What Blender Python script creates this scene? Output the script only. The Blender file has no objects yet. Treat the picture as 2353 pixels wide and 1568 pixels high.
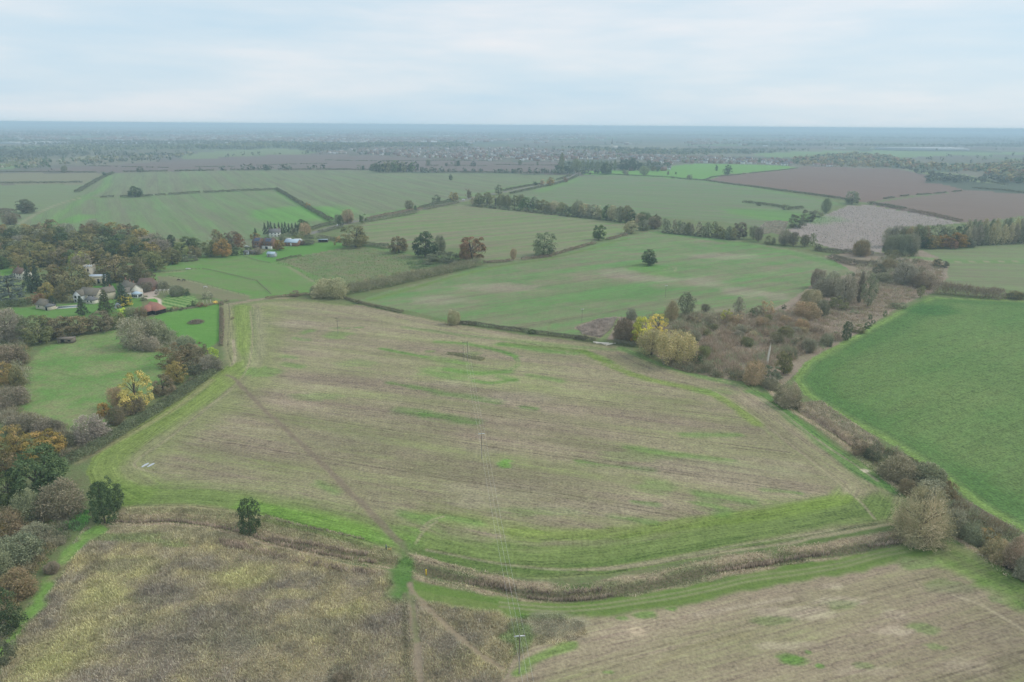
import bpy, math, random
import numpy as np
from mathutils import Matrix, Vector

# ------------------------------------------------------------------ camera, sky, sun, exposure
scene = bpy.context.scene
col = scene.collection
R_ = math.radians
CAM_H, PITCH, ROLL = 100.0, R_(17.54), R_(0.42)
FPX = 2353 * 24.0 / 36.0                      # focal length in the 2353-pixel wide frame used for measuring
CX, CY = 1176.5, 784.0
cF = np.array([0, math.cos(PITCH), -math.sin(PITCH)])
_r0 = np.array([1.0, 0, 0]); _u0 = np.array([0, math.sin(PITCH), math.cos(PITCH)])
cR = math.cos(ROLL) * _r0 + math.sin(ROLL) * _u0
cU = -math.sin(ROLL) * _r0 + math.cos(ROLL) * _u0
CAM = np.array([0, 0, CAM_H])
cam = bpy.data.cameras.new('camera'); cam.lens = 24; cam.sensor_width = 36
cam.clip_start = 1.0; cam.clip_end = 80000
cam_o = bpy.data.objects.new('camera', cam); col.objects.link(cam_o)
M = Matrix.Identity(4)
for i in range(3):
    M[i][0], M[i][1], M[i][2], M[i][3] = cR[i], cU[i], -cF[i], CAM[i]
cam_o.matrix_world = M
scene.camera = cam_o

SUN_EL, SUN_AZ = R_(42), R_(75)                # azimuth measured from the view direction towards the right
w = bpy.data.worlds.new('World'); scene.world = w; w.use_nodes = True
nt = w.node_tree; N, L = nt.nodes, nt.links; N.clear()
out = N.new('ShaderNodeOutputWorld'); bg = N.new('ShaderNodeBackground')
sky = N.new('ShaderNodeTexSky'); sky.sky_type = 'NISHITA'; sky.sun_disc = False
sky.sun_elevation = SUN_EL; sky.sun_rotation = SUN_AZ
sky.air_density = 1.0; sky.dust_density = 2.0
tc = N.new('ShaderNodeTexCoord')
mp = N.new('ShaderNodeMapping'); mp.inputs['Scale'].default_value = (1.1, 1.1, 6.5)
mp.inputs['Rotation'].default_value = (R_(2), R_(-4), 0)
no = N.new('ShaderNodeTexNoise'); no.inputs['Scale'].default_value = 2.1; no.inputs['Detail'].default_value = 5
no.inputs['Roughness'].default_value = 0.5
rp = N.new('ShaderNodeValToRGB')
SKY_STRENGTH = 0.1
cr = rp.color_ramp                                # cloud sheet, thinner bluish gaps and thicker pale folds
cr.elements[0].position = 0.34; cr.elements[0].color = (5.1, 6.85, 8.15, 1)
cr.elements[1].position = 0.66; cr.elements[1].color = (7.9, 8.15, 8.5, 1)
e = cr.elements.new(0.5); e.color = (6.25, 7.4, 8.25, 1)
mix = N.new('ShaderNodeMix'); mix.data_type = 'RGBA'; mix.inputs['Factor'].default_value = 0.88
bg.inputs['Strength'].default_value = SKY_STRENGTH
L.new(tc.outputs['Generated'], mp.inputs['Vector']); L.new(mp.outputs['Vector'], no.inputs['Vector'])
mp2 = N.new('ShaderNodeMapping'); mp2.inputs['Scale'].default_value = (2.6, 2.6, 19); mp2.inputs['Rotation'].default_value = (R_(-2), R_(3), 0.6)
no2 = N.new('ShaderNodeTexNoise'); no2.inputs['Scale'].default_value = 1.7; no2.inputs['Detail'].default_value = 6; no2.inputs['Roughness'].default_value = 0.58
L.new(tc.outputs['Generated'], mp2.inputs['Vector']); L.new(mp2.outputs['Vector'], no2.inputs['Vector'])
wn = N.new('ShaderNodeMix'); wn.data_type = 'FLOAT'; wn.inputs['Factor'].default_value = 0.24
L.new(no.outputs['Fac'], wn.inputs['A']); L.new(no2.outputs['Fac'], wn.inputs['B']); L.new(wn.outputs['Result'], rp.inputs['Fac'])
L.new(sky.outputs['Color'], mix.inputs['A']); L.new(rp.outputs['Color'], mix.inputs['B'])
L.new(mix.outputs['Result'], bg.inputs['Color']); L.new(bg.outputs['Background'], out.inputs['Surface'])

sun = bpy.data.lights.new('sun', 'SUN'); sun.energy = 1.5; sun.angle = R_(24); sun.color = (1, 0.97, 0.93)
sun_o = bpy.data.objects.new('sun', sun); col.objects.link(sun_o)
sd = Vector((math.sin(SUN_AZ) * math.cos(SUN_EL), math.cos(SUN_AZ) * math.cos(SUN_EL), math.sin(SUN_EL)))
sun_o.rotation_euler = (-sd).to_track_quat('-Z', 'Y').to_euler(); sun_o.location = (0, 0, 300)

vs = scene.view_settings
vs.view_transform = 'Standard'; vs.look = 'None'; vs.exposure = 0.17; vs.gamma = 1.0; vs.use_curve_mapping = False
scene.render.engine = 'CYCLES'
cy = scene.cycles
cy.max_bounces = 12; cy.diffuse_bounces = 3; cy.glossy_bounces = 2; cy.transmission_bounces = 2
cy.volume_bounces = 12; cy.transparent_max_bounces = 8
cy.use_denoising = True
try:
    cy.denoiser = 'OPENIMAGEDENOISE'; cy.denoising_input_passes = 'RGB_ALBEDO_NORMAL'; cy.denoising_prefilter = 'ACCURATE'
except Exception:
    pass

# ------------------------------------------------------------------ measuring helpers
CROPS = dict(A=(0, 488.3, 4.0958), B=(517, 459.6, 3.7235), C=(0, 258.5, 2.9256), D=(746.8, 258.5, 2.9256),
             E=(1493.6, 258.5, 2.7379), F=(1321.3, 603.2, 3.4132), G=(1723.4, 488.3, 3.7371), H=(1723.4, 861.7, 3.4116),
             J=(0, 689.4, 3.8992), K=(0, 976.6, 2.6506), L=(517, 1091.5, 3.2885), M=(1149, 1091.5, 3.2885),
             N=(1723.4, 1091.5, 3.2892), O=(517, 660.7, 4.963), Q=(976.6, 718.1, 4.198), Z=(0, 0, 1))

def dsp(c, x, y):
    x0, y0, k = CROPS[c]
    return (x0 + x / k, y0 + y / k)

def pl(c, *v):
    return [dsp(c, v[i], v[i + 1]) for i in range(0, len(v), 2)]

def _hash(ix, iy, seed):
    n = (ix.astype(np.int64) * 374761393 + iy.astype(np.int64) * 668265263 + seed * 982451653) & 0x7fffffff
    n = ((n ^ (n >> 13)) * 1274126177) & 0x7fffffff
    n = (n ^ (n >> 16)) & 0xffffff
    return n / float(0xffffff)

def vnoise(x, y, seed=0):
    x = np.asarray(x, float); y = np.asarray(y, float)
    ix = np.floor(x); iy = np.floor(y); fx = x - ix; fy = y - iy
    fx = fx * fx * (3 - 2 * fx); fy = fy * fy * (3 - 2 * fy)
    a = _hash(ix, iy, seed); b = _hash(ix + 1, iy, seed); c = _hash(ix, iy + 1, seed); d = _hash(ix + 1, iy + 1, seed)
    return (a * (1 - fx) + b * fx) * (1 - fy) + (c * (1 - fx) + d * fx) * fy

def fbm(x, y, seed=0, octv=4):
    s = 0; a = 0.5; t = 0
    for i in range(octv):
        s = s + a * vnoise(x * 2 ** i + 17.3 * i, y * 2 ** i - 9.1 * i, seed + i); t += a; a *= 0.5
    return s / t

def sstep(a, b, x):
    t = np.clip((x - a) / (b - a), 0, 1)
    return t * t * (3 - 2 * t)

def relief0(x, y):
    x = np.asarray(x, float); y = np.asarray(y, float)
    d = np.hypot(x, y)
    a = 1.0 * sstep(150, 700, d); b = 2.2 * sstep(700, 2000, d); c = sstep(9500, 13500, d)
    h = a * (np.sin(x / 71 + 1.3) * np.cos(y / 93 + 0.4)) + b * np.sin(x / 210 + y / 330 + .7) * np.cos(y / 290 - x / 500)
    far = 15 * (fbm(x / 5200 + 3.1, y / 3800, 91, 3) - 0.5) + 7 * sstep(2000, -7000, x)
    return h + c * far

def ray(px, py):
    px = np.asarray(px, float); py = np.asarray(py, float)
    return (cF[None, :] + cR[None, :] * ((px - CX) / FPX).reshape(-1, 1) - cU[None, :] * ((py - CY) / FPX).reshape(-1, 1))

def gnd_many(pts):
    p = np.asarray(pts, float).reshape(-1, 2)
    d = ray(p[:, 0], p[:, 1]); dz = np.minimum(d[:, 2], -0.004)
    t = -CAM_H / dz
    for _ in range(14):
        h = relief0(d[:, 0] * t, d[:, 1] * t)
        t = 0.5 * t + 0.5 * (h - CAM_H) / dz
    return np.stack([d[:, 0] * t, d[:, 1] * t], 1)

def gnd(x, y):
    return gnd_many([(x, y)])[0]

def project(P):
    v = np.asarray(P, float) - CAM
    z = v @ cF
    return np.stack([CX + FPX * (v @ cR) / z, CY - FPX * (v @ cU) / z], 1), z

def world(disp_pts):
    return gnd_many(disp_pts)

def depth_at(xy):
    return float(np.dot(np.array([xy[0], xy[1], 0]) - CAM, cF))

def seg_dist(pts, line):
    """distance to a polyline, arc length of the nearest point"""
    best = np.full(len(pts), 1e9); arc = np.zeros(len(pts)); acc = 0.0
    for i in range(len(line) - 1):
        a = line[i]; b = line[i + 1]; ab = b - a; l2 = max(float(ab @ ab), 1e-6)
        t = np.clip(((pts - a) @ ab) / l2, 0, 1)
        q = pts - (a + t[:, None] * ab)
        d = np.hypot(q[:, 0], q[:, 1])
        m = d < best
        best[m] = d[m]; arc[m] = acc + t[m] * math.sqrt(l2)
        acc += math.sqrt(l2)
    return best, arc

def smooth_line(line, n=8):
    """Catmull-Rom through the points"""
    p = np.asarray(line, float)
    if len(p) < 3: return p
    q = np.vstack([2 * p[0] - p[1], p, 2 * p[-1] - p[-2]])
    o = []
    for i in range(1, len(q) - 2):
        for k in range(n):
            t = k / n
            o.append(0.5 * ((2 * q[i]) + (-q[i - 1] + q[i + 1]) * t + (2 * q[i - 1] - 5 * q[i] + 4 * q[i + 1] - q[i + 2]) * t * t
                            + (-q[i - 1] + 3 * q[i] - 3 * q[i + 1] + q[i + 2]) * t ** 3))
    o.append(q[-2])
    return np.array(o)

def inside(pts, poly):
    x = pts[:, 0]; y = pts[:, 1]; r = np.zeros(len(pts), bool); n = len(poly)
    bb = (x >= poly[:, 0].min()) & (x <= poly[:, 0].max()) & (y >= poly[:, 1].min()) & (y <= poly[:, 1].max())
    idx = np.where(bb)[0]; xx = x[idx]; yy = y[idx]; rr = np.zeros(len(idx), bool)
    for i in range(n):
        x1, y1 = poly[i]; x2, y2 = poly[(i + 1) % n]
        if y1 == y2: continue
        c = ((y1 > yy) != (y2 > yy)) & (xx < (x2 - x1) * (yy - y1) / (y2 - y1) + x1)
        rr ^= c
    r[idx] = rr
    return r

DITCH = smooth_line(world(pl('K', 690, 572, 850, 578, 1000, 570, 1100, 574, 1300, 602, 1500, 645) + pl('L', 380, 490, 700, 562, 1000, 622, 1120, 640, 1300, 668, 1440, 690, 1600, 740, 1850, 795)
              + pl('M', 0, 850, 200, 895, 420, 915, 640, 912, 850, 880, 1150, 830, 1400, 765, 1640, 705, 1900, 668, 2267, 630) + pl('N', 250, 610, 560, 590, 800, 555, 1100, 500, 1260, 480)), 4)
DITCH_E = smooth_line(world(pl('H', 150, 60, 350, 250, 520, 350, 700, 470, 900, 610, 1060, 740, 1240, 890, 1400, 1030, 1560, 1170, 1800, 1330, 2000, 1470, 2148, 1568)), 4)
LOW = (DITCH, DITCH_E)

def relief(x, y):
    x = np.asarray(x, float).reshape(-1); y = np.asarray(y, float).reshape(-1)
    h = relief0(x, y)
    near = np.where((np.hypot(x, y) < 520))[0]
    if len(near):
        p = np.stack([x[near], y[near]], 1)
        for ln in LOW:
            bb = (p[:, 0] > ln[:, 0].min() - 8) & (p[:, 0] < ln[:, 0].max() + 8) & (p[:, 1] > ln[:, 1].min() - 8) & (p[:, 1] < ln[:, 1].max() + 8)
            k = np.where(bb)[0]
            if len(k):
                d, _ = seg_dist(p[k], ln)
                h[near[k]] -= .85 * np.exp(-(d / 1.7) ** 2)
    return h

def zat(x, y):
    return float(relief([x], [y])[0])

# ------------------------------------------------------------------ materials
def mat(name, color, rough=0.9, spec=0.2, noise=0.0, nscale=1.0, emit=None):
    m = bpy.data.materials.new(name); m.use_nodes = True
    b = m.node_tree.nodes['Principled BSDF']
    b.inputs['Roughness'].default_value = rough; b.inputs['Specular IOR Level'].default_value = spec
    b.inputs['Base Color'].default_value = (*color, 1)
    if noise:
        t = m.node_tree; tcn = t.nodes.new('ShaderNodeTexCoord'); nn = t.nodes.new('ShaderNodeTexNoise')
        nn.inputs['Scale'].default_value = nscale; nn.inputs['Detail'].default_value = 5
        hs = t.nodes.new('ShaderNodeMix'); hs.data_type = 'RGBA'
        hs.inputs['A'].default_value = (*[c * (1 - noise) for c in color], 1)
        hs.inputs['B'].default_value = (*[min(1, c * (1 + noise)) for c in color], 1)
        t.links.new(tcn.outputs['Object'], nn.inputs['Vector']); t.links.new(nn.outputs['Fac'], hs.inputs['Factor'])
        t.links.new(hs.outputs['Result'], b.inputs['Base Color'])
    if emit:
        b.inputs['Emission Color'].default_value = (*emit[0], 1); b.inputs['Emission Strength'].default_value = emit[1]
    return m

def foliage_mat(name, transl=0.22, var=0.6):
    """leaf colour from the object's own colour, varied leaf by leaf with the 'v' attribute"""
    m = bpy.data.materials.new(name); m.use_nodes = True
    t = m.node_tree; n, l = t.nodes, t.links; n.clear()
    o = n.new('ShaderNodeOutputMaterial'); oi = n.new('ShaderNodeObjectInfo'); at = n.new('ShaderNodeAttribute'); at.attribute_name = 'v'
    mr = n.new('ShaderNodeMapRange'); mr.inputs['To Min'].default_value = 1 - var; mr.inputs['To Max'].default_value = 1 + var
    hs = n.new('ShaderNodeHueSaturation')
    mh = n.new('ShaderNodeMapRange'); mh.inputs['To Min'].default_value = 0.525; mh.inputs['To Max'].default_value = 0.475
    l.new(at.outputs['Fac'], mr.inputs['Value']); l.new(at.outputs['Fac'], mh.inputs['Value'])
    l.new(oi.outputs['Color'], hs.inputs['Color']); l.new(mr.outputs['Result'], hs.inputs['Value']); l.new(mh.outputs['Result'], hs.inputs['Hue'])
    d = n.new('ShaderNodeBsdfDiffuse'); tr = n.new('ShaderNodeBsdfTranslucent'); mx = n.new('ShaderNodeMixShader')
    mx.inputs['Fac'].default_value = transl
    l.new(hs.outputs['Color'], d.inputs['Color']); l.new(hs.outputs['Color'], tr.inputs['Color'])
    l.new(d.outputs['BSDF'], mx.inputs[1]); l.new(tr.outputs['BSDF'], mx.inputs[2]); l.new(mx.outputs['Shader'], o.inputs['Surface'])
    return m

def attr_mat(name, attr='tint', transl=0.15):
    m = bpy.data.materials.new(name); m.use_nodes = True
    t = m.node_tree; n, l = t.nodes, t.links; n.clear()
    o = n.new('ShaderNodeOutputMaterial'); at = n.new('ShaderNodeAttribute'); at.attribute_name = attr
    d = n.new('ShaderNodeBsdfDiffuse'); tr = n.new('ShaderNodeBsdfTranslucent'); mx = n.new('ShaderNodeMixShader'); mx.inputs['Fac'].default_value = transl
    l.new(at.outputs['Color'], d.inputs['Color']); l.new(at.outputs['Color'], tr.inputs['Color'])
    l.new(d.outputs['BSDF'], mx.inputs[1]); l.new(tr.outputs['BSDF'], mx.inputs[2]); l.new(mx.outputs['Shader'], o.inputs['Surface'])
    return m

def ground_mat():
    m = bpy.data.materials.new('field_ground'); m.use_nodes = True
    t = m.node_tree; n, l = t.nodes, t.links; n.clear()
    o = n.new('ShaderNodeOutputMaterial'); b = n.new('ShaderNodeBsdfPrincipled'); b.inputs['Roughness'].default_value = 0.95
    b.inputs['Specular IOR Level'].default_value = 0.08
    def att(a):
        k = n.new('ShaderNodeAttribute'); k.attribute_name = a; return k
    ca, cb, par, uv = att('col_a'), att('col_b'), att('pattern'), att('rows')
    sx = n.new('ShaderNodeSeparateXYZ'); l.new(par.outputs['Vector'], sx.inputs[0])
    geo = n.new('ShaderNodeNewGeometry')
    def noise(vec, scale, detail, rough=0.55, mapping=None):
        k = n.new('ShaderNodeTexNoise'); k.inputs['Scale'].default_value = scale; k.inputs['Detail'].default_value = detail; k.inputs['Roughness'].default_value = rough
        if mapping:
            mpn = n.new('ShaderNodeVectorMath'); mpn.operation = 'MULTIPLY'; mpn.inputs[1].default_value = mapping
            l.new(vec, mpn.inputs[0]); vec = mpn.outputs[0]
        l.new(vec, k.inputs['Vector']); return k.outputs['Fac']
    def mth(op, a, c):
        k = n.new('ShaderNodeMath'); k.operation = op
        for i, v in enumerate((a, c)):
            if isinstance(v, (int, float)): k.inputs[i].default_value = v
            else: l.new(v, k.inputs[i])
        return k.outputs[0]
    s1 = noise(uv.outputs['Vector'], 1, 7, 0.72, (0.018, 0.5, 0)); s2 = noise(uv.outputs['Vector'], 1, 3, 0.5, (0.0055, 0.085, 0))
    s3 = noise(uv.outputs['Vector'], 1, 2, 0.5, (0.10, 1.9, 0))
    c1 = noise(geo.outputs['Position'], 0.055, 5, 0.6); f1 = noise(geo.outputs['Position'], 1.3, 4, 0.7); f2 = noise(geo.outputs['Position'], 0.33, 4, 0.65)
    cen = lambda v: mth('SUBTRACT', v, 0.5)
    st = mth('ADD', mth('MULTIPLY', cen(s1), 1.5), mth('ADD', mth('MULTIPLY', cen(s2), 2.0), mth('MULTIPLY', cen(s3), 0.8)))
    fac = mth('ADD', ca.outputs['Alpha'], mth('MULTIPLY', st, sx.outputs['X']))
    fac = mth('ADD', fac, mth('MULTIPLY', mth('ADD', mth('MULTIPLY', cen(c1), 2.2), mth('MULTIPLY', cen(f2), 1.3)), sx.outputs['Y']))
    cl = n.new('ShaderNodeClamp'); l.new(fac, cl.inputs['Value'])
    mx = n.new('ShaderNodeMix'); mx.data_type = 'RGBA'
    l.new(cl.outputs[0], mx.inputs['Factor']); l.new(ca.outputs['Color'], mx.inputs['A']); l.new(cb.outputs['Color'], mx.inputs['B'])
    br = mth('ADD', 1.0, mth('ADD', mth('MULTIPLY', mth('ADD', mth('MULTIPLY', cen(f1), 3.2), mth('MULTIPLY', cen(f2), 1.6)), sx.outputs['Z']), mth('MULTIPLY', mth('ADD', mth('MULTIPLY', cen(s1), 1.3), mth('ADD', cen(s3), mth('MULTIPLY', cen(s2), .9))), sx.outputs['X'])))
    uy = n.new('ShaderNodeSeparateXYZ'); l.new(uv.outputs['Vector'], uy.inputs[0])
    pp = mth('PINGPONG', uy.outputs['Y'], 12.0)                 # paired wheel tracks every 24 m along the rows
    tl = n.new('ShaderNodeMapRange'); tl.interpolation_type = 'SMOOTHSTEP'; tl.inputs['From Min'].default_value = .15; tl.inputs['From Max'].default_value = .5; tl.inputs['To Min'].default_value = 1; tl.inputs['To Max'].default_value = 0
    l.new(mth('ABSOLUTE', mth('SUBTRACT', pp, .95), 0), tl.inputs['Value'])
    br = mth('SUBTRACT', br, mth('MULTIPLY', mth('MULTIPLY', tl.outputs[0], sx.outputs['X']), .22))
    vm = n.new('ShaderNodeVectorMath'); vm.operation = 'SCALE'; l.new(mx.outputs['Result'], vm.inputs[0]); l.new(br, vm.inputs['Scale'])
    l.new(vm.outputs[0], b.inputs['Base Color'])
    bp = n.new('ShaderNodeBump'); bp.inputs['Strength'].default_value = 0.6; bp.inputs['Distance'].default_value = 0.35
    l.new(f1, bp.inputs['Height']); l.new(bp.outputs[0], b.inputs['Normal'])
    l.new(b.outputs[0], o.inputs['Surface'])
    return m

MAT = dict(
    leaf=foliage_mat('leaves'), twig=foliage_mat('twigs', 0.05, 0.45),
    tuft=attr_mat('dry_grass'), ground=ground_mat(),
    bark=mat('bark', (0.11, 0.09, 0.07), noise=0.3, nscale=2),
    stone=mat('limestone', (0.57, 0.50, 0.38), noise=0.22, nscale=1.5), cream=mat('cream_render', (0.68, 0.63, 0.52), noise=0.08, nscale=.6),
    white=mat('white_paint', (0.78, 0.77, 0.73), noise=0.05, nscale=.5), brick=mat('brick', (0.27, 0.15, 0.10), noise=0.3, nscale=3),
    slate=mat('slate', (0.17, 0.165, 0.16), 0.7, noise=0.25, nscale=2), stoneslate=mat('stone_slate', (0.20, 0.175, 0.135), noise=0.3, nscale=1.5),
    redtile=mat('red_clay_tile', (0.36, 0.17, 0.125), noise=0.25, nscale=1.5), browntile=mat('brown_tile', (0.17, 0.115, 0.09), noise=0.25, nscale=2),
    lead=mat('lead_sheet', (0.50, 0.56, 0.62), 0.5, 0.4, noise=0.12, nscale=.7), black=mat('black_weatherboard', (0.022, 0.021, 0.022), noise=0.3, nscale=2),
    glass=mat('window_glass', (0.03, 0.035, 0.04), 0.12, 0.6), wood=mat('grey_timber', (0.23, 0.19, 0.15), noise=0.3, nscale=2),
    pale_wood=mat('bleached_wood', (0.72, 0.66, 0.56), noise=0.12, nscale=2), solar=mat('solar_cells', (0.055, 0.075, 0.13), 0.25, 0.5),
    bluesheet=mat('pale_blue_sheet', (0.45, 0.55, 0.62), 0.5, 0.4, noise=0.1, nscale=.5), metal=mat('grey_metal', (0.45, 0.45, 0.44), 0.5, 0.5),
    paving=mat('pale_paving', (0.60, 0.54, 0.45), noise=0.1, nscale=1), wire=mat('bright_wire', (0.68, 0.67, 0.62), 0.6, 0.4),
    pole=mat('weathered_pole', (0.24, 0.21, 0.17), noise=0.3, nscale=2), porcelain=mat('insulator', (0.32, 0.2, 0.14), 0.3, 0.5),
    water=mat('sky_pale_water', (0.50, 0.50, 0.50), 0.05, 0.8), poolcover=mat('pool_water', (0.20, 0.28, 0.28), 0.2, 0.5),  # puddle and trough water: white sky reflection painted into the base colour
    yellow=mat('yellow_paint', (0.75, 0.5, 0.03), 0.6), rubber=mat('tyre_rubber', (0.02, 0.02, 0.02)),
    skin=mat('skin', (0.55, 0.36, 0.27)), jacket=mat('blue_grey_jacket', (0.12, 0.16, 0.24)), trousers=mat('dark_trousers', (0.03, 0.03, 0.035)),
    hair=mat('brown_hair', (0.06, 0.04, 0.03)), tanfur=mat('golden_fur', (0.55, 0.36, 0.14)), bay=mat('bay_coat', (0.085, 0.045, 0.03)),
    darkcoat=mat('dark_coat', (0.05, 0.055, 0.065)), whitecoat=mat('white_coat', (0.7, 0.67, 0.62)),
    redpaint=mat('red_paint', (0.5, 0.03, 0.02), 0.5), farwall=mat('pale_far_wall', (0.55, 0.5, 0.43)), farbrick=mat('far_brick', (0.30, 0.17, 0.12)),
    farwhite=mat('far_white_wall', (0.75, 0.73, 0.7)), farroof=mat('far_roof_tile', (0.20, 0.125, 0.10)), farslate=mat('far_roof_slate', (0.17, 0.165, 0.17)),
    shed=mat('pale_cladding', (0.72, 0.72, 0.70), 0.6), shedgrey=mat('grey_cladding', (0.42, 0.44, 0.46), 0.6),
    lamp=mat('lamp_glow', (1, 0.8, 0.5), emit=((1, 0.62, 0.3), 30)),
)

# ------------------------------------------------------------------ mesh helpers
def mesh(name, V, F, mats, midx=None, smooth=False, attrs=None):
    V = np.ascontiguousarray(V, dtype=np.float32)
    me = bpy.data.meshes.new(name)
    me.vertices.add(len(V)); me.vertices.foreach_set('co', V.ravel())
    if isinstance(F, np.ndarray):
        k = F.shape[1]; nF = len(F)
        li = np.ascontiguousarray(F, dtype=np.int32).ravel(); ls = np.arange(0, nF * k, k, dtype=np.int32); lt = np.full(nF, k, np.int32)
    else:
        li = np.array([i for f in F for i in f], np.int32); lt = np.array([len(f) for f in F], np.int32); nF = len(F)
        ls = np.concatenate([[0], np.cumsum(lt)[:-1]]).astype(np.int32)
    me.loops.add(len(li)); me.loops.foreach_set('vertex_index', li)
    me.polygons.add(nF); me.polygons.foreach_set('loop_start', ls); me.polygons.foreach_set('loop_total', lt)
    for m in (mats if isinstance(mats, (list, tuple)) else [mats]): me.materials.append(m)
    if midx is not None: me.polygons.foreach_set('material_index', np.asarray(midx, np.int32))
    if smooth: me.polygons.foreach_set('use_smooth', np.ones(nF, bool))
    for nm, (typ, arr) in (attrs or {}).items():
        a = me.attributes.new(nm, typ, 'POINT')
        a.data.foreach_set({'FLOAT': 'value', 'FLOAT_COLOR': 'color', 'FLOAT_VECTOR': 'vector'}[typ], np.ascontiguousarray(arr, dtype=np.float32).ravel())
    me.update(calc_edges=True)
    return me

def link(name, data, parent=None, loc=None, rz=0.0, scale=None, color=None):
    o = bpy.data.objects.new(name, data); col.objects.link(o)
    if parent is not None: o.parent = parent
    if loc is not None: o.location = loc
    if rz: o.rotation_euler = (0, 0, rz)
    if scale is not None: o.scale = scale
    if color is not None: o.color = (*color, 1)
    return o

def tag(o, label=None, cat=None, group=None, kind=None):
    if label: o['label'] = label
    if cat: o['category'] = cat
    if group: o['group'] = group
    if kind: o['kind'] = kind
    return o

class MB:
    """collects boxes, prisms and tubes into one mesh"""
    def __init__(s): s.v = []; s.f = []
    def add(s, v, f):
        k = len(s.v); s.v += [tuple(p) for p in v]; s.f += [tuple(i + k for i in q) for q in f]; return s
    def box(s, x0, x1, y0, y1, z0, z1):
        return s.add([(x0, y0, z0), (x1, y0, z0), (x1, y1, z0), (x0, y1, z0), (x0, y0, z1), (x1, y0, z1), (x1, y1, z1), (x0, y1, z1)],
                     [(0, 3, 2, 1), (4, 5, 6, 7), (0, 1, 5, 4), (1, 2, 6, 5), (2, 3, 7, 6), (3, 0, 4, 7)])
    def gable_wall(s, L_, W_, e, r):
        """house body with gable ends, ridge along x"""
        l, w_ = L_ / 2, W_ / 2
        return s.add([(-l, -w_, -1), (l, -w_, -1), (l, w_, -1), (-l, w_, -1), (-l, -w_, e), (l, -w_, e), (l, w_, e), (-l, w_, e), (-l, 0, r), (l, 0, r)],
                     [(0, 3, 2, 1), (0, 1, 5, 4), (2, 3, 7, 6), (1, 2, 6, 9, 5), (3, 0, 4, 8, 7), (4, 5, 9, 8), (6, 7, 8, 9)])
    def roof(s, L_, W_, e, r, t=0.22, over=0.35, hip=0.0):
        l, w_ = L_ / 2 + over, W_ / 2 + over
        sl = (r - e) / (W_ / 2); e2 = e - sl * over
        h = hip
        lo = [(-l, -w_, e2), (l, -w_, e2), (l, w_, e2), (-l, w_, e2), (-l + h, 0, r), (l - h, 0, r)]
        hi = [(x, y, z + t) for x, y, z in lo]
        fs = [(0, 1, 5, 4), (2, 3, 4, 5)] + [(1, 2, 5), (3, 0, 4)]
        fs2 = [tuple(i + 6 for i in f) for f in fs]; fs = [tuple(reversed(f)) for f in fs]
        side = [(0, 1, 7, 6), (1, 2, 8, 7), (2, 3, 9, 8), (3, 0, 6, 9)]
        if h == 0:
            fs = [f for f in fs if len(f) == 4]; fs2 = [f for f in fs2 if len(f) == 4]
            side = [(0, 1, 7, 6), (2, 3, 9, 8), (1, 5, 11, 7), (5, 2, 8, 11), (3, 4, 10, 9), (4, 0, 6, 10)]
        return s.add(lo + hi, fs + fs2 + side)
    def tube(s, pts, rad, n=6):
        k0 = len(s.v); P = [Vector(p) for p in pts]
        for i, p in enumerate(P):
            d = (P[min(i + 1, len(P) - 1)] - P[max(i - 1, 0)]).normalized()
            a = d.cross(Vector((0.3, 1, 0.2))).normalized(); b = d.cross(a)
            r = rad[i] if isinstance(rad, (list, tuple)) else rad
            for k in range(n):
                q = p + (a * math.cos(2 * math.pi * k / n) + b * math.sin(2 * math.pi * k / n)) * r
                s.v.append(tuple(q))
        for i in range(len(P) - 1):
            for k in range(n):
                s.f.append((k0 + i * n + k, k0 + i * n + (k + 1) % n, k0 + (i + 1) * n + (k + 1) % n, k0 + (i + 1) * n + k))
        s.f.append(tuple(k0 + k for k in range(n))); s.f.append(tuple(k0 + (len(P) - 1) * n + k for k in reversed(range(n))))
        return s
    def build(s, name, m, parent=None, loc=None, rz=0.0, smooth=False):
        return link(name, mesh(name, np.array(s.v), s.f, m, smooth=smooth), parent, loc, rz)

def empty(name, loc, rz=0.0):
    o = bpy.data.objects.new(name, None); col.objects.link(o); o.location = loc; o.rotation_euler = (0, 0, rz); o.empty_display_size = 0.5
    return o

def cards(C, D, su, sv, rng, taper=1.0):
    """quads at C with normal about D, half sizes su (across) and sv (along)"""
    n = len(C); D = D / np.maximum(np.linalg.norm(D, axis=1, keepdims=True), 1e-6)
    r = rng.normal(size=(n, 3)); a = np.cross(D, r); a /= np.maximum(np.linalg.norm(a, axis=1, keepdims=True), 1e-6); b = np.cross(D, a)
    su = np.broadcast_to(np.asarray(su, float), (n,))[:, None]; sv = np.broadcast_to(np.asarray(sv, float), (n,))[:, None]
    k = rng.uniform(0.6, 1.0, (4, n, 1))
    V = np.stack([C - a * su * k[0] , C - b * sv * k[1], C + a * su * k[2], C + b * sv * k[3]], 1).reshape(-1, 3)
    return V, np.arange(4 * n).reshape(-1, 4)

def sticks(P0, P1, wd, rng):
    """thin flat quads from P0 to P1"""
    n = len(P0); d = P1 - P0; r = rng.normal(size=(n, 3)); a = np.cross(d, r); a /= np.maximum(np.linalg.norm(a, axis=1, keepdims=True), 1e-6)
    wd = np.broadcast_to(np.asarray(wd, float), (n,))[:, None]
    V = np.stack([P0 - a * wd, P0 + a * wd, P1 + a * wd * 0.35, P1 - a * wd * 0.35], 1).reshape(-1, 3)
    return V, np.arange(4 * n).reshape(-1, 4)

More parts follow.
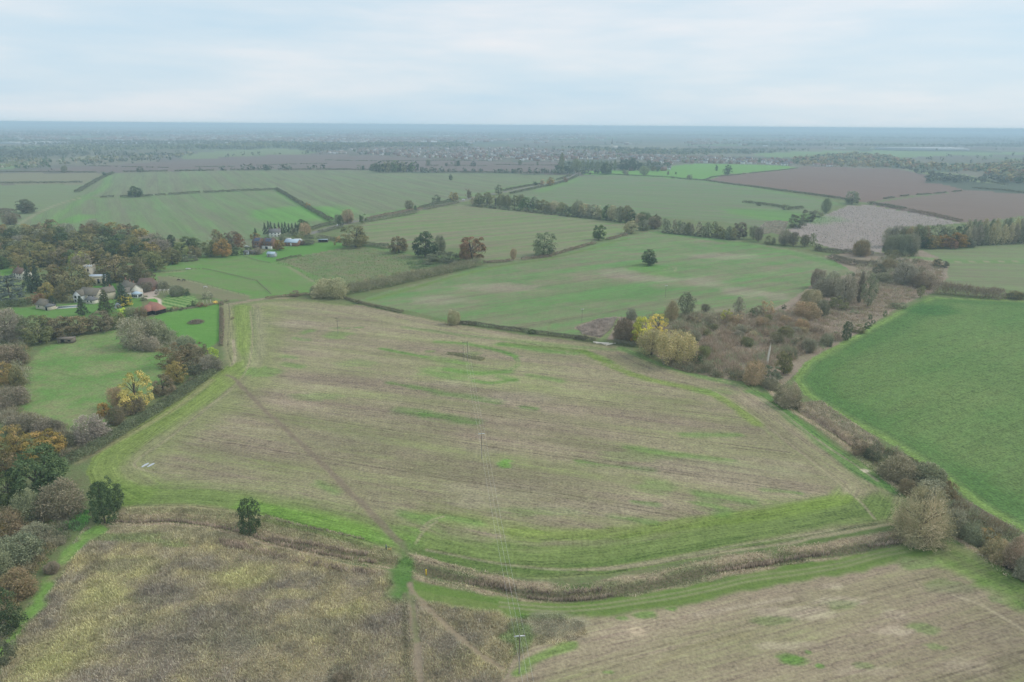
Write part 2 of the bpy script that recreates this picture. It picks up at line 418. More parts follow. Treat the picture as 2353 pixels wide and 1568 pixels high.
# ------------------------------------------------------------------ the land: fields, paths, banks
def P_(*a): return np.array(world(list(a)))
Zp = lambda *v: world(pl('Z', *v))
MAIN = Zp(524, 700, 548, 692, 600, 686, 700, 684, 830, 702, 1000, 737, 1200, 770, 1440, 797, 1500, 827, 1570, 854, 1720, 884, 1790, 932, 1900, 1012, 2060, 1112, 2078, 1140, 2045, 1204, 1850, 1240, 1700, 1266, 1560, 1292, 1400, 1322, 1250, 1332, 1100, 1322, 960, 1292, 900, 1266, 760, 1224, 600, 1184, 440, 1166, 290, 1168, 215, 1124, 198, 1085, 213, 1050, 290, 998, 410, 918, 500, 858, 528, 838, 518, 800, 522, 740)
ROUGH = Zp(195, 1212, 420, 1196, 560, 1222, 700, 1258, 830, 1290, 905, 1316, 925, 1345, 1000, 1366, 1180, 1392, 1190, 1430, 1185, 1500, 1150, 1575, 1100, 1660, -400, 1660, -60, 1520, 60, 1400, 130, 1300)
BOTR = Zp(1190, 1395, 1300, 1398, 1420, 1398, 1560, 1368, 1750, 1328, 1950, 1284, 2150, 1246, 2240, 1258, 2353, 1350, 2520, 1460, 2520, 1720, 1080, 1720, 1150, 1575, 1186, 1500)
CROP = Zp(2140, 683, 2353, 692, 2560, 702, 2560, 1360, 2353, 1226, 2250, 1166, 2150, 1088, 2050, 1022, 1920, 950, 1850, 908, 1822, 870, 1850, 832, 1950, 778, 2080, 708)
MIDF = Zp(826, 690, 880, 672, 1000, 642, 1100, 614, 1300, 580, 1440, 542, 1520, 528, 1650, 546, 1800, 570, 1930, 598, 1968, 612, 1965, 625, 1900, 640, 1850, 662, 1825, 690, 1780, 712, 1680, 732, 1560, 745, 1450, 740, 1412, 778, 1330, 772, 1200, 764, 1050, 742, 940, 714, 870, 700)
FIELDS = [  # name, polygon, colour a, colour b, share of b, row direction (two display points), rows, clumps, grain, label
 ('ploughed_field', world(pl('C', 120, 404, 380, 375, 600, 362, 1000, 338, 1250, 322, 1700, 292, 2050, 284) + pl('D', 0, 284, 400, 292, 800, 318, 1100, 330, 1550, 330, 1580, 360, 1545, 412, 1100, 405, 640, 400, 330, 395, 0, 388) + pl('C', 1800, 386, 1400, 393, 1000, 401)),
  (.18, .145, .128), (.15, .128, .11), .4, (200, 390, 1200, 372), .35, .2, .2, 'bare brown ploughed land beyond the striped green field'),
 ('pasture', world(pl('E', 640, 264, 900, 247, 1300, 240, 1900, 250, 2353, 252, 2450, 254, 2450, 268, 2353, 268, 1900, 272, 1600, 285, 1650, 305, 1450, 292, 1100, 280, 800, 286)), (.16, .27, .10), (.19, .26, .12), .4, (1900, 352, 2200, 352), .1, .4, .12, 'pale green far field below the long white warehouse'),
 ('pasture', world(pl('C', 1180, 292, 1400, 264, 1830, 243, 1930, 246, 2100, 262, 2050, 280, 1700, 290, 1250, 318)), (.17, .24, .11), (.19, .22, .12), .4, (450, 350, 650, 348), .1, .4, .12, 'pale green far field left of the village'),
 ('stubble_field', world(pl('C', 350, 320, 600, 292, 800, 288, 700, 306, 450, 322)), (.25, .24, .15), (.2, .22, .13), .4, (150, 365, 250, 362), .1, .4, .12, 'small tan far field among the left-hand lanes'),
 ('pasture', world(pl('C', -60, 352, 210, 347, 90, 380, -60, 384)), (.15, .25, .09), (.18, .24, .1), .4, (0, 385, 60, 384), .1, .4, .12, 'small green far field at the left edge'),
 ('pasture', world(pl('E', 1590, 360, 1720, 366, 2000, 394, 2270, 458, 2100, 442, 1810, 408)), (.19, .25, .11), (.2, .24, .13), .4, (2100, 400, 2300, 420), .1, .4, .12, 'pale green wedge of field beyond the red brown land'),
 ('village_ground', world(pl('C', 2060, 287, 2180, 262, 2353, 256) + pl('D', 160, 246, 600, 234, 1100, 232, 1500, 240, 1700, 250, 1900, 262, 2100, 282, 2353, 290) + pl('E', 200, 272, 500, 280, 830, 296, 920, 320, 870, 337, 560, 329, 300, 322, 170, 330, 20, 333) + pl('D', 2100, 322, 1800, 322, 1560, 331, 1300, 330, 1100, 330, 900, 322, 600, 308, 420, 292, 100, 284)), (.16, .135, .115), (.11, .125, .08), .45, (800, 360, 1200, 360), .1, .9, .3, 'brown and green garden ground between the far village houses'),
 ('sown_field', Zp(240, 398, 400, 395, 600, 392, 840, 392, 960, 398, 1100, 398, 1290, 403, 1318, 404, 1215, 425, 1060, 458, 930, 490, 870, 497, 780, 515, 745, 505, 700, 480, 633, 437, 470, 440, 380, 447, 235, 453, 185, 455, 180, 440),
  (.19, .20, .125), (.155, .225, .10), .40, (560, 392, 790, 510), .75, .22, .15, 'green sown field with long pale stripes behind the roadside hedge'),
 ('sown_field', Zp(235, 454, 470, 442, 633, 438, 700, 481, 745, 507, 700, 530, 600, 565, 520, 565, 420, 550, 300, 540, 200, 535, 100, 530, 40, 530, 60, 500, 140, 468, 190, 456),
  (.19, .205, .125), (.14, .24, .085), .45, (470, 442, 640, 540), .55, .45, .15, 'green sown field between the wood and the kinked hedge'),
 ('sown_field', Zp(0, 425, 190, 424, 232, 405, 180, 452, 60, 505, 30, 530, 0, 530, -60, 530, -60, 424), (.20, .205, .13), (.14, .25, .09), .4, (0, 430, 180, 440), .3, .35, .15, 'pale green field at the far left behind a lone oak'),
 ('stubble_field', Zp(-60, 400, 0, 399, 215, 397, 240, 401, 190, 424, 0, 424, -60, 424), (.225, .20, .135), (.18, .22, .12), .4, (0, 410, 200, 408), .3, .3, .15, 'narrow tan field above a dark hedge at far left'),
 ('stubble_field', Zp(870, 500, 1000, 478, 1085, 468, 1250, 482, 1440, 508, 1440, 535, 1330, 565, 1260, 590, 1115, 606, 1080, 570, 960, 575, 860, 568, 800, 555, 770, 545),
  (.25, .225, .15), (.14, .235, .075), .46, (880, 545, 1400, 500), .75, .35, .18, 'tan and green stubble field behind the five big oaks'),
 ('sown_field', Zp(1150, 460, 1215, 432, 1330, 405, 1450, 402, 1620, 413, 1760, 435, 1900, 460, 1930, 468, 1910, 474, 1840, 492, 1800, 525, 1750, 525, 1700, 514, 1560, 503, 1460, 492, 1330, 480, 1200, 464),
  (.20, .20, .135), (.135, .23, .085), .52, (1250, 470, 1800, 500), .45, .4, .15, 'dull green field behind the long belt of trees'),
 ('pasture', world(pl('D', 1710, 392, 2353, 384, 2353, 442, 2100, 428, 1740, 418) ) , (.13, .30, .06), (.17, .29, .08), .3, (1350, 398, 1500, 400), .1, .35, .12, 'bright green pasture under the far poplars'),
 ('pasture', world(pl('E', -40, 404, 60, 370, 170, 332, 300, 323, 850, 335, 925, 350, 640, 388, 450, 395, 345, 427, 200, 420)), (.13, .30, .06), (.18, .30, .085), .3, (1550, 390, 1750, 385), .1, .4, .12, 'bright green hillside pasture dotted with five trees'),
 ('ploughed_field', world(pl('E', 345, 427, 450, 395, 700, 375, 920, 352, 980, 338, 1550, 358, 1690, 385, 1800, 410, 1720, 440, 1850, 455, 1990, 490, 1900, 502, 1700, 517, 1500, 547, 1360, 570, 1220, 547, 1000, 512, 700, 472)),
  (.20, .14, .108), (.175, .135, .11), .4, (1640, 410, 2000, 445), .4, .3, .2, 'large red brown ploughed field sloping below the bungalows'),
 ('ploughed_field', world(pl('E', 1380, 577, 1600, 540, 1990, 490, 2353, 512, 2500, 520, 2500, 680, 2353, 650, 2100, 692, 1950, 690, 1700, 640, 1450, 592)),
  (.205, .15, .118), (.18, .148, .118), .4, (2010, 470, 2353, 490), .4, .3, .2, 'red brown ploughed field above the poplar wood'),
 ('fallow_field', world(pl('E', 860, 740, 1060, 660, 1250, 585, 1390, 585, 1700, 640, 1960, 697, 1600, 722, 1480, 800, 1460, 880, 1250, 880, 1080, 835, 950, 785)),
  (.33, .285, .26), (.25, .23, .18), .3, (1900, 500, 2000, 560), .15, .6, .35, 'grey fallow field of dead stems beside the poplar wood'),
 ('sown_field', Zp(2060, 590, 2090, 578, 2150, 574, 2353, 556, 2560, 545, 2560, 690, 2353, 672, 2250, 660, 2160, 648, 2150, 605, 2100, 602), (.23, .215, .14), (.145, .255, .085), .45, (2150, 620, 2353, 625), .5, .4, .15, 'green and tan field right of the brown scrub'),
 ('stubble_field', MIDF, (.285, .24, .17), (.12, .235, .075), .66, (900, 690, 1600, 600), .75, .5, .35, 'patchy green and tan field with a lone dark tree'),
 ('rough_pasture', world(pl('B', 385, 545, 640, 480, 1060, 405, 1400, 420, 1650, 490, 1900, 540, 2000, 580, 1300, 700, 1000, 760, 760, 720, 560, 570)), (.235, .205, .13), (.12, .215, .065), .5, (700, 600, 950, 610), .1, .9, .35, 'tussocky rough pasture in front of the big oaks'),
 ('pasture', Zp(345, 620, 352, 610, 470, 588, 560, 575, 605, 598, 660, 605, 740, 640, 720, 672, 640, 682, 530, 692, 500, 690, 470, 676, 400, 660, 350, 640), (.21, .225, .12), (.11, .26, .05), .62, (360, 620, 700, 660), .25, .6, .22, 'green horse pasture between the church and the brick houses'),
 ('bare_paddock', world(pl('A', 1480, 600, 1640, 610, 1850, 660, 2050, 720, 2353, 790, 2353, 815, 2100, 830, 1960, 790, 1790, 760, 1600, 720, 1480, 690)), (.23, .205, .13), (.16, .205, .09), .4, (380, 645, 560, 680), .2, .6, .25, 'grazed brown paddock with three horses'),
 ('lawn', world(pl('B', 205, 492, 420, 415, 900, 358, 1000, 372, 1060, 402, 640, 480, 390, 540)), (.10, .24, .05), (.13, .27, .06), .4, (600, 590, 780, 560), .1, .4, .12, 'bright mown lawn beside the solar-panelled brick houses'),
 ('paddock', world(pl('A', 1400, 1000, 1540, 945, 2070, 862, 2070, 1210, 1930, 1300, 1850, 1250, 1700, 1190, 1500, 1070)), (.10, .255, .045), (.15, .29, .07), .4, (370, 730, 500, 730), .15, .6, .15, 'vivid green paddock with a brush pile beside the red barn'),
 ('meadow', Zp(30, 940, 60, 840, 100, 800, 180, 772, 285, 755, 335, 790, 385, 820, 385, 870, 310, 925, 255, 970, 170, 990, 100, 985), (.29, .29, .15), (.13, .25, .066), .70, (100, 850, 350, 900), .1, 1.1, .5, 'green meadow with pale tufts in front of the timber shelter'),
 ('garden_lawn', world(pl('A', 0, 480, 240, 480, 240, 560, 0, 600)), (.11, .25, .05), (.14, .28, .06), .4, (0, 610, 100, 610), .1, .3, .12, 'small lawn beside the far left cottage'),
 ('garden_lawn', world(pl('A', 100, 900, 480, 880, 1000, 830, 1330, 760, 1330, 980, 900, 980, 500, 990, 180, 990)), (.11, .235, .055), (.14, .26, .07), .4, (50, 710, 250, 700), .1, .4, .12, 'garden lawn round the pool and the balcony house'),
 ('garden_lawn', world(pl('A', 860, 660, 1100, 660, 1100, 760, 900, 770)), (.09, .25, .04), (.12, .28, .05), .4, (210, 660, 270, 660), .1, .4, .12, 'churchyard grass beside the church nave'),
 ('garden_lawn', world(pl('A', 1480, 920, 1520, 830, 1600, 770, 1700, 755, 1830, 795, 1870, 830, 1800, 880, 1560, 925)), (.085, .20, .045), (.25, .35, .13), .0, (395, 712, 430, 680), .0, .1, .1, 'striped mown lawn in front of the red-roofed barn'),
 ('garden_lawn', world(pl('A', 1400, 815, 1475, 815, 1490, 850, 1440, 860)), (.09, .28, .04), (.12, .30, .05), .4, (340, 690, 360, 695), .1, .3, .1, 'small round lawn inside the gravel drive'),
 ('gravel_drive', world(pl('A', 1330, 740, 1480, 720, 1490, 770, 1440, 800, 1380, 810, 1330, 800)), (.46, .40, .34), (.40, .35, .29), .4, (330, 670, 360, 670), .1, .3, .15, 'pale gravel drive by the farmhouse'),
 ('scrubland', world(pl('F', -10, 515, 180, 440, 360, 425, 700, 480, 1000, 420, 1450, 405, 1650, 320, 1800, 220) + pl('G', 560, 600, 900, 520, 700, 400, 640, 380, 900, 330, 1100, 350, 1280, 330, 1480, 330, 1700, 420, 1700, 560, 1560, 700, 1450, 730, 1250, 830, 1000, 990, 830, 1110, 640, 1181) + pl('F', 1700, 900, 1640, 960, 1400, 950, 1100, 900, 750, 830, 620, 720, 480, 640, 280, 610, 180, 590)),
  (.31, .25, .195), (.18, .185, .10), .28, (1600, 740, 2000, 640), .05, .8, .5, 'brown scrubland of dead stems and brambles'),
 ('crop_field', CROP, (.16, .235, .08), (.088, .176, .05), .45, (1850, 830, 2353, 700), .55, .35, .75, 'dense green crop field on the right'),
 ('stubble_field', MAIN, (.322, .268, .192), (.195, .22, .096), .47, (700, 960, 1700, 1105), .85, .28, .6, 'great tan stubble field with green margins crossed by power lines'),
 ('stubble_field', BOTR, (.345, .28, .205), (.215, .22, .11), .40, (1250, 1500, 2100, 1290), .85, .32, .5, 'tan stubble field in the bottom right corner'),
 ('rough_grassland', ROUGH, (.245, .212, .165), (.34, .30, .165), .5, (200, 1400, 900, 1400), .0, .5, .5, 'weedy rough grassland in the bottom left corner'),
]

# the ground is one net of cells round the camera's foot, finest where it is seen; cells belong to the field they lie in
elev = np.concatenate([np.linspace(88, 50, 10), np.linspace(49, 1.5, 545)[:-1], np.linspace(1.5, 0.26, 34)])
azi = np.concatenate([np.linspace(-180, -52, 24)[:-1], np.linspace(-52, -40, 26)[:-1], np.linspace(-40, 40, 660), np.linspace(40, 52, 26)[1:], np.linspace(52, 180, 24)[1:]])
dist = CAM_H / np.tan(np.radians(elev))
AZ, DI = np.meshgrid(np.radians(azi), dist)
GX = (np.sin(AZ) * DI).ravel(); GY = (np.cos(AZ) * DI).ravel(); GD = DI.ravel()
GP = np.stack([GX, GY], 1)
nr, nc = len(elev), len(azi)
GZ = relief(GX, GY)

def jitter(seed, s, a):
    return a * (fbm(GX / s, GY / s, seed, 2) - 0.5)

def colour_ground(P, fine=True):
    """field index, colours and pattern values for points on the ground"""
    n = len(P); X, Y = P[:, 0], P[:, 1]; D = np.hypot(X, Y)
    fid = np.full(n, -1, int)
    ca = np.zeros((n, 4)); cb = np.ones((n, 4)); par = np.zeros((n, 3)); rows = np.zeros((n, 3))
    # far patchwork of fields
    cs = 330.0
    best = np.full(n, 1e9); sec = np.full(n, 1e9); cid = np.zeros(n)
    gx = np.floor(X / cs); gy = np.floor(Y / (cs * 1.3))
    for i in (-1, 0, 1):
        for j in (-1, 0, 1):
            a = gx + i; b = gy + j
            qx = (a + 0.15 + 0.7 * _hash(a, b, 5)) * cs; qy = (b + 0.15 + 0.7 * _hash(a, b, 6)) * cs * 1.3
            d = np.abs(X - qx) + 0.8 * np.abs(Y - qy) + 0.25 * np.hypot(X - qx, Y - qy)
            m = d < best
            sec = np.where(m, best, np.minimum(sec, d)); best = np.where(m, d, best); cid = np.where(m, _hash(a, b, 7), cid)
    pal = np.array([(.13, .155, .095), (.14, .19, .095), (.16, .155, .115), (.16, .135, .12), (.10, .12, .085), (.20, .185, .14), (.11, .135, .09), (.15, .14, .12)])
    k = np.minimum((cid * len(pal)).astype(int), len(pal) - 1)
    ca[:, :3] = pal[k]; cb[:, :3] = pal[k] * (.8, .95, .8); ca[:, 3] = .4
    par[:] = (.1, .5, .2); rows[:, 0] = X * .8 + Y * .6; rows[:, 1] = Y * .8 - X * .6
    near = D < 1400
    ca[near, :3] = (.19, .19, .10); cb[near, :3] = (.11, .19, .06); ca[near, 3] = .45; par[near] = (.05, .8, .35)
    border = (sec - best)
    for fi, (nm, poly, a, b, g, rd, tx, ty, tz, lab) in enumerate(FIELDS):
        m = inside(P, poly)
        if not m.any(): continue
        fid[m] = fi; ca[m, :3] = a; ca[m, 3] = g; cb[m, :3] = b; par[m] = (tx, ty, tz)
        q = world([(rd[0], rd[1]), (rd[2], rd[3])]); u = (q[1] - q[0]) / np.linalg.norm(q[1] - q[0])
        rows[m, 0] = P[m] @ u; rows[m, 1] = P[m] @ np.array([-u[1], u[0]])
    return fid, ca, cb, par, rows, border

fid, ca, cb, par, rows, border = colour_ground(GP)
nf = len(FIELDS)
idx_of = lambda s: [i for i, f in enumerate(FIELDS) if f[9].startswith(s)][0]
I_MAIN, I_BOTR, I_CROP, I_ROUGH = idx_of('great tan'), idx_of('tan stubble field in the bottom'), idx_of('dense green'), idx_of('weedy')
I_MIDF, I_STRIPE, I_SCRUB, I_MEAD = idx_of('patchy green'), idx_of('striped mown'), idx_of('brown scrub'), idx_of('green meadow')
EXTRA = []

def region(name, label):
    EXTRA.append((name, label)); return nf + len(EXTRA) - 1

def near_line(line, wmax):
    m = np.where((GX > line[:, 0].min() - wmax) & (GX < line[:, 0].max() + wmax) & (GY > line[:, 1].min() - wmax) & (GY < line[:, 1].max() + wmax))[0]
    if not len(m): return m, np.zeros(0), np.zeros(0)
    d, s = seg_dist(GP[m], line)
    k = d < wmax
    return m[k], d[k], s[k]

def stripe(disp, width, colour=None, g=None, soft=0.4, strength=1.0, jit=0.0, only=None, fieldid=None, grain=None, follow=False, smooth=True, seed=3):
    """a strip of ground along a line with its own colour or share of green"""
    ln = world(disp); ln = smooth_line(ln, 6) if smooth else ln
    m, d, s = near_line(ln, width * 0.5 * (1 + soft) + jit + 0.1)
    if not len(m): return
    if only is not None:
        k = np.isin(fid[m], only); m, d, s = m[k], d[k], s[k]
    dd = d + (jit * 2.4 * ((fbm(rows[m, 0] / 9, rows[m, 1] / 1.5, seed, 3) if fieldid is None else fbm(GX[m] / 4, GY[m] / 4, seed, 2)) - .5) if jit else 0)
    f = strength * (1 - sstep(width * .5 * (1 - soft), width * .5 * (1 + soft), dd))
    if colour is not None:
        c = np.array(colour)
        ca[m, :3] += (c - ca[m, :3]) * f[:, None]; cb[m, :3] += ((c * .78 + np.array((.065, .052, .03))) - cb[m, :3]) * f[:, None] * .9
    if g is not None: ca[m, 3] += (g - ca[m, 3]) * f
    if grain is not None: par[m, 2] += (grain - par[m, 2]) * f
    if follow:
        k = f > .5; rows[m[k], 0] = s[k]; rows[m[k], 1] = d[k]
    if fieldid is not None: fid[m[dd < width * .5]] = fieldid; par[m, 0] *= 1 - .8 * f

def blob(c, x, y, rx, ry, colour=None, g=None, strength=1.0, only=None, jit=.5, seed=5, rot=None):
    """an uneven patch; radii in crop pixels"""
    k = CROPS[c][2]; X0, Y0 = dsp(c, x, y)
    pc = gnd(X0, Y0); pe = gnd(X0 + rx / k, Y0); pn = gnd(X0, Y0 - ry / k)
    a = np.linalg.norm(pe - pc); b = np.linalg.norm(pn - pc)
    u = (pe - pc) / a
    if rot is not None:
        q = gnd(X0 + rot[0] / k, Y0 + rot[1] / k) - pc; u = q / np.linalg.norm(q)
    v = np.array([-u[1], u[0]])
    R = max(a, b) * 1.6
    m = np.where((np.abs(GX - pc[0]) < R) & (np.abs(GY - pc[1]) < R))[0]
    if not len(m): return
    q = GP[m] - pc
    r = np.hypot(q @ u / a, q @ v / b) + jit * 2 * (fbm(rows[m, 0] / (b * 1.6 + .5), rows[m, 1] / (b * .35 + .4), seed, 4) - .5)
    f = strength * (1 - sstep(.55, 1.1, r))
    if only is not None: f = f * np.isin(fid[m], only)
    if colour is not None:
        cc = np.array(colour); ca[m, :3] += (cc - ca[m, :3]) * f[:, None]; cb[m, :3] += (cc * (.9, 1.0, .9) - cb[m, :3]) * f[:, None]
    if g is not None: ca[m, 3] += (g - ca[m, 3]) * f

# --- main field: green margins, drill rows, patches, tracks
mm = np.where(fid == I_MAIN)[0]
dB, sB = seg_dist(GP[mm], np.vstack([MAIN, MAIN[:1]]))
hd = dB < 17
rows[mm[hd], 0] = sB[hd]; rows[mm[hd], 1] = dB[hd]
_, dep = project(np.stack([GX[mm], GY[mm], GZ[mm]], 1))
ca[mm, 3] += .22 * (fbm(GX[mm] / 45, GY[mm] / 22, 31, 3) - .5) * 2
for ii in (I_MAIN, I_BOTR):                     # broad bands of paler straw and darker soil along the drilling
    kk = np.where(fid == ii)[0]; tn = 1 + .55 * (fbm(rows[kk, 0] / 70, rows[kk, 1] / 6.5, 37 + ii, 4) - .5) + .25 * (fbm(GX[kk] / 30, GY[kk] / 30, 39, 3) - .5)
    ca[kk, :3] *= tn[:, None]; cb[kk, :3] *= tn[:, None]
LIME, GRASS, DEEP = (.17, .275, .045), (.11, .215, .035), (.07, .145, .028)
TAN, DARK, MUD = (.36, .30, .22), (.235, .195, .145), (.20, .16, .125)
mo = [I_MAIN]
stripe(pl('Z', 553, 708, 558, 775, 538, 850, 440, 925, 330, 993, 255, 1046, 222, 1088, 236, 1126, 300, 1142), 13, LIME, soft=.3, strength=.85, jit=1.2, only=mo)
stripe(pl('Z', 600, 712, 612, 775, 585, 860, 480, 945, 380, 1010, 300, 1060, 300, 1100), 17, (.20, .265, .085), soft=.8, strength=.5, jit=3, only=mo)
stripe(pl('Z', 540, 705, 600, 692, 700, 690, 800, 700), 8, GRASS, soft=.6, strength=.55, jit=1.5, only=mo)
stripe(pl('Z', 590, 715, 597, 775, 580, 840), 7, (.30, .30, .18), soft=.7, strength=.6, jit=1, only=mo)
stripe(pl('Z', 250, 1138, 420, 1146, 600, 1172, 760, 1208, 900, 1242, 1000, 1262, 1150, 1284, 1300, 1292, 1500, 1268, 1700, 1222, 1900, 1176, 2030, 1168), 15, GRASS, soft=.6, strength=.78, jit=2.5, only=mo)
stripe(pl('Z', 560, 1165, 760, 1205, 930, 1245), 7, (.14, .31, .04), soft=.5, strength=.7, jit=1, only=mo)
stripe(pl('Z', 930, 1255, 1000, 1285, 1150, 1305, 1300, 1310, 1500, 1285, 1700, 1240), 4.5, DEEP, soft=.7, strength=.65, jit=1, only=mo)
stripe(pl('Z', 1180, 1226, 1350, 1228, 1500, 1215, 1650, 1195, 1800, 1175, 1950, 1145), 5, LIME, soft=.6, strength=.7, jit=1, only=mo)
stripe(pl('Z', 960, 1180, 1060, 1190, 1160, 1215, 1230, 1226), 6, LIME, soft=.8, strength=.45, jit=2, only=mo)
stripe(pl('Z', 1430, 800, 1500, 830, 1600, 862, 1720, 890, 1790, 938, 1900, 1018, 2050, 1115), 5, (.10, .235, .055), soft=.5, strength=.75, jit=.8, only=mo)
stripe(pl('F', 60, 690, 250, 790, 500, 895, 750, 955, 1050, 1020, 1250, 1130, 1430, 1265), 5, LIME, soft=.6, strength=.75, jit=1, only=mo)
stripe(pl('Z', 1160, 790, 1330, 808, 1400, 832), 5, GRASS, soft=.7, strength=.8, jit=1, only=mo)
stripe(pl('Z', 930, 752, 1100, 775, 1300, 795, 1430, 805), 4, (.12, .23, .06), soft=.8, strength=.6, jit=1, only=mo)
stripe(pl('Z', 1940, 1020, 2010, 1075, 2070, 1130), 16, (.16, .24, .07), soft=.8, strength=.55, jit=2, only=mo)
for p in ((pl('Q', 0, 430, 160, 455, 380, 490), 5), (pl('Q', 120, 285, 370, 300), 4), (pl('Q', 400, 300, 600, 345, 780, 390, 880, 425), 4), (pl('Q', 720, 310, 1000, 345, 1250, 380, 1447, 400), 5),
          (pl('Q', 210, 550, 420, 580, 600, 585, 800, 568), 5), (pl('Q', 0, 580, 200, 615, 380, 640), 6), (pl('Q', 480, 660, 650, 680, 860, 650), 4), (pl('Q', 720, 620, 860, 650), 4),
          (pl('Q', 0, 740, 250, 790, 500, 830, 680, 865), 5), (pl('Q', 0, 985, 250, 1020, 480, 1060), 5), (pl('Q', 950, 915, 1060, 930), 3), (pl('Q', 1000, 605, 1300, 660), 4),
          (pl('O', 1780, 700, 2000, 740, 2281, 795), 3), (pl('O', 900, 520, 980, 490), 4), (pl('O', 790, 580, 950, 600), 4), (pl('O', 670, 870, 870, 905), 4), (pl('O', 1880, 1090, 2170, 1140), 4), (pl('O', 2000, 1400, 2281, 1450), 6), (pl('O', 690, 790, 800, 800), 4),
          (pl('Z', 1440, 1028, 1560, 1046, 1680, 1060), 3.5), (pl('Z', 1330, 1062, 1500, 1082), 3), (pl('Z', 1570, 1000, 1700, 1000), 3), (pl('M', 1530, 215, 1640, 240, 1680, 290), 5), (pl('M', 1500, 150, 1700, 165, 1900, 200), 4),
          (pl('M', 850, 310, 1000, 340, 1170, 365), 3), (pl('M', 1020, 210, 1180, 225), 2.5), (pl('L', 1560, 340, 1700, 330, 1900, 370), 4), (pl('L', 700, 60, 850, 130), 4), (pl('L', 1350, 300, 1500, 330), 5), (pl('M', 2000, 110, 2267, 140), 2.5)):
    stripe(p[0], p[1] * .9, (.12, .26, .055), soft=.95, strength=.66, jit=min(2.2, p[1] * .4), only=mo, seed=int(p[1] * 7 + p[0][0][0]))
for l_, w_l in ((pl('Q', 210, 550, 420, 580, 600, 585, 800, 568), 3.2), (pl('Q', 480, 660, 650, 680, 860, 650), 2.6), (pl('Q', 100, 285, 370, 300, 600, 340, 780, 390, 870, 425), 2.6), (pl('Q', 870, 430, 900, 500, 800, 562), 2.0), (pl('O', 1780, 700, 2000, 740, 2281, 795), 2.2), (pl('Q', 720, 310, 1000, 345, 1250, 380, 1447, 400), 3.4), (pl('O', 1560, 455, 1380, 460, 1200, 470), 1.6)):
    stripe(l_, w_l, (.105, .235, .05), soft=.6, strength=.85, jit=.5, only=mo)
for c, x, y, rx, ry, s in (('Q', 760, 1455, 90, 50, .8), ('Q', 50, 375, 60, 12, .5), ('Q', 430, 400, 120, 20, .4), ('O', 1280, 545, 200, 45, .45), ('O', 1000, 1250, 350, 50, .35), ('O', 420, 960, 260, 60, .5), ('O', 1500, 860, 300, 50, .25), ('M', 1150, 100, 200, 60, .3),
                           ('Z', 1480, 1048, 130, 14, .25), ('Z', 1060, 850, 100, 20, .3), ('L', 1280, 480, 250, 100, .35), ('Z', 1250, 1175, 120, 12, .3), ('Z', 1640, 900, 60, 10, .3)):
    blob(c, x, y, rx, ry, (.15, .29, .06), strength=s, only=mo, seed=int(x + y))
for c, x, y, rx, ry, s in (('O', 900, 270, 260, 30, .5), ('O', 850, 1060, 330, 50, .4), ('O', 1600, 1430, 500, 70, .3), ('Q', 560, 1330, 220, 60, .45), ('Q', 1150, 1080, 400, 60, .3), ('Z', 760, 1010, 150, 20, .3), ('Z', 1750, 1120, 130, 20, .25), ('M', 400, 60, 500, 60, .2)):
    blob(c, x, y, rx, ry, DARK, strength=s, only=mo, seed=int(x + y))
for c, x, y, rx, ry, s in (('O', 800, 420, 350, 40, .4), ('Q', 900, 820, 400, 60, .35), ('Q', 200, 690, 250, 40, .35), ('M', 700, 250, 700, 60, .3), ('Z', 1650, 1080, 250, 30, .3), ('Z', 1150, 1130, 150, 30, .25), ('L', 1850, 200, 120, 60, .3)):
    blob(c, x, y, rx, ry, (.40, .335, .255), strength=s, only=mo, seed=int(x + y))
for off, a in ((0, .45), (1.9, .45)):          # wheel marks round the margins
    for l in (pl('Z', 575, 712, 580, 780, 560, 860, 470, 940, 380, 1010, 310, 1060, 340, 1080, 420, 1085), pl('Z', 980, 1262, 1200, 1300, 1400, 1302, 1700, 1250, 1900, 1218, 2040, 1196), pl('Z', 1560, 845, 1720, 893, 1860, 1000, 1990, 1095),
              pl('Z', 470, 975, 640, 985), pl('Z', 1300, 808, 1430, 845, 1600, 880, 1700, 930, 1850, 1045, 1960, 1135, 2010, 1190), pl('M', 300, 190, 700, 280, 950, 310), pl('Z', 1520, 1085, 1700, 1105, 1860, 1130)):
        ln = [(x, y + off * 1.6) for x, y in l]
        stripe(ln, .75, (.38, .34, .24) if off else (.25, .23, .13), soft=.5, strength=a, only=mo)
for l in (pl('Q', 880, 440, 900, 500, 800, 560), pl('O', 900, 600, 1100, 650, 1300, 662, 1520, 640), pl('O', 1330, 455, 1500, 470, 1620, 530), pl('L', 1480, 420, 1550, 350, 1650, 315), pl('L', 1440, 520, 1500, 430, 1600, 350)):
    stripe(l, .9, (.39, .34, .23), soft=.6, strength=.5, only=mo)
# trodden path across the field
I_PATH = region('footpath', 'dark trodden footpath running diagonally across the great stubble field')
PATH = pl('O', 20, 1000, 110, 1040, 200, 1140, 330, 1270, 480, 1430, 640, 1568) + pl('L', 820, 0, 930, 120, 1050, 230, 1200, 390, 1330, 520, 1375, 600)
stripe(PATH, 1.8, (.19, .15, .118), g=.15, soft=.6, strength=.8, jit=.35, fieldid=I_PATH, grain=.3)
stripe(PATH, 6, (.22, .21, .12), soft=.9, strength=.3, jit=1)

for key, per_ in (('green sown field with long', 38.0), ('green sown field between', 30.0), ('dull green field', 34.0), ('tan and green stubble', 22.0)):
    k_ = np.where(fid == idx_of(key))[0]; v_ = rows[k_, 1]
    ca[k_, 3] += .12 * np.sign(np.sin(v_ * 2 * math.pi / per_)) + .3 * (fbm(v_ / 25, v_ * 0, 12, 2) - .5)
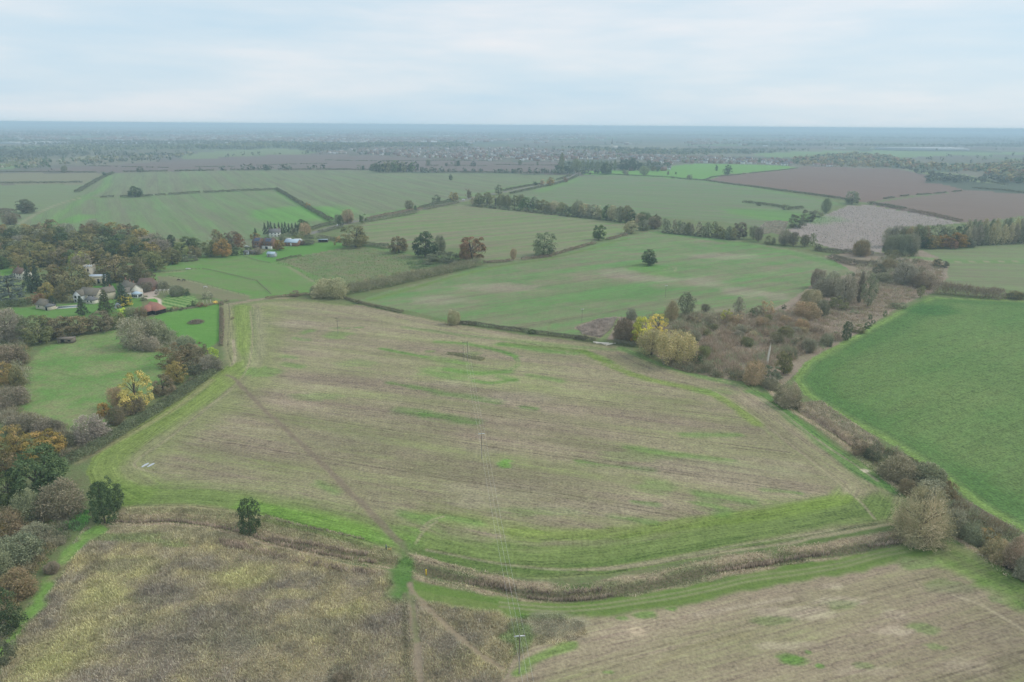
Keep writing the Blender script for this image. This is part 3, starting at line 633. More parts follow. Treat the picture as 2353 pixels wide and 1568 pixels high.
# --- ditch strip with banks
I_BANK = region('ditch_bank', 'rough grassy banks of the reedy ditch below the great field')
for ln, wd, tag_ in ((DITCH, 13, 0), (DITCH_E, 9, 1)):
    m, d, s = near_line(ln, wd)
    n1 = fbm(s / 9, d / 2.5, 41 + tag_, 3); d = d / np.where(GX[m] < gnd(*dsp('L', 1350, 660))[0], .62, 1.0) if tag_ == 0 else d; dd = d + (n1 - .5) * 3.5
    f = 1 - sstep(3.4, 4.9, dd)
    straw = np.array((.37, .31, .21)); wet = np.array((.14, .185, .075)); dk = np.array((.17, .155, .095))
    mixv = sstep(.35, .65, fbm(s / 14, d / 3, 77, 3))[:, None]
    c = straw * (1 - mixv) + wet * mixv
    core = (1 - sstep(1.0, 2.2, d + (n1 - .5)))[:, None]; c = c * (1 - core) + dk * core
    ca[m, :3] += (c - ca[m, :3]) * f[:, None]; cb[m, :3] += (c * .8 - cb[m, :3]) * f[:, None]
    par[m, 1] += (.6 - par[m, 1]) * f; par[m, 2] += (.7 - par[m, 2]) * f
    if tag_ == 0: fid[m[dd < 4.2]] = I_BANK
stripe(pl('Z', 300, 1178, 430, 1176, 560, 1196, 700, 1232, 820, 1262, 905, 1284), 7, (.31, .27, .165), g=.4, soft=.5, strength=.8, jit=1.2, grain=.6)
stripe(pl('L', 300, 340, 560, 400, 850, 470, 1100, 540), 1.6, (.17, .22, .075), soft=.7, strength=.7, jit=.5)
# mown margins each side of the ditch
I_MARG = region('grass_track', 'mown green track beside the ditch below the great field')
stripe(pl('L', 1420, 860, 1560, 900, 1750, 925, 2000, 965, 2150, 985) + pl('M', 100, 1010, 400, 1025, 700, 1010, 1000, 975, 1300, 930, 1600, 870, 1900, 800, 2267, 745) + pl('N', 300, 725, 700, 690, 1000, 610, 1300, 555), 5.5, GRASS, soft=.35, strength=.9, jit=.8, fieldid=I_MARG, follow=True, grain=.25)
for o_ in (-9, 9):
    stripe([(x, y + o_ * .55) for x, y in pl('M', 0, 980, 400, 1015, 700, 1000, 1000, 960, 1300, 915, 1600, 855, 1900, 785, 2267, 735) + pl('N', 700, 680, 1000, 600, 1300, 545)], .7, (.32, .31, .19), soft=.5, strength=.5)
stripe(pl('N', 1300, 560, 1550, 640, 1800, 780, 2071, 940), 8, DEEP, soft=.5, strength=.75, jit=1.5)
stripe(pl('N', 1450, 660, 1700, 780, 1850, 870, 1950, 940), 5, (.16, .30, .055), soft=.8, strength=.6, jit=1.5)
stripe(pl('N', 1560, 560, 1800, 690, 2071, 860), 6, GRASS, soft=.5, strength=.6, jit=1)
stripe(pl('N', 0, 555, 300, 520, 700, 450, 1050, 375), 3, DEEP, soft=.6, strength=.7, jit=.5)
stripe(pl('M', 600, 720, 1000, 690, 1500, 610, 2000, 540, 2267, 500) + pl('N', 500, 470, 800, 420, 1060, 370), 1.2, (.37, .32, .22), soft=.5, strength=.7, jit=.4)
stripe(pl('H', 0, 130, 180, 190, 300, 310, 500, 470, 700, 640, 900, 790, 1060, 870, 1200, 930), 4.5, (.095, .225, .05), soft=.5, strength=.85, jit=.8)
stripe(pl('H', 0, 150, 200, 250, 400, 410, 600, 560, 800, 690, 1000, 830), .9, (.33, .29, .2), soft=.5, strength=.7, jit=.4)
blob('H', 905, 752, 40, 12, (.62, .54, .42), strength=.8)
# bottom right field patches
bo = [I_BOTR]
for x, y, rx, ry, s in ((650, 950, 250, 40, .55), (330, 1040, 380, 50, .5), (1080, 1180, 170, 40, .5), (620, 840, 120, 30, .4), (250, 1290, 300, 40, .4), (1100, 1060, 130, 40, .35), (900, 1480, 250, 40, .3), (1600, 1450, 250, 60, .3)):
    blob('N', x, y, rx, ry, (.47, .385, .30), strength=s, only=bo, seed=x)
for x, y, rx, ry, s in ((300, 1390, 110, 50, .7), (525, 1440, 40, 20, .8), (440, 1340, 30, 15, .7), (1300, 1160, 130, 40, .45), (700, 980, 150, 40, .35), (180, 1100, 200, 40, .4), (1500, 850, 200, 60, .35), (850, 1440, 100, 30, .4), (1850, 940, 60, 25, .5), (1250, 650, 200, 60, .55), (1400, 1300, 90, 25, .4)):
    blob('N', x, y, rx, ry, (.13, .25, .055), strength=s, only=bo, seed=x)
for x, y, rx, ry, s in ((1650, 900, 350, 60, .4), (1850, 1200, 200, 80, .35), (700, 1300, 300, 40, .3), (330, 900, 120, 30, .35)):
    blob('N', x, y, rx, ry, (.25, .20, .155), strength=s, only=bo, seed=x)
for x, y, rx, ry, s in ((1100, 1060, 130, 30, .7), (1300, 1010, 60, 25, .7), (930, 1085, 60, 20, .6), (2200, 1400, 150, 40, .6), (820, 1490, 60, 15, .5)):
    blob('M', x, y, rx, ry, (.13, .26, .05), strength=s, only=bo, seed=x)
stripe(pl('M', 130, 1490, 260, 1400, 400, 1340, 540, 1290), 2.4, (.16, .29, .06), soft=.6, strength=.8, jit=.6)
stripe(pl('M', 1200, 1440, 1400, 1320, 1650, 1250, 1900, 1200), 1.2, (.23, .21, .12), soft=.8, strength=.6, jit=.4, only=bo)
stripe(pl('M', 1480, 1060, 1800, 1000, 2200, 930), 1.0, (.43, .37, .28), soft=.8, strength=.5, jit=.3, only=bo)
stripe(pl('N', 1550, 915, 1750, 985, 1950, 1100, 2071, 1180), .9, (.42, .38, .26), soft=.6, strength=.6, only=bo)
blob('M', 1040, 1180, 70, 40, (.56, .46, .32), strength=.8)
blob('M', 380, 1130, 260, 110, (.30, .265, .20), g=.4, strength=.7)
blob('M', 560, 1230, 110, 30, (.20, .17, .135), strength=.5)
blob('M', 130, 1200, 120, 150, (.15, .25, .07), strength=.5)
# rough grassland: yellow and grey-brown patches, paths
ro = [I_ROUGH]
rr = np.where(fid == I_ROUGH)[0]
ca[rr, 3] = np.clip(.5 + 1.5 * (fbm(GX[rr] / 13, GY[rr] / 10, 51, 4) - .5), 0, 1)
for c, x, y, rx, ry, s in (('K', 620, 1050, 220, 130, .8), ('K', 420, 1350, 260, 160, .8), ('K', 820, 860, 200, 60, .6), ('K', 1500, 900, 200, 90, .6), ('L', 130, 760, 200, 90, .7), ('L', 480, 900, 200, 40, .6), ('L', 1000, 1020, 200, 60, .5), ('K', 250, 1500, 200, 100, .8)):
    blob(c, x, y, rx * 1.15, ry * 1.15, (.36, .325, .165), strength=s * .7, only=ro, seed=int(x))
for c, x, y, rx, ry, s in (('K', 1000, 1030, 200, 70, .8), ('K', 800, 1230, 150, 100, .6), ('K', 1250, 1230, 400, 160, .6), ('K', 700, 860, 150, 50, .5), ('L', 700, 1150, 300, 90, .5), ('L', 100, 1250, 300, 80, .6), ('L', 870, 1500, 120, 80, .95), ('L', 1750, 1300, 200, 160, .6), ('L', 650, 760, 120, 40, .4), ('K', 1480, 1340, 120, 60, .7)):
    blob(c, x, y, rx, ry, (.205, .178, .135), strength=s * .85, only=ro, seed=int(x))
blob('K', 1000, 640, 500, 60, (.31, .27, .17), g=.3, strength=.8, only=ro)
I_GPATH = region('grass_path', 'green mown path along the edge of the bottom left scrub')
stripe(pl('K', -60, 1500, 0, 1390, 150, 1200, 280, 1000, 400, 820, 520, 690, 600, 640), 3.6, (.15, .30, .06), soft=.5, strength=.95, jit=1.2, fieldid=I_GPATH)
stripe(pl('K', 330, 930, 380, 870), 3, (.24, .19, .13), soft=.8, strength=.7)
stripe(pl('K', 500, 680, 800, 690, 1100, 720), 3, (.16, .24, .07), soft=.8, strength=.5, jit=2)
I_CROSS = region('grass_crossing', 'lush green crossing over the ditch where the footpaths meet')
blob('L', 1350, 760, 90, 150, (.095, .20, .045), g=.3, strength=.9)
stripe(pl('L', 1350, 590, 1350, 700, 1345, 800, 1360, 900), 5.5, (.09, .19, .045), soft=.7, strength=.9, jit=2, fieldid=I_CROSS)
I_PATH2 = region('footpath', 'worn footpath running down through the rough grassland')
stripe(pl('L', 1400, 820, 1410, 920, 1430, 1060, 1455, 1300, 1485, 1568, 1500, 1700), 1.6, (.26, .22, .16), soft=.6, strength=.85, jit=.5, fieldid=I_PATH2, grain=.2)
stripe(pl('L', 1410, 920, 1430, 1060, 1450, 1250), 1.2, (.13, .19, .06), soft=.7, strength=.5, jit=.4)
stripe(pl('L', 1358, 900, 1362, 1150, 1370, 1350, 1392, 1568), 1.0, (.17, .16, .10), soft=.8, strength=.7, jit=.3)
I_PATH3 = region('footpath', 'worn footpath forking right through the rough grassland')
stripe(pl('L', 1395, 830, 1430, 890, 1500, 965, 1700, 1160, 1900, 1330, 2100, 1460), 1.4, (.30, .25, .17), soft=.6, strength=.85, jit=.5, fieldid=I_PATH3, grain=.2)
# crop field margin and growth
cm = np.where(fid == I_CROP)[0]; dC, sC = seg_dist(GP[cm], np.vstack([CROP, CROP[:1]]))
f = 1 - sstep(2.0, 3.6, dC + 1.2 * (fbm(GX[cm] / 4, GY[cm] / 4, 66, 2) - .5)); lime = np.array((.20, .31, .085)); ca[cm, :3] += (lime - ca[cm, :3]) * f[:, None] * .9; cb[cm, :3] += (lime * .9 - cb[cm, :3]) * f[:, None] * .9
f = sstep(4, 5.5, dC) * (1 - sstep(9, 20, dC)); ca[cm, 3] += .4 * f
ca[cm, 3] += .7 * (fbm(GX[cm] / 60, GY[cm] / 35, 61, 3) - .5)
k_ = np.where(dC < 12)[0]; rows[cm[k_], 0] = sC[k_]; rows[cm[k_], 1] = dC[k_]
blob('G', 1500, 830, 300, 60, (.045, .13, .035), strength=.6, only=[I_CROP])
# mid field streaks
md = [I_MIDF]
mfi = np.where(fid == I_MIDF)[0]; ca[mfi, 3] += .8 * (fbm(GX[mfi] / 60, GY[mfi] / 42, 71, 3) - .5)
stripe(pl('Z', 850, 690, 1000, 648, 1120, 618, 1300, 586, 1440, 548), 5, GRASS, soft=.6, strength=.75, jit=1.5, only=md)
stripe(pl('Z', 1510, 535, 1650, 553, 1800, 578, 1950, 615), 14, (.10, .255, .06), soft=.7, strength=.7, jit=3, only=md)
blob('F', 600, 60, 200, 60, (.13, .27, .06), strength=.6, only=md)
stripe(pl('F', 680, 60, 790, 40, 780, 70), 1.5, (.34, .29, .2), soft=.6, strength=.5, only=md)
for l in (pl('F', 0, 230, 300, 150, 600, 70), pl('F', 900, 340, 1200, 310, 1500, 230, 1800, 170), pl('F', 1330, 160, 1560, 120), pl('Z', 1260, 758, 1270, 740, 1330, 725), pl('F', 500, 370, 900, 380)):
    stripe(l, 1.6, (.17, .19, .09), soft=.6, strength=.6, jit=.4, only=md)
for c, x, y, rx, ry in (('F', 330, 80, 180, 40), ('F', 1000, 150, 200, 40), ('F', 1300, 230, 200, 40), ('F', 1550, 260, 130, 40), ('Z', 1010, 690, 80, 12), ('Z', 1150, 660, 90, 12), ('Z', 1500, 640, 80, 8), ('Z', 1680, 590, 90, 8)):
    blob(c, x, y, rx, ry, (.33, .28, .215), strength=.55, only=md, seed=int(x))
blob('F', 170, 520, 170, 75, (.27, .20, .155), strength=1)
stripe(pl('F', 320, 440, 270, 530, 215, 610), 3.5, (.17, .24, .09), soft=.4, strength=.9)
# striped garden lawn: mower bands curving with the drive
k_ = np.where(fid == I_STRIPE)[0]; c0 = gnd(*dsp('A', 1200, 800))
ca[k_, 3] = (np.sin(np.hypot(GX[k_] - c0[0], GY[k_] - c0[1]) * 2 * math.pi / 3.4) > 0) * .95
# garden drive loop
I_DRIVE = region('garden_path', 'pale curving path from the drive to the red-roofed barn')
stripe(pl('A', 1400, 808, 1470, 808, 1505, 830, 1500, 870, 1480, 905, 1490, 950), 2.2, (.60, .52, .42), soft=.15, strength=1, fieldid=I_DRIVE, grain=.1)
stripe(pl('A', 1380, 955, 1440, 955, 1500, 945), 3.2, (.60, .53, .43), soft=.1, strength=1, fieldid=I_DRIVE, grain=.1)
# meadow path, pasture paths
stripe(pl('J', 230, 600, 450, 640, 700, 695, 850, 745, 1000, 800), 1.0, (.10, .18, .05), soft=.7, strength=.7, jit=.3)
stripe(pl('A', 1430, 570, 1640, 560, 1830, 540), 3, (.30, .27, .18), soft=.4, strength=.6)
stripe(pl('A', 1580, 600, 1850, 660, 2130, 735, 2353, 790), 2, (.27, .29, .16), soft=.7, strength=.6, jit=.5)
stripe(pl('B', 540, 570, 640, 630, 760, 700), 3, (.27, .24, .16), soft=.8, strength=.6, jit=.6)
stripe(pl('O', 0, 190, 250, 165, 470, 130, 700, 120), 3.5, (.36, .29, .22), soft=.5, strength=.7, jit=.6)
stripe(pl('A', 2140, 870, 2150, 1050, 2160, 1250, 2200, 1400), 6, (.27, .27, .15), soft=.5, strength=.8, jit=.8)
stripe(pl('A', 2165, 1450, 2210, 1380, 2190, 1200), 1.2, (.40, .34, .25), soft=.5, strength=.7, jit=.4)
stripe(pl('J', 700, 1450, 1000, 1290, 1300, 1130, 1600, 950, 1900, 720), 3, (.27, .25, .14), soft=.7, strength=.6, jit=.8)
stripe(pl('J', 820, 1500, 1000, 1330, 1300, 1160, 1600, 990, 1850, 800), 1.0, (.12, .21, .05), soft=.7, strength=.5, jit=.3)
# margins of the far fields
for l, wd in ((pl('Z', 100, 520, 190, 460, 240, 455), 10), (pl('Z', 740, 500, 860, 492, 1060, 455, 1215, 422, 1300, 408), 8), (pl('Z', 640, 442, 760, 515), 12), (pl('Z', 1090, 472, 1260, 486, 1440, 512), 12), (pl('Z', 1330, 410, 1240, 440), 20),
              (pl('Z', 1610, 416, 1760, 438, 1930, 470), 10), (pl('Z', 1690, 490, 1760, 500, 1820, 510), 24), (pl('Z', 250, 402, 240, 430, 190, 455), 14), (pl('Z', 870, 505, 980, 486), 10), (pl('Z', 780, 548, 900, 576, 1110, 602), 9), (pl('Z', 2100, 592, 2200, 600, 2353, 602), 14)):
    stripe(l, wd, (.13, .275, .07), soft=.7, strength=.7, jit=2)
stripe(pl('Z', 2100, 603, 2200, 602, 2353, 601), 2.5, (.33, .29, .2), soft=.4, strength=.8)
stripe(pl('C', 130, 750, 250, 680, 400, 615, 540, 575), 4, (.33, .31, .2), soft=.6, strength=.6)
blob('C', 2000, 685, 400, 50, (.13, .31, .06), strength=.7); blob('C', 500, 720, 120, 40, (.13, .30, .06), strength=.6)
blob('E', 780, 640, 300, 40, (.12, .27, .06), strength=.6)
# road
I_ROAD = region('road', 'grey country road curving away between hedges towards the village')
ROAD = pl('B', 740, 285, 900, 240, 980, 215, 1120, 185, 1250, 160, 1500, 110, 1750, 65, 2050, 5) + pl('D', 900, 600, 1000, 575, 1200, 535, 1400, 495, 1580, 462, 1650, 432, 1685, 410, 1690, 398, 1665, 385)
stripe(ROAD, 10, (.24, .24, .15), soft=.3, strength=.8, jit=1)
stripe(ROAD, 5.8, (.21, .205, .20), g=.1, soft=.12, strength=1, fieldid=I_ROAD, grain=.1)
stripe(pl('D', 1560, 470, 1570, 480, 1460, 500), 3, (.3, .27, .2), soft=.5, strength=.4)

# --- build one mesh per field from the shared net
ids = (np.arange(nr - 1)[:, None] * nc + np.arange(nc - 1)[None, :]).ravel()
quads = np.stack([ids, ids + nc, ids + nc + 1, ids + 1], 1)
vote = fid[quads]
fface = vote[:, 0].copy(); eq = vote[:, 2] == vote[:, 3]; fface[eq] = vote[eq, 2]
V3 = np.stack([GX, GY, GZ], 1)
def ground_piece(name, label, sel, cat):
    q = quads[sel]; u, inv = np.unique(q.ravel(), return_inverse=True)
    me = mesh(name, V3[u], inv.reshape(-1, 4)[:, ::-1], MAT['ground'], smooth=True,
              attrs={'col_a': ('FLOAT_COLOR', np.clip(ca[u] * (1.09, 1, .97, 1), 0, 1)), 'col_b': ('FLOAT_COLOR', np.clip(cb[u] * (1.09, 1, .97, 1), 0, 1)), 'pattern': ('FLOAT_VECTOR', par[u]), 'rows': ('FLOAT_VECTOR', rows[u])})
    o = link(name, me); tag(o, label, cat, kind='structure'); return o
ground_piece('ground', 'wide green and brown farmland reaching to the hazy horizon', fface == -1, 'ground')
for i, f in enumerate(FIELDS):
    if (fface == i).any(): ground_piece(f[0], f[9], fface == i, f[0].split('_')[-1])
for i, (nm, lab) in enumerate(EXTRA):
    s = fface == nf + i
    if s.any(): ground_piece(nm, lab, s, nm.split('_')[-1])

# ------------------------------------------------------------------ trees and shrubs: prototypes in a 1 x 1 x 1 box
COL = dict(dkgreen=(.056, .078, .040), green=(.082, .112, .048), olive=(.135, .135, .066), olivebrown=(.15, .125, .072), brown=(.138, .118, .080), redbrown=(.17, .102, .062),
           orange=(.225, .15, .052), ochre=(.20, .16, .066), yellow=(.40, .335, .075), yellowgreen=(.27, .28, .065), lime=(.24, .30, .06), grey=(.19, .178, .135), greygreen=(.148, .158, .103),
           tan=(.245, .20, .125), pale=(.265, .245, .155), purple=(.135, .120, .090), cedar=(.085, .11, .095), conifer=(.044, .060, .042), darkbush=(.092, .096, .064), mauve=(.165, .148, .108), red=(.3, .07, .04))


LEAF_GAIN = np.array((2.0, 1.95, 1.78))
def lobes(rng, n, fn, inner=.2, lumps=0):
    """lobe centres spread over an uneven outline fn(z)->radius, in the unit box; lumps: a crown of several swelling domes"""
    if lumps:
        zs = np.linspace(.02, .98, 97); ok_ = [z for z in zs if fn(z) > .02]; z0, z1 = ok_[0], ok_[-1]
        a = np.arange(lumps) * 2.39996 + rng.uniform(0, 6.28) + rng.normal(0, .4, lumps); q = np.sqrt((np.arange(lumps) + .4) / lumps) * .34
        R = rng.uniform(.11, .215, lumps); R[0] = .34; R[min(1, lumps - 1)] = .28; ctr = np.stack([np.cos(a) * q, np.sin(a) * q], 1); top = z1 - (z1 - z0) * np.clip((q / .34) ** 1.5 * rng.uniform(.05, .75, lumps), 0, .62)
        out_ = []; tone = rng.normal(0, .17, lumps)
        while len(out_) < n:
            i = rng.integers(0, lumps); d = rng.normal(size=3); d /= np.linalg.norm(d)
            hz_ = (top[i] - z0) / 2; s_ = 1.0 if rng.uniform() > inner else rng.uniform(.2, .9)
            p = np.array([ctr[i, 0] + d[0] * R[i] * s_, ctr[i, 1] + d[1] * R[i] * s_, z0 + hz_ + d[2] * hz_ * s_])
            ins = (((p[:2] - ctr) / R[:, None]) ** 2).sum(1) + ((p[2] - z0 - (top - z0) / 2) / ((top - z0) / 2)) ** 2
            ins[i] = 2
            if ins.min() < .72 and rng.uniform() > .12: continue
            out_.append((*p, R[i], *d, tone[i]))
        return np.array(out_)
    zs = np.linspace(.005, .995, 200); w_ = np.array([max(fn(z), 0) for z in zs]) + 1e-9
    w_ = np.where(w_ > 1e-8, w_ + .06, 0); cdf = np.cumsum(w_) / w_.sum()
    ph = rng.uniform(0, 6.28, 6)
    z = np.interp((np.arange(n) + rng.uniform(0, 1, n)) / n, cdf, zs)
    a = np.arange(n) * 2.39996 + rng.normal(0, .35, n)
    r0 = np.array([max(fn(q), .01) for q in z])
    mod = 1 + .13 * np.sin(2 * a + ph[0] + 3 * z) + .11 * np.sin(3 * a + ph[1] - 5 * z) + .09 * np.sin(5 * a + ph[2] + 9 * z) + .07 * np.sin(8 * a + ph[3] - 14 * z)
    q = np.where(rng.uniform(size=n) < inner, rng.uniform(.15, .7, n), rng.uniform(.72, 1.0, n))
    r = r0 * q * np.clip(mod, .55, 1.25)
    return np.stack([r * np.cos(a), r * np.sin(a), z, r0], 1)

def leafy(seed, fn, nl, per, lr, cs, flat=1.0, droop=0.0, lumps=0):
    rng = np.random.default_rng(seed)
    Lb = lobes(rng, nl, fn, lumps=lumps); rad = lr * rng.uniform(.65, 1.25, nl)
    Cs, Ds, Vs = [], [], []
    for i in range(nl):
        c = Lb[i, :3]; d = rng.normal(size=(per, 3)); d /= np.linalg.norm(d, axis=1, keepdims=True); d[:, 2] = np.where(d[:, 2] < -.35, -d[:, 2], d[:, 2])
        r = rad[i] * rng.uniform(.45, 1.05, per) ** .6
        p = c + d * r[:, None] * (1, 1, flat); p[:, 2] -= droop * rng.uniform(0, 1, per) ** 2
        Cs.append(p); Ds.append(d + rng.normal(size=(per, 3)) * .45); Vs.append(np.clip(.5 + (Lb[i, 7] if lumps else 0) + rng.normal(0, .11) + rng.normal(0, .14, per), 0, 1))
    C = np.vstack(Cs); D = np.vstack(Ds); v = np.concatenate(Vs)
    C[:, 2] = np.clip(C[:, 2], .0, 1.02)
    V, F = cards(C, D, cs * rng.uniform(.6, 1.2, len(C)), cs * rng.uniform(.6, 1.2, len(C)), rng)
    return mesh('crown', V, F, MAT['leaf'], attrs={'v': ('FLOAT', np.repeat(v, 4))})

def twiggy(seed, fn, n, ln, wd, leaf=0.25, cs=.02, spread=1.0, lumps=0):
    """bare or thinly leaved crown: twigs fanning outwards plus a few leaves"""
    rng = np.random.default_rng(seed)
    Lb = lobes(rng, n, fn, .35, lumps); P0 = Lb[:, :3] + rng.normal(size=(n, 3)) * .03; P0[:, 2] = np.clip(P0[:, 2] * (.93 + .14 * fbm(P0[:, 0] * 4 + 5, P0[:, 1] * 4, seed, 2)), .01, 1)
    d = np.stack([P0[:, 0] * 1.6, P0[:, 1] * 1.6, .15 + .5 * P0[:, 2]], 1) + rng.normal(size=(n, 3)) * .34 * spread
    if lumps: d = Lb[:, 4:7] * .9 + (0, 0, .25) + rng.normal(size=(n, 3)) * .3 * spread
    d /= np.linalg.norm(d, axis=1, keepdims=True)
    l = ln * rng.uniform(.5, 1.3, n)[:, None]
    V, F = sticks(P0 - d * l * .5, P0 + d * l * .5, wd * rng.uniform(.7, 1.4, n), rng)
    nl = int(n * leaf); v = np.clip(.5 + .2 * rng.normal(size=n) + .35 * (fbm(P0[:, 0] * 5, P0[:, 2] * 5, seed, 2) - .5) + (Lb[:, 7] if lumps else 0), 0, 1)
    if nl:
        k = rng.integers(0, n, nl); C = P0[k] + d[k] * l[k] * .45 + rng.normal(size=(nl, 3)) * .015
        V2, F2 = cards(C, rng.normal(size=(nl, 3)) + (0, 0, .6), cs, cs, rng)
        F = np.vstack([F, F2 + len(V)]); V = np.vstack([V, V2]); v = np.concatenate([v, np.clip(v[k] + .08 + .14 * rng.normal(size=nl), 0, 1)])
    V[:, 2] = np.clip(V[:, 2], 0, 1.04)
    return mesh('crown', V, F, MAT['twig'], attrs={'v': ('FLOAT', np.repeat(v, 4))})

def trunk_mesh(seed, h0=.35, r0=.035, nl=7, reach=.34, top=.75):
    rng = np.random.default_rng(seed); b = MB()
    lean = rng.normal(0, .02, 2)
    b.tube([(0, 0, -.04), (lean[0] * .3, lean[1] * .3, h0 * .5), (lean[0], lean[1], h0), (lean[0] * 1.5, lean[1] * 1.5, top)], [r0 * 1.25, r0 * .9, r0 * .75, r0 * .22], 7)
    for i in range(nl):
        a = 2 * math.pi * (i + rng.uniform(-.3, .3)) / nl; z0 = h0 * rng.uniform(.75, 1.35); rr = reach * rng.uniform(.6, 1.05); z1 = min(.9, z0 + rng.uniform(.18, .42))
        c, s = math.cos(a), math.sin(a)
        b.tube([(lean[0], lean[1], z0), (c * rr * .5, s * rr * .5, z0 + (z1 - z0) * .6), (c * rr, s * rr, z1)], [r0 * .45, r0 * .3, r0 * .1], 5)
    return mesh('trunk', np.array(b.v), b.f, MAT['bark'], smooth=True)

dome = lambda lo, p=2.2: (lambda z: 0.46 * max(0, 1 - abs((z - (lo + 1) / 2) / ((1 - lo) / 2)) ** p) ** .5 if z > lo else 0)
bushf = lambda z: 0.46 * max(0, 1 - z ** 2.4) ** .5
ovalf = lambda lo: (lambda z: 0.44 * math.sin(math.pi * min(1, max(0, (z - lo) / (1 - lo))) ** .8) ** .7 if z > lo else 0)
conef = lambda lo, e=.9: (lambda z: 0.47 * (1 - z) ** e * min(1, (z - lo) / .08) if z > lo else 0)
columnf = lambda z: 0.42 * min(1, (z + .02) / .12) * min(1, (1.02 - z) / .35) ** .6
def cedar_f(z):
    t = (z * 6.0) % 1.0
    return (0.48 * (1 - z * .55)) if (t < .42 and z > .12) else 0

TRUNK = [trunk_mesh(11), trunk_mesh(12, .28), trunk_mesh(13, .42, .03, 6, .3, .85)]
TRUNK_THIN = [trunk_mesh(21, .5, .02, 5, .2, .92), trunk_mesh(22, .45, .022, 6, .24, .9)]
TRUNK_SPIRE = [trunk_mesh(31, .8, .022, 0, 0, .97)]
PROTO = {
 'oak': ([leafy(s, dome(.08), 135, 56, .105, .022, lumps=11) for s in (1, 2, 3, 41)], TRUNK), 'oak_far': ([leafy(s, dome(.08), 40, 24, .14, .046, lumps=5) for s in (4, 5, 6)], TRUNK),
 'oval': ([leafy(s, ovalf(.05), 85, 52, .115, .023) for s in (7, 8)], TRUNK_THIN), 'oval_far': ([leafy(s, ovalf(.05), 30, 24, .16, .05) for s in (9, 10)], TRUNK_THIN),
 'bush': ([leafy(s, bushf, 100, 46, .105, .023, lumps=10) for s in (11, 12, 13, 42)], None), 'bush_far': ([leafy(s, bushf, 32, 22, .15, .05, lumps=4) for s in (14, 15)], None),
 'domed': ([leafy(61, bushf, 120, 44, .10, .022)], None),
 'open': ([leafy(s, dome(.06), 80, 46, .095, .022, lumps=11) for s in (16, 17)], TRUNK),
 'bare': ([twiggy(s, dome(.10), 3600, .125, .0046, .9, .017, lumps=13) for s in (18, 19, 20)], TRUNK), 'bare_far': ([twiggy(s, dome(.10), 800, .22, .011, .6, .035) for s in (21, 22)], TRUNK),
 'baretall': ([twiggy(s, ovalf(.05), 2600, .17, .005, .5, .018, .7) for s in (23, 24)], TRUNK_THIN), 'baretall_far': ([twiggy(s, ovalf(.03), 650, .20, .014, .45, .04, .7) for s in (25, 26)], TRUNK_THIN),
 'barebush': ([twiggy(s, bushf, 3800, .11, .0050, 1.1, .019, 1.2, lumps=13) for s in (27, 28, 29, 40)], None), 'barebush_far': ([twiggy(s, bushf, 800, .18, .013, .7, .04, 1.3, lumps=5) for s in (30, 31)], None),
 'shaggy': ([twiggy(51, lambda z: .47 * (1 - z ** 2.0) ** .6 * min(1, .45 + z * 2.2), 6000, .13, .0032, .6, .0115, 1.3, lumps=19)], TRUNK),
 'conifer': ([leafy(s, conef(.02), 100, 44, .09, .022, .7, .03) for s in (32, 33)], TRUNK_SPIRE), 'conifer_far': ([leafy(s, conef(.02), 40, 20, .12, .045, .7, .03) for s in (34,)], TRUNK_SPIRE),
 'column': ([leafy(s, columnf, 90, 46, .115, .025) for s in (35, 36)], TRUNK_SPIRE),
 'willow': ([leafy(s, dome(.22, 2.6), 150, 60, .095, .02, 1.5, .30) for s in (37, 38)], TRUNK), 'cedar': ([leafy(39, cedar_f, 110, 48, .10, .023, .28)], TRUNK_SPIRE),
}
SHRUBBY = ('bush', 'barebush')
NAMES = dict(domed='shrub', shaggy='bare_tree', oak='broadleaf_tree', oval='upright_tree', open='autumn_tree', bare='bare_tree', baretall='bare_tree', conifer='conifer_tree', column='evergreen_tree', willow='willow_tree', cedar='cedar_tree', bush='shrub', barebush='thicket_shrub')
CATS = dict(shrub='shrub', thicket_shrub='shrub')
_tr = random.Random(5)
_count = {}

def plant(xy, wm, hm, kind, colour, label, group=None, far=None, name=None):
    d = depth_at(xy)
    if far is None: far = wm * FPX / d < 26
    key = kind + '_far' if far and kind + '_far' in PROTO else kind
    crowns, trunks = PROTO[key]
    k = _count[key] = _count.get(key, -1) + 1
    z = zat(*xy); rz = _tr.uniform(0, 6.28)
    c = COL[colour] if isinstance(colour, str) else colour
    c = tuple(q * g_ for q, g_ in zip(c, LEAF_GAIN))
    j = _tr.uniform(.88, 1.14); c = tuple(min(.9, q * j * _tr.uniform(.95, 1.05)) for q in c)
    nm = name or NAMES[kind]; cat = CATS.get(nm, 'tree'); sc = (wm, wm * _tr.uniform(.92, 1.08), hm)
    if trunks is None:
        o = link(nm, crowns[k % len(crowns)], None, (xy[0], xy[1], z - .1), rz, sc, c)
        return tag(o, label, cat, group)
    r = empty(nm, (xy[0], xy[1], z), rz); r.scale = sc
    link('trunk', trunks[k % len(trunks)], r); link('crown', crowns[k % len(crowns)], r, color=c)
    return tag(r, label, cat, group)

def T(c, x, top, bot, wd, kind, colour, label, group=None, **kw):
    """tree or shrub filling the given box of a measured crop"""
    k = CROPS[c][2]; X, yb = dsp(c, x, bot); W = wd / k; Hh = (bot - top) / k
    r = ray([X], [yb])[0]; s = -r[2] / np.linalg.norm(r); co = math.sqrt(1 - s * s)
    hh = 2 * math.sqrt(max((Hh / 2) ** 2 - (W / 2 * s) ** 2, (.3 * Hh) ** 2)) / co
    by = yb - Hh / 2 + hh / 2 * co
    p = gnd(X, by); m = depth_at(p) / FPX
    return plant(p, W * m * 1.03, hh * m, kind, colour, label, group, **kw)

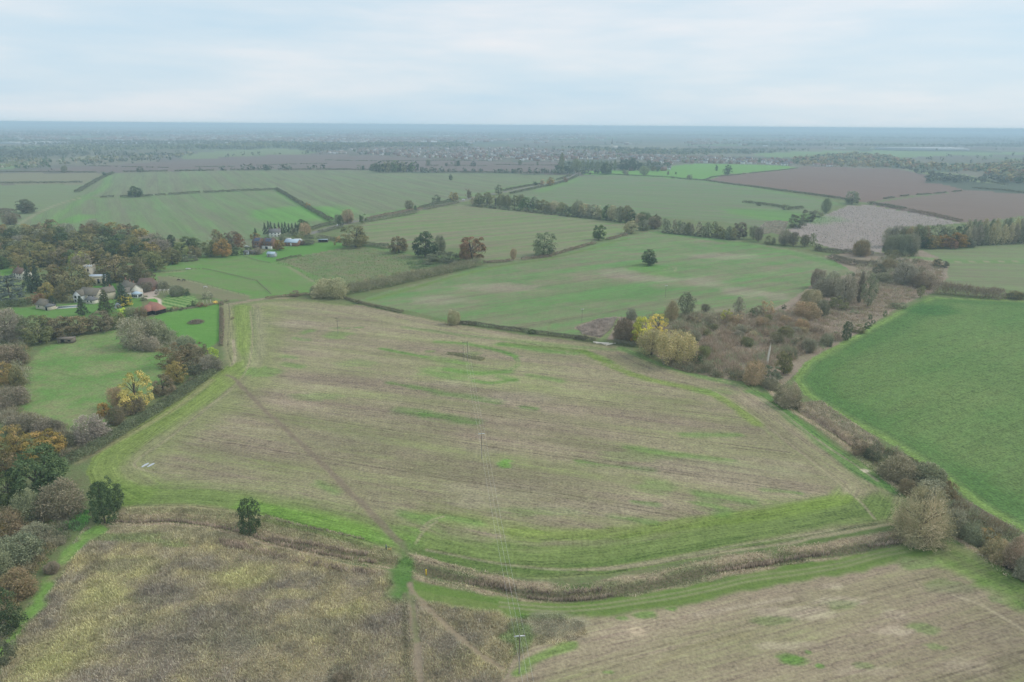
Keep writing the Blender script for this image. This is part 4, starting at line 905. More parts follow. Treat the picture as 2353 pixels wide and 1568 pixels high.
def hedge(disp, h, wdt, colour, label, gaps=0.0, name='hedge', cat='hedge', dens=1.0, twig=0.0, smooth=False, rough=.35, seed=None, group=None):
    ln = world(disp)
    if smooth: ln = smooth_line(ln, 5)
    seg = np.linalg.norm(np.diff(ln, axis=0), axis=1); tot = seg.sum(); acc = np.concatenate([[0], np.cumsum(seg)])
    seed = seed if seed is not None else int(tot * 7 + disp[0][0]) % 9999
    rng = np.random.default_rng(seed)
    dm = np.mean([depth_at(p) for p in ln]); cs = max(.20, dm * .00062)
    n = int(tot * (2 * h + wdt) / (cs * cs * 2.0) * 1.15 * dens)
    n = max(40, min(n, 26000))
    s = rng.uniform(0, tot, n)
    if gaps:
        keep = vnoise(s / 14, s * 0 + seed, seed) > gaps
        s = s[keep]; n = len(s)
    x = np.interp(s, acc, ln[:, 0]); y = np.interp(s, acc, ln[:, 1])
    i = np.clip(np.searchsorted(acc, s) - 1, 0, len(seg) - 1); dv = (ln[i + 1] - ln[i]) / np.maximum(seg[i][:, None], 1e-6)
    nx, ny = -dv[:, 1], dv[:, 0]
    hm = h * (1 - rough + 2 * rough * fbm(s / max(3, h * 2), s * 0 + .5, seed + 1, 3)); wm = wdt * (.75 + .5 * vnoise(s / 5, s * 0 + 9.5, seed + 2))
    th = rng.uniform(0.02, math.pi - .02, n); q = rng.uniform(.72, 1.04, n) + .22 * (fbm(s / 1.6, th * 2, seed + 3, 2) - .5)
    ox = np.cos(th) * wm * .5 * q; z = np.abs(np.sin(th)) ** .6 * hm * q
    C = np.stack([x + nx * ox, y + ny * ox, relief0(x, y) + z], 1)
    Dn = np.stack([nx * np.cos(th), ny * np.cos(th), np.sin(th) + .25], 1) + rng.normal(size=(n, 3)) * .5
    v = np.clip(.5 + .16 * rng.normal(size=n) + .5 * (fbm(s / 4, th * 1.5, seed + 4, 3) - .5), 0, 1)
    V, F = cards(C, Dn, cs * rng.uniform(.6, 1.3, n), cs * rng.uniform(.6, 1.3, n), rng)
    if twig:
        k = rng.uniform(size=n) < twig; P0 = C[k]; dd = Dn[k] * .6 + (0, 0, .8); dd /= np.linalg.norm(dd, axis=1, keepdims=True)
        V2, F2 = sticks(P0, P0 + dd * rng.uniform(.3, .9, (k.sum(), 1)) * h * .45, cs * .22, rng)
        F = np.vstack([F, F2 + len(V)]); V = np.vstack([V, V2]); v = np.concatenate([v, np.full(k.sum(), .6)])
    o0 = np.array([ln[0, 0], ln[0, 1], 0])
    me = mesh(name, V - o0, F, MAT['leaf'], attrs={'v': ('FLOAT', np.repeat(v, 4))})
    c = tuple(q * g_ for q, g_ in zip((COL[colour] if isinstance(colour, str) else colour), LEAF_GAIN))
    o = link(name, me, None, tuple(o0), color=c)
    return tag(o, label, cat, group)

# --- hedges
D_ = 'darkbush'
for disp, h, wd, c, lab, kw in [
  (pl('J', 560, 1480, 800, 1370, 1000, 1245, 1200, 1120, 1450, 965, 1650, 835, 1900, 650), 2.4, 5.0, (.10, .115, .07), 'long bramble hedge between the meadow and the great field', dict(smooth=True, twig=.1)),
  (pl('A', 2085, 850, 2085, 950, 2085, 1100, 2080, 1260), 1.5, 1.9, (.135, .115, .085), 'straight brown hedge along the vivid green paddock', dict(twig=.3, gaps=.36, rough=.6)),
  (pl('B', 1060, 800, 1300, 755, 1600, 690, 1900, 620, 2180, 560), 5.5, 8.5, (.155, .15, .10), 'thick tall hedge right of the pale willow bush', dict(twig=.25)),
  (pl('B', 1020, 845, 1130, 880, 1300, 920, 1500, 965, 1700, 1010, 1920, 1055, 2150, 1075), 1.5, 2.6, (.11, .10, .07), 'low dark hedge on the far side of the great field, before the gap', dict(gaps=.25)),
  (pl('Q', 330, 105, 600, 140, 800, 170, 960, 190, 1130, 215, 1447, 250, 1560, 262), 1.9, 2.8, (.085, .08, .06), 'low dark hedge running down to the yellow maple', {}),
  (pl('B', 0, 870, 120, 880, 300, 855, 460, 832, 560, 825, 700, 812, 800, 820), 1.3, 3.0, (.17, .145, .10), 'low scrubby hedge at the top corner of the great field', dict(gaps=.2, twig=.2)),
  (pl('F', 0, 600, 60, 612, 160, 622), 2.0, 3.0, (.085, .08, .06), 'short end of hedge beside the stacked logs', {}),
  (pl('F', 300, 640, 400, 650, 480, 665), 2.4, 3.5, (.11, .11, .08), 'short bramble hedge below the yellow maple', {}),
  (pl('C', -40, 480, 150, 478, 350, 476, 555, 474), 3.5, 5, D_, 'straight dark hedge across the fields at far left', {}),
  (pl('C', 515, 540, 600, 490, 690, 440, 760, 410), 4, 7, D_, 'slanting hedge left of the striped green field', {}),
  (pl('C', 675, 573, 770, 571), 3, 4, D_, 'short stub of hedge left of the lone field oak', {}),
  (pl('C', 805, 571, 900, 568, 1030, 563), 3, 4.5, D_, 'short hedge under the lone field oak', {}),
  (pl('C', 1045, 561, 1115, 557), 3, 4.5, D_, 'tiny gap-sided hedge right of the lone field oak', {}),
  (pl('C', 1130, 557, 1345, 543), 3.5, 5, D_, 'middle stretch of hedge leading from the lone oak', {}),
  (pl('C', 1365, 543, 1600, 532, 1860, 521), 3.5, 5, D_, 'long straight hedge up to the kinked corner', {}),
  (pl('C', 1860, 521, 1930, 560, 2000, 605, 2110, 670, 2230, 735), 4, 6, D_, 'hedge slanting down from the kinked corner to the road', {}),
  (pl('C', -40, 402, 200, 403, 380, 403, 650, 406), 3, 6, D_, 'far left length of the hedge below the ploughed land', {}),
  (pl('C', 830, 402, 1000, 400, 1400, 394, 1800, 387, 2353, 385), 3.5, 6, D_, 'long dark hedge between ploughed land and striped field', dict(gaps=.15)),
  (pl('D', 0, 387, 300, 388), 3, 5, D_, 'hedge leading left from the far copse', {}),
  (pl('D', 640, 400, 900, 404, 1100, 406, 1300, 408, 1540, 412), 3.5, 6, D_, 'hedge from the far copse to the road bend', {}),
  (pl('C', 600, 361, 800, 366, 1130, 374), 2, 4, D_, 'thin hedge inside the ploughed land, left piece', dict(gaps=.3)),
  (pl('C', 1310, 368, 1580, 365), 2, 5, D_, 'thin hedge inside the ploughed land, middle piece', dict(gaps=.2)),
  (pl('C', 1640, 361, 1900, 352, 2200, 346), 2.2, 5, D_, 'thin hedge inside the ploughed land near its lone tree', dict(gaps=.2)),
  (pl('D', 0, 322, 300, 328, 800, 325, 1100, 328), 2.4, 6, D_, 'far thin hedge below the village roofs', dict(gaps=.15)),
  (pl('D', 630, 358, 850, 358, 1090, 362), 2.2, 5, D_, 'thin hedge under the trees of the ploughed land', dict(gaps=.15)),
  (pl('D', 1140, 352, 1350, 356, 1550, 358), 2.2, 5, D_, 'thin hedge right of the green wedge in ploughed land', dict(gaps=.1)),
  (pl('B', 740, 255, 830, 225, 930, 205), 3.0, 7, D_, 'short thick hedge where the slanting hedge meets the road', {}),
  (pl('B', 800, 285, 900, 262, 1000, 235), 2.6, 5, (.115, .12, .08), 'low roadside hedge beside the house hamlet', {}),
  (pl('B', 1210, 175, 1350, 140, 1500, 115, 1680, 78), 2.8, 7, (.15, .12, .085), 'brown hedge on the far side of the road', {}),
  (pl('B', 1210, 190, 1350, 165, 1500, 140, 1640, 110), 3.6, 9, (.13, .13, .09), 'broad hedge on the near side of the road', {}),
  (pl('D', 640, 645, 760, 615, 900, 585), 3, 6, D_, 'dark hedge beyond the road below the pair of autumn trees', {}),
  (pl('D', 680, 655, 780, 632, 900, 608), 3, 6, (.13, .13, .09), 'hedge on the near side of the road by the white car', {}),
  (pl('D', 1200, 530, 1330, 502, 1450, 485), 3, 6, D_, 'dark hedge beyond the road above the long tree belt', {}),
  (pl('D', 1250, 548, 1400, 515, 1550, 482, 1640, 455, 1700, 425), 3, 7, D_, 'hedge on the near side of the curving road', {}),
  (pl('D', 1560, 455, 1640, 430, 1665, 410), 3, 6, D_, 'short hedge on the outside of the road bend', {}),
  (pl('D', 1730, 412, 1900, 418, 2100, 428, 2353, 440), 2.5, 5, D_, 'low dark hedge under the bright hillside pasture', {}),
  (pl('E', 130, 415, 345, 430, 520, 456, 660, 472), 3, 6, D_, 'upper half of the hedge below the red brown field', {}),
  (pl('E', 660, 472, 800, 492, 1000, 517, 1230, 550), 3, 7, D_, 'lower half of the hedge below the red brown field', dict(gaps=.12)),
  (pl('E', 345, 427, 390, 408, 600, 388), 2, 5, D_, 'thin hedge between the bright pasture and red brown field', {}),
  (pl('E', 625, 385, 750, 372, 930, 352), 2, 5, D_, 'thin hedge running on to the bungalows', {}),
  (pl('E', 1370, 577, 1480, 590, 1600, 617), 4, 7, D_, 'near half of the hedge above the grey fallow field', {}),
  (pl('E', 1620, 620, 1800, 655, 1960, 690), 3.5, 6, (.14, .11, .08), 'browner half of the hedge above the grey fallow field', {}),
  (pl('E', 1460, 548, 1550, 533, 1650, 522, 1800, 512, 1960, 495), 2.2, 4.5, D_, 'gappy bush line between the two red brown fields', dict(gaps=.45)),
  (pl('E', 585, 568, 680, 578, 790, 593, 850, 604), 3.5, 6, D_, 'ragged dark hedge jutting into the dull green field', dict(gaps=.15)),
  (pl('E', 870, 612, 960, 606), 4, 7, D_, 'dark clump at the end of the ragged hedge', {}),
  (pl('E', 2030, 478, 2200, 490, 2353, 508), 3, 8, D_, 'dark hedge beyond the right-hand ploughed field', {}),
  (pl('E', 1660, 372, 1850, 392, 2050, 420, 2250, 460), 3, 6, D_, 'far hedge along the pale wedge field', {}),
  (pl('B', 440, 527, 550, 500, 650, 480), 1.6, 2.2, (.10, .095, .065), 'clipped low hedge along the bright mown lawn', {}),
  (pl('B', 1180, 390, 1290, 400, 1400, 420), 4, 8, (.115, .12, .08), 'hedge between the two left-hand big oaks', {}),
  (pl('B', 800, 330, 880, 340, 960, 350, 1010, 365), 3.5, 6, (.12, .12, .08), 'shrubby hedge behind the bright mown lawn', {}),
  (pl('B', 2210, 540, 2353, 535) + pl('Z', 1200, 598, 1260, 590, 1330, 570, 1440, 540), 2, 4, (.15, .12, .09), 'thin brown hedge beyond the patchy green field', dict(gaps=.2)),
  (pl('G', 700, 395, 800, 430, 900, 455, 1100, 460), 4, 9, (.11, .10, .075), 'dark thorn hedge at the corner of the patchy field', dict(twig=.2)),
  (pl('G', 560, 330, 700, 345, 860, 355, 1060, 370), 3.5, 7, (.105, .10, .075), 'dark hedge below the grey fallow field', dict(twig=.2)),
  (pl('G', 1540, 690, 1750, 705, 1950, 725, 2170, 740), 6.5, 9, (.16, .13, .10), 'tall brown hedge above the dense green crop', dict(twig=.3)),
  (pl('G', 2190, 735, 2353, 745, 2500, 752), 3.5, 6, (.10, .10, .07), 'lower dark hedge above the crop at the right edge', {}),
  (pl('A', -40, 900, 100, 880, 200, 885, 310, 870), 4, 6, (.075, .095, .05), 'dense green hedge behind the pool house', {}),
  (pl('A', 1540, 930, 1700, 915, 1900, 880, 2070, 855), .7, 1.0, (.16, .15, .11), 'low dry border along the garden end', {}),
  (pl('C', -40, 668, 40, 668, 95, 675), 4, 7, (.12, .10, .075), 'brown hedge at the left edge beside the split oak', {}),
  (pl('C', -40, 690, 60, 700, 120, 720), 5, 9, (.13, .115, .085), 'scrubby hedge at the left edge above the wood', {}),
  (pl('Q', 215, 400, 300, 408, 400, 430, 570, 460), .9, 3.2, (.13, .135, .075), 'low bramble island round the twin-post pole', dict(rough=.5)),
  (pl('L', 0, 1000, 5, 1001), .1, .1, D_, '', None),
]:
    if kw is None: continue
    hedge(disp, h, wd, c, lab, **kw)

# --- single trees and shrubs: crop, centre x, top, bottom, width, kind, colour, label
TREES = [
 # church hamlet
 ('A', 1090, 400, 650, 330, 'oak', 'olivebrown', 'big domed olive-brown tree behind the church nave'), ('A', 1290, 430, 700, 300, 'oak', (.105, .10, .055), 'big dark domed tree between church and farmhouse'),
 ('A', 530, 500, 730, 260, 'oak', 'olivebrown', 'broad bronze tree left of the church tower'), ('A', 715, 490, 750, 300, 'oak', 'olive', 'broad olive tree touching the church tower'),
 ('A', 755, 370, 530, 180, 'oak', 'yellowgreen', 'yellow-green tree above the church tower'), ('A', 290, 480, 760, 130, 'conifer', 'conifer', 'tall dark spire conifer beside the cedar'), ('A', 365, 500, 750, 130, 'conifer', 'conifer', 'dark conifer standing right of the tall spire'), ('A', 318, 370, 560, 70, 'conifer', 'conifer', 'slim conifer tip behind the two dark spires'),
 ('A', 1020, 570, 730, 100, 'column', 'conifer', 'dark yew column right of the church nave'), ('A', 110, 570, 860, 290, 'cedar', 'cedar', 'blue-grey cedar with flat tiers at the left edge'),
 ('A', 460, 660, 820, 160, 'oak', 'ochre', 'ochre tree left of the balcony house'), ('A', 600, 680, 840, 150, 'oak', 'olivebrown', 'brown-green tree touching the balcony house'), ('A', 340, 750, 850, 150, 'bush', 'redbrown', 'rusty shrub behind the pool house'),
 ('A', 780, 785, 970, 120, 'conifer', 'conifer', 'dark pyramid conifer in front of the balcony house'), ('A', 1000, 730, 945, 170, 'conifer', (.065, .075, .04), 'broad olive conifer right of the balcony house'), ('A', 505, 790, 905, 60, 'column', 'conifer', 'narrow dark cypress beside the pool house'),
 ('A', 1165, 665, 880, 170, 'conifer', (.05, .075, .05), 'dark pine in front of the cream farmhouse'), ('A', 1180, 770, 880, 160, 'open', 'yellow', 'small golden tree below the dark pine'), ('A', 1155, 890, 975, 95, 'bush', 'lime', 'lime-green shrub at the garden corner'),
 ('A', 1235, 880, 970, 130, 'barebush', 'greygreen', 'grey-green shrub beside the lime shrub'), ('A', 1330, 880, 990, 120, 'barebush', 'olivebrown', 'brown bush left of the red-roofed barn'), ('A', 1350, 760, 830, 80, 'bush', 'greygreen', 'pale shrub by the conservatory'),
 ('A', 380, 970, 1230, 290, 'oak', 'olive', 'olive oak left of the timber shelter'), ('A', 560, 970, 1180, 260, 'oak', 'olivebrown', 'brown oak right behind the timber shelter'), ('A', 760, 970, 1155, 220, 'oak', 'olivebrown', 'third oak of the row above the meadow'), ('A', 950, 935, 1125, 230, 'oak', 'brown', 'dark brown oak in the row above the meadow'), ('A', 1110, 940, 1090, 160, 'oak', 'olive', 'last oak of the row, nearest the grey thicket'), ('A', 250, 1020, 1200, 160, 'bush', 'greygreen', 'green-grey bush left of the olive oak'),
 ('A', 1310, 970, 1270, 300, 'barebush', 'grey', 'large grey thicket between meadow and red barn'), ('A', 1480, 1040, 1230, 230, 'barebush', 'greygreen', 'grey-green bush below the large grey thicket'), ('A', 1430, 1170, 1300, 170, 'barebush', 'grey', 'rounded grey bush at the meadow edge'),
 ('A', 1640, 1220, 1450, 330, 'bush', 'olivebrown', 'wide olive-brown bush at the meadow corner'), ('A', 1850, 1210, 1410, 200, 'bush', 'brown', 'brown bush between vivid paddock and meadow'), ('A', 1750, 1160, 1290, 200, 'barebush', 'greygreen', 'grey bush along the lower edge of the vivid paddock'), ('A', 1820, 1390, 1545, 190, 'bush', 'darkbush', 'dark green bush above the bramble hedge'), ('A', 1990, 1340, 1490, 200, 'barebush', 'grey', 'grey bush at the lower end of the brown hedge'), ('A', 2005, 1258, 1375, 125, 'bush', 'lime', 'round lime-yellow bush at the paddock tip'),
 ('A', 80, 890, 1210, 300, 'bare', 'grey', 'bare grey tree by the left edge below the pool house'), ('A', 200, 960, 1150, 180, 'bare', 'greygreen', 'thin grey tree left of the oak row'), ('A', 90, 1240, 1450, 300, 'barebush', 'brown', 'brown thicket left of the meadow'), ('J', 60, 555, 770, 230, 'oak', 'ochre', 'ochre oak at the left edge of the meadow'), ('J', 170, 590, 800, 130, 'oak', 'olive', 'olive tree tucked beside the ochre oak'),
 ('A', 1670, 680, 785, 140, 'barebush', 'greygreen', 'grey shrub between drive and horse paddock'), ('A', 1755, 708, 782, 85, 'bush', 'dkgreen', 'dark round shrub beside the horse paddock'), ('A', 1700, 690, 760, 60, 'bush', 'dkgreen', 'dark upright shrub between the two garden shrubs'), ('A', 1950, 735, 815, 95, 'bush', 'greygreen', 'shrub behind the garden pergola'), ('A', 1380, 655, 745, 150, 'bare', 'purple', 'purple-grey bare tree in front of the dark barn'), ('A', 1470, 735, 770, 28, 'bush', 'dkgreen', 'small clipped ball on the drive'), ('A', 1540, 640, 730, 120, 'barebush', 'greygreen', 'thin shrub right of the dark barn'), ('A', 1450, 610, 680, 60, 'bush', 'ochre', 'small ochre shrub by the barn gable'),
 ('A', 1565, 898, 937, 42, 'bush', 'dkgreen', 'first clipped ball in the lawn border'), ('A', 1605, 888, 932, 52, 'bush', 'dkgreen', 'second clipped ball in the lawn border'), ('A', 1650, 874, 914, 66, 'bush', 'redbrown', 'rust-red shrub in the lawn border'), ('A', 1705, 883, 920, 62, 'bush', 'darkbush', 'dull shrub right of the rust-red one'), ('A', 1790, 858, 892, 58, 'bush', 'dkgreen', 'green shrub in the middle of the lawn border'), ('A', 1830, 822, 888, 62, 'bush', 'dkgreen', 'taller dark shrub in the lawn border'), ('A', 1890, 836, 890, 74, 'bush', 'redbrown', 'reddish shrub at the pergola end of the border'), ('A', 2025, 828, 862, 54, 'bush', 'yellow', 'yellow shrub at the garden corner'), ('A', 1940, 850, 888, 46, 'bush', 'ochre', 'small ochre shrub by the pergola'), ('A', 2190, 978, 1006, 42, 'bush', 'brown', 'little dark bush at the foot of a pole'),
 # edge of the wood towards the brick houses
 ('A', 1620, 215, 345, 90, 'column', 'conifer', 'dark pine at the right end of the wood'), ('A', 1790, 230, 350, 210, 'oak', 'green', 'dark green tree at the right end of the wood'), ('A', 1715, 285, 410, 140, 'oak', (.16, .19, .08), 'light green tree at the front of the wood'), ('A', 1840, 310, 430, 120, 'oak', 'olivebrown', 'rusty small tree closing the wood'),
 ('A', 2060, 165, 390, 150, 'oak', 'olivebrown', 'tall brown tree left of the brick houses'), ('A', 2190, 185, 330, 150, 'oak', 'brown', 'brown tree behind the orange one'), ('A', 2095, 250, 420, 170, 'oak', 'orange', 'bright orange rounded tree left of the brick houses'), ('A', 1985, 265, 415, 160, 'oak', 'olive', 'olive tree left of the bright orange tree'), ('A', 2262, 205, 350, 100, 'oval', 'redbrown', 'red-brown upright tree by the brick houses'), ('A', 2200, 295, 405, 95, 'bush', 'dkgreen', 'dark evergreen below the red-brown tree'), ('A', 2258, 325, 405, 76, 'bush', 'green', 'green evergreen by the garden shed'), 
 # brick house hamlet
 ('B', 265, 243, 335, 52, 'conifer', 'conifer', 'small dark fir behind the brick houses'), ('B', 258, 280, 340, 75, 'oak', 'ochre', 'ochre tree behind the brick houses'), ('B', 665, 168, 270, 125, 'oak', 'dkgreen', 'round dark tree right of the leylandii row'), ('B', 685, 193, 310, 105, 'bare', 'tan', 'pale leafless tree behind the workshop'), ('B', 592, 228, 305, 75, 'oak', 'greygreen', 'pale green tree between cottage and workshop'), ('B', 520, 280, 350, 120, 'bush', 'greygreen', 'green shrubs in front of the white cottage'), ('B', 640, 270, 335, 110, 'bush', 'olive', 'olive shrub behind the workshop roof'), ('B', 730, 280, 330, 90, 'bush', 'darkbush', 'dark shrub beside the road end'), ('B', 470, 345, 435, 98, 'oak', 'orange', 'orange tree in front of the workshop'), ('B', 290, 400, 465, 90, 'barebush', 'purple', 'bare bush below the brick houses'), ('B', 715, 325, 385, 120, 'bush', 'darkbush', 'ivy-green bush right of the workshop'), ('B', 205, 395, 440, 55, 'bush', 'dkgreen', 'dark shrub left of the brick houses'), ('B', 370, 305, 350, 60, 'bush', 'dkgreen', 'dark shrub between brick houses and cottage'),
 ('B', 990, 135, 232, 52, 'column', 'dkgreen', 'dark ivy tree by the lay-by'), ('B', 1050, 78, 198, 115, 'bare', 'tan', 'spreading bare tree by the road'), ('B', 965, 130, 215, 55, 'bare', 'greygreen', 'bare tree left of the dark ivy tree'), ('B', 1182, 118, 200, 62, 'oak', 'green', 'small green tree on the roadside'), ('B', 1578, 8, 92, 72, 'bare', 'greygreen', 'bare grey-green tree by the road'), ('B', 1630, 48, 105, 30, 'column', 'dkgreen', 'small ivy-clad stump tree by the road'),
 ('B', 1115, 225, 405, 255, 'oak', 'olive', 'widest olive oak, leftmost of the five big oaks'), ('B', 970, 305, 365, 52, 'bush', 'ochre', 'small ochre tree left of the widest oak'), ('B', 1490, 308, 455, 185, 'oak', 'olivebrown', 'rounded bronze oak right of the widest oak'), ('B', 1715, 278, 490, 225, 'oak', 'dkgreen', 'dark green oak in the middle of the oak line'), ('B', 1845, 303, 450, 105, 'bare', 'greygreen', 'airy grey-green tree behind the dark green oak'), ('B', 1870, 438, 545, 315, 'domed', 'darkbush', 'long low evergreen dome between dark and russet oaks'), ('B', 2120, 318, 530, 255, 'oak', 'redbrown', 'russet-brown oak at the end of the thick hedge'),
 ('B', 910, 668, 835, 300, 'barebush', 'pale', 'pale silvery willow bush at the corner of the great field'), ('B', 775, 730, 815, 100, 'barebush', 'greygreen', 'small grey bush left of the silvery willow'), ('B', 605, 773, 825, 115, 'bush', 'brown', 'dark round bush left of the silvery willow'), ('B', 1958, 938, 1065, 125, 'barebush', 'pale', 'pale willow bush standing in the low dark hedge'), ('B', 940, 358, 388, 28, 'open', 'ochre', 'tiny ochre sapling at the lawn end'), ('Q', 1025, 155, 210, 85, 'bush', 'dkgreen', 'dark shrub in the hedge near the yellow maple'), ('B', 1135, 845, 885, 70, 'bush', 'darkbush', 'dark shrub at the left end of the low hedge'),
 ('Z', 1248, 535, 588, 58, 'oak', 'greygreen', 'grey-green hedgerow tree right of the russet oak'), ('Z', 1376, 516, 552, 32, 'oak', 'green', 'small green tree at the hedge corner'), ('Z', 1180, 572, 598, 16, 'bare', 'tan', 'thin bare sapling right of the russet oak'),
 ('Z', 1490, 574, 610, 38, 'oak', 'dkgreen', 'lone dark tree in the patchy green field'), ('Z', 1450, 508, 537, 36, 'oak', 'pale', 'pale tree at the end of the belt'), ('Z', 1502, 497, 525, 40, 'oak', 'brown', 'brown tree at the end of the belt'), ('Z', 1478, 505, 530, 30, 'oak', 'greygreen', 'grey tree between the pale and brown ones'),
 # far left
 ('C', 910, 498, 570, 98, 'oak', 'dkgreen', 'lone dark oak in the hedge of the green field'), ('C', 175, 588, 678, 122, 'oak', 'darkbush', 'dark split-crowned oak at far left'), ('C', 172, 612, 678, 70, 'bare', 'brown', 'brown tree standing against the split oak'), ('C', 943, 368, 404, 42, 'oak', 'dkgreen', 'round tree on the hedge below the ploughed land'), ('C', 1790, 348, 391, 50, 'oak', 'dkgreen', 'dark round tree beside the ploughed hedge'), ('C', 435, 360, 406, 40, 'bare', 'greygreen', 'grey tree on the far left hedge'), ('C', 700, 398, 434, 42, 'oak', 'dkgreen', 'tree at the top of the slanting hedge'), ('C', 2065, 603, 642, 50, 'bush', 'orange', 'orange-brown bush on the slanting hedge'), ('C', 70, 680, 756, 90, 'bare', 'brown', 'brown tree at the left edge above the wood'),
 # middle distance
 ('D', 845, 418, 457, 28, 'oak', 'dkgreen', 'lone small tree out in the striped field'), ('D', 695, 318, 360, 30, 'bare', 'greygreen', 'grey tree in the ploughed land by the copse'), ('D', 818, 333, 363, 22, 'oak', 'dkgreen', 'small tree left of the round ploughland tree'), ('D', 877, 316, 363, 62, 'oak', 'dkgreen', 'large round tree in the ploughed land'), ('D', 998, 328, 366, 38, 'oak', 'dkgreen', 'second round tree in the ploughed land'), ('D', 1310, 323, 357, 30, 'bare', 'greygreen', 'thin tree in the ploughed land near the poplars'), ('D', 1427, 323, 358, 18, 'oak', 'greygreen', 'slim tree in the ploughed land near the poplars'), ('D', 242, 353, 390, 46, 'oak', 'dkgreen', 'tree on the hedge left of the copse'),
 ('D', 565, 593, 657, 56, 'bare', 'greygreen', 'grey roadside tree by the ivy stump'), ('D', 748, 556, 614, 60, 'oak', 'greygreen', 'green roadside tree left of the rusty one'), ('D', 862, 523, 600, 62, 'oak', 'ochre', 'rusty brown roadside tree'), ('D', 965, 513, 580, 58, 'oak', 'brown', 'dark brown roadside tree by the white car'), ('D', 1168, 488, 553, 60, 'oak', 'greygreen', 'grey-green tree beside the road above the belt'), ('D', 1412, 460, 492, 28, 'oak', 'dkgreen', 'small dark tree on the far roadside'), ('D', 1462, 450, 487, 40, 'oak', 'tan', 'tan tree beside the orange roadside tree'), ('D', 1515, 438, 494, 62, 'oak', 'orange', 'orange roadside tree before the bend'), ('D', 1615, 428, 472, 38, 'oak', 'redbrown', 'reddish tree inside the road bend'),
 ('D', 1590, 278, 400, 42, 'baretall', 'greygreen', 'tallest bare poplar at the road bend'), ('D', 1690, 318, 408, 70, 'bare', 'greygreen', 'bare tree right of the road bend'), ('D', 1575, 358, 415, 60, 'oak', 'dkgreen', 'dark tree left of the road bend'), ('D', 1625, 362, 412, 55, 'oak', 'dkgreen', 'dark tree touching the road bend'), ('D', 1888, 343, 418, 82, 'oak', 'dkgreen', 'large dark tree in front of the poplar row'), ('D', 2010, 313, 392, 84, 'oak', 'conifer', 'dark pine clump right of the poplar row'), ('D', 2070, 313, 392, 60, 'column', 'conifer', 'tall dark pine by the farm'), ('D', 2115, 338, 392, 40, 'column', 'conifer', 'smaller dark pine by the farm'), ('D', 2018, 376, 420, 50, 'oak', 'purple', 'purple-leaved tree in the pasture'), ('D', 2145, 363, 427, 60, 'bare', 'greygreen', 'bare grey tree in the pasture'), ('D', 2305, 393, 422, 24, 'oak', 'purple', 'small purple tree in the pasture'), ('D', 2205, 362, 398, 40, 'oak', 'olivebrown', 'brown tree left of the far farm'), ('D', 2237, 368, 400, 26, 'oak', 'dkgreen', 'small dark tree at the far farm'),
 ('E', 415, 328, 370, 28, 'oak', 'green', 'upper tree on the bright hillside pasture'), ('E', 485, 333, 397, 60, 'oak', 'dkgreen', 'largest dark tree on the bright hillside pasture'), ('E', 250, 386, 421, 40, 'oak', 'brown', 'round brown tree on the hedge under the pasture'), ('E', 160, 372, 392, 14, 'oak', 'green', 'tiny tree beside the purple one'), ('E', 1270, 498, 578, 96, 'oak', 'greygreen', 'grey-green tree where three fields meet'), ('E', 1105, 543, 635, 72, 'baretall', 'greygreen', 'tall grey tree above the thorn scrub'), ('E', 855, 576, 614, 52, 'bush', 'darkbush', 'dark thorn in the ragged hedge'), ('E', 685, 562, 588, 40, 'bush', 'darkbush', 'small thorn in the ragged hedge'),
 ('E', 920, 640, 725, 110, 'bush', 'darkbush', 'largest dark thorn left of the grey fallow field'), ('E', 990, 615, 690, 90, 'bush', 'darkbush', 'middle thorn left of the grey fallow field'), ('E', 1050, 610, 660, 80, 'bush', 'greygreen', 'upper thorn left of the grey fallow field'),
 ('E', 30, 643, 735, 60, 'oak', 'brown', 'brown tree at the left end of the poplar belt'), ('E', 560, 695, 795, 90, 'oak', 'brown', 'brown domed tree at the right end of the poplar belt'), ('E', 650, 715, 800, 60, 'bare', 'greygreen', 'thin bare tree right of the brown domed tree'), ('E', 680, 725, 815, 60, 'bare', 'purple', 'bare purple tree beside the dead bracken'), ('E', 755, 775, 830, 80, 'bush', 'olive', 'yellowish thorn under the bare trees'), ('E', 845, 735, 835, 85, 'bare', 'grey', 'grey bare tree above the thorn hedge'), ('E', 900, 755, 842, 66, 'bare', 'purple', 'dark stag-headed bare tree'), ('E', 972, 772, 845, 62, 'bare', 'brown', 'brown bare tree right of the stag-headed one'), ('E', 1020, 762, 840, 52, 'oval', 'greygreen', 'pale green tree by the grey fallow field'), ('E', 1050, 820, 870, 60, 'bush', 'darkbush', 'dark thorn below the pale green tree'), ('E', 1330, 798, 875, 100, 'bare', 'greygreen', 'bare tree at the bottom of the grey fallow field'),
 # scrub valley
 ('F', 640, 400, 590, 210, 'open', (.37, .32, .09), 'bright yellow maple above the willows'), ('F', 520, 430, 640, 170, 'oak', (.33, .35, .07), 'yellow-green maple left of the bright yellow one'), ('F', 478, 550, 645, 90, 'open', 'orange', 'small orange tree under the yellow maples'),
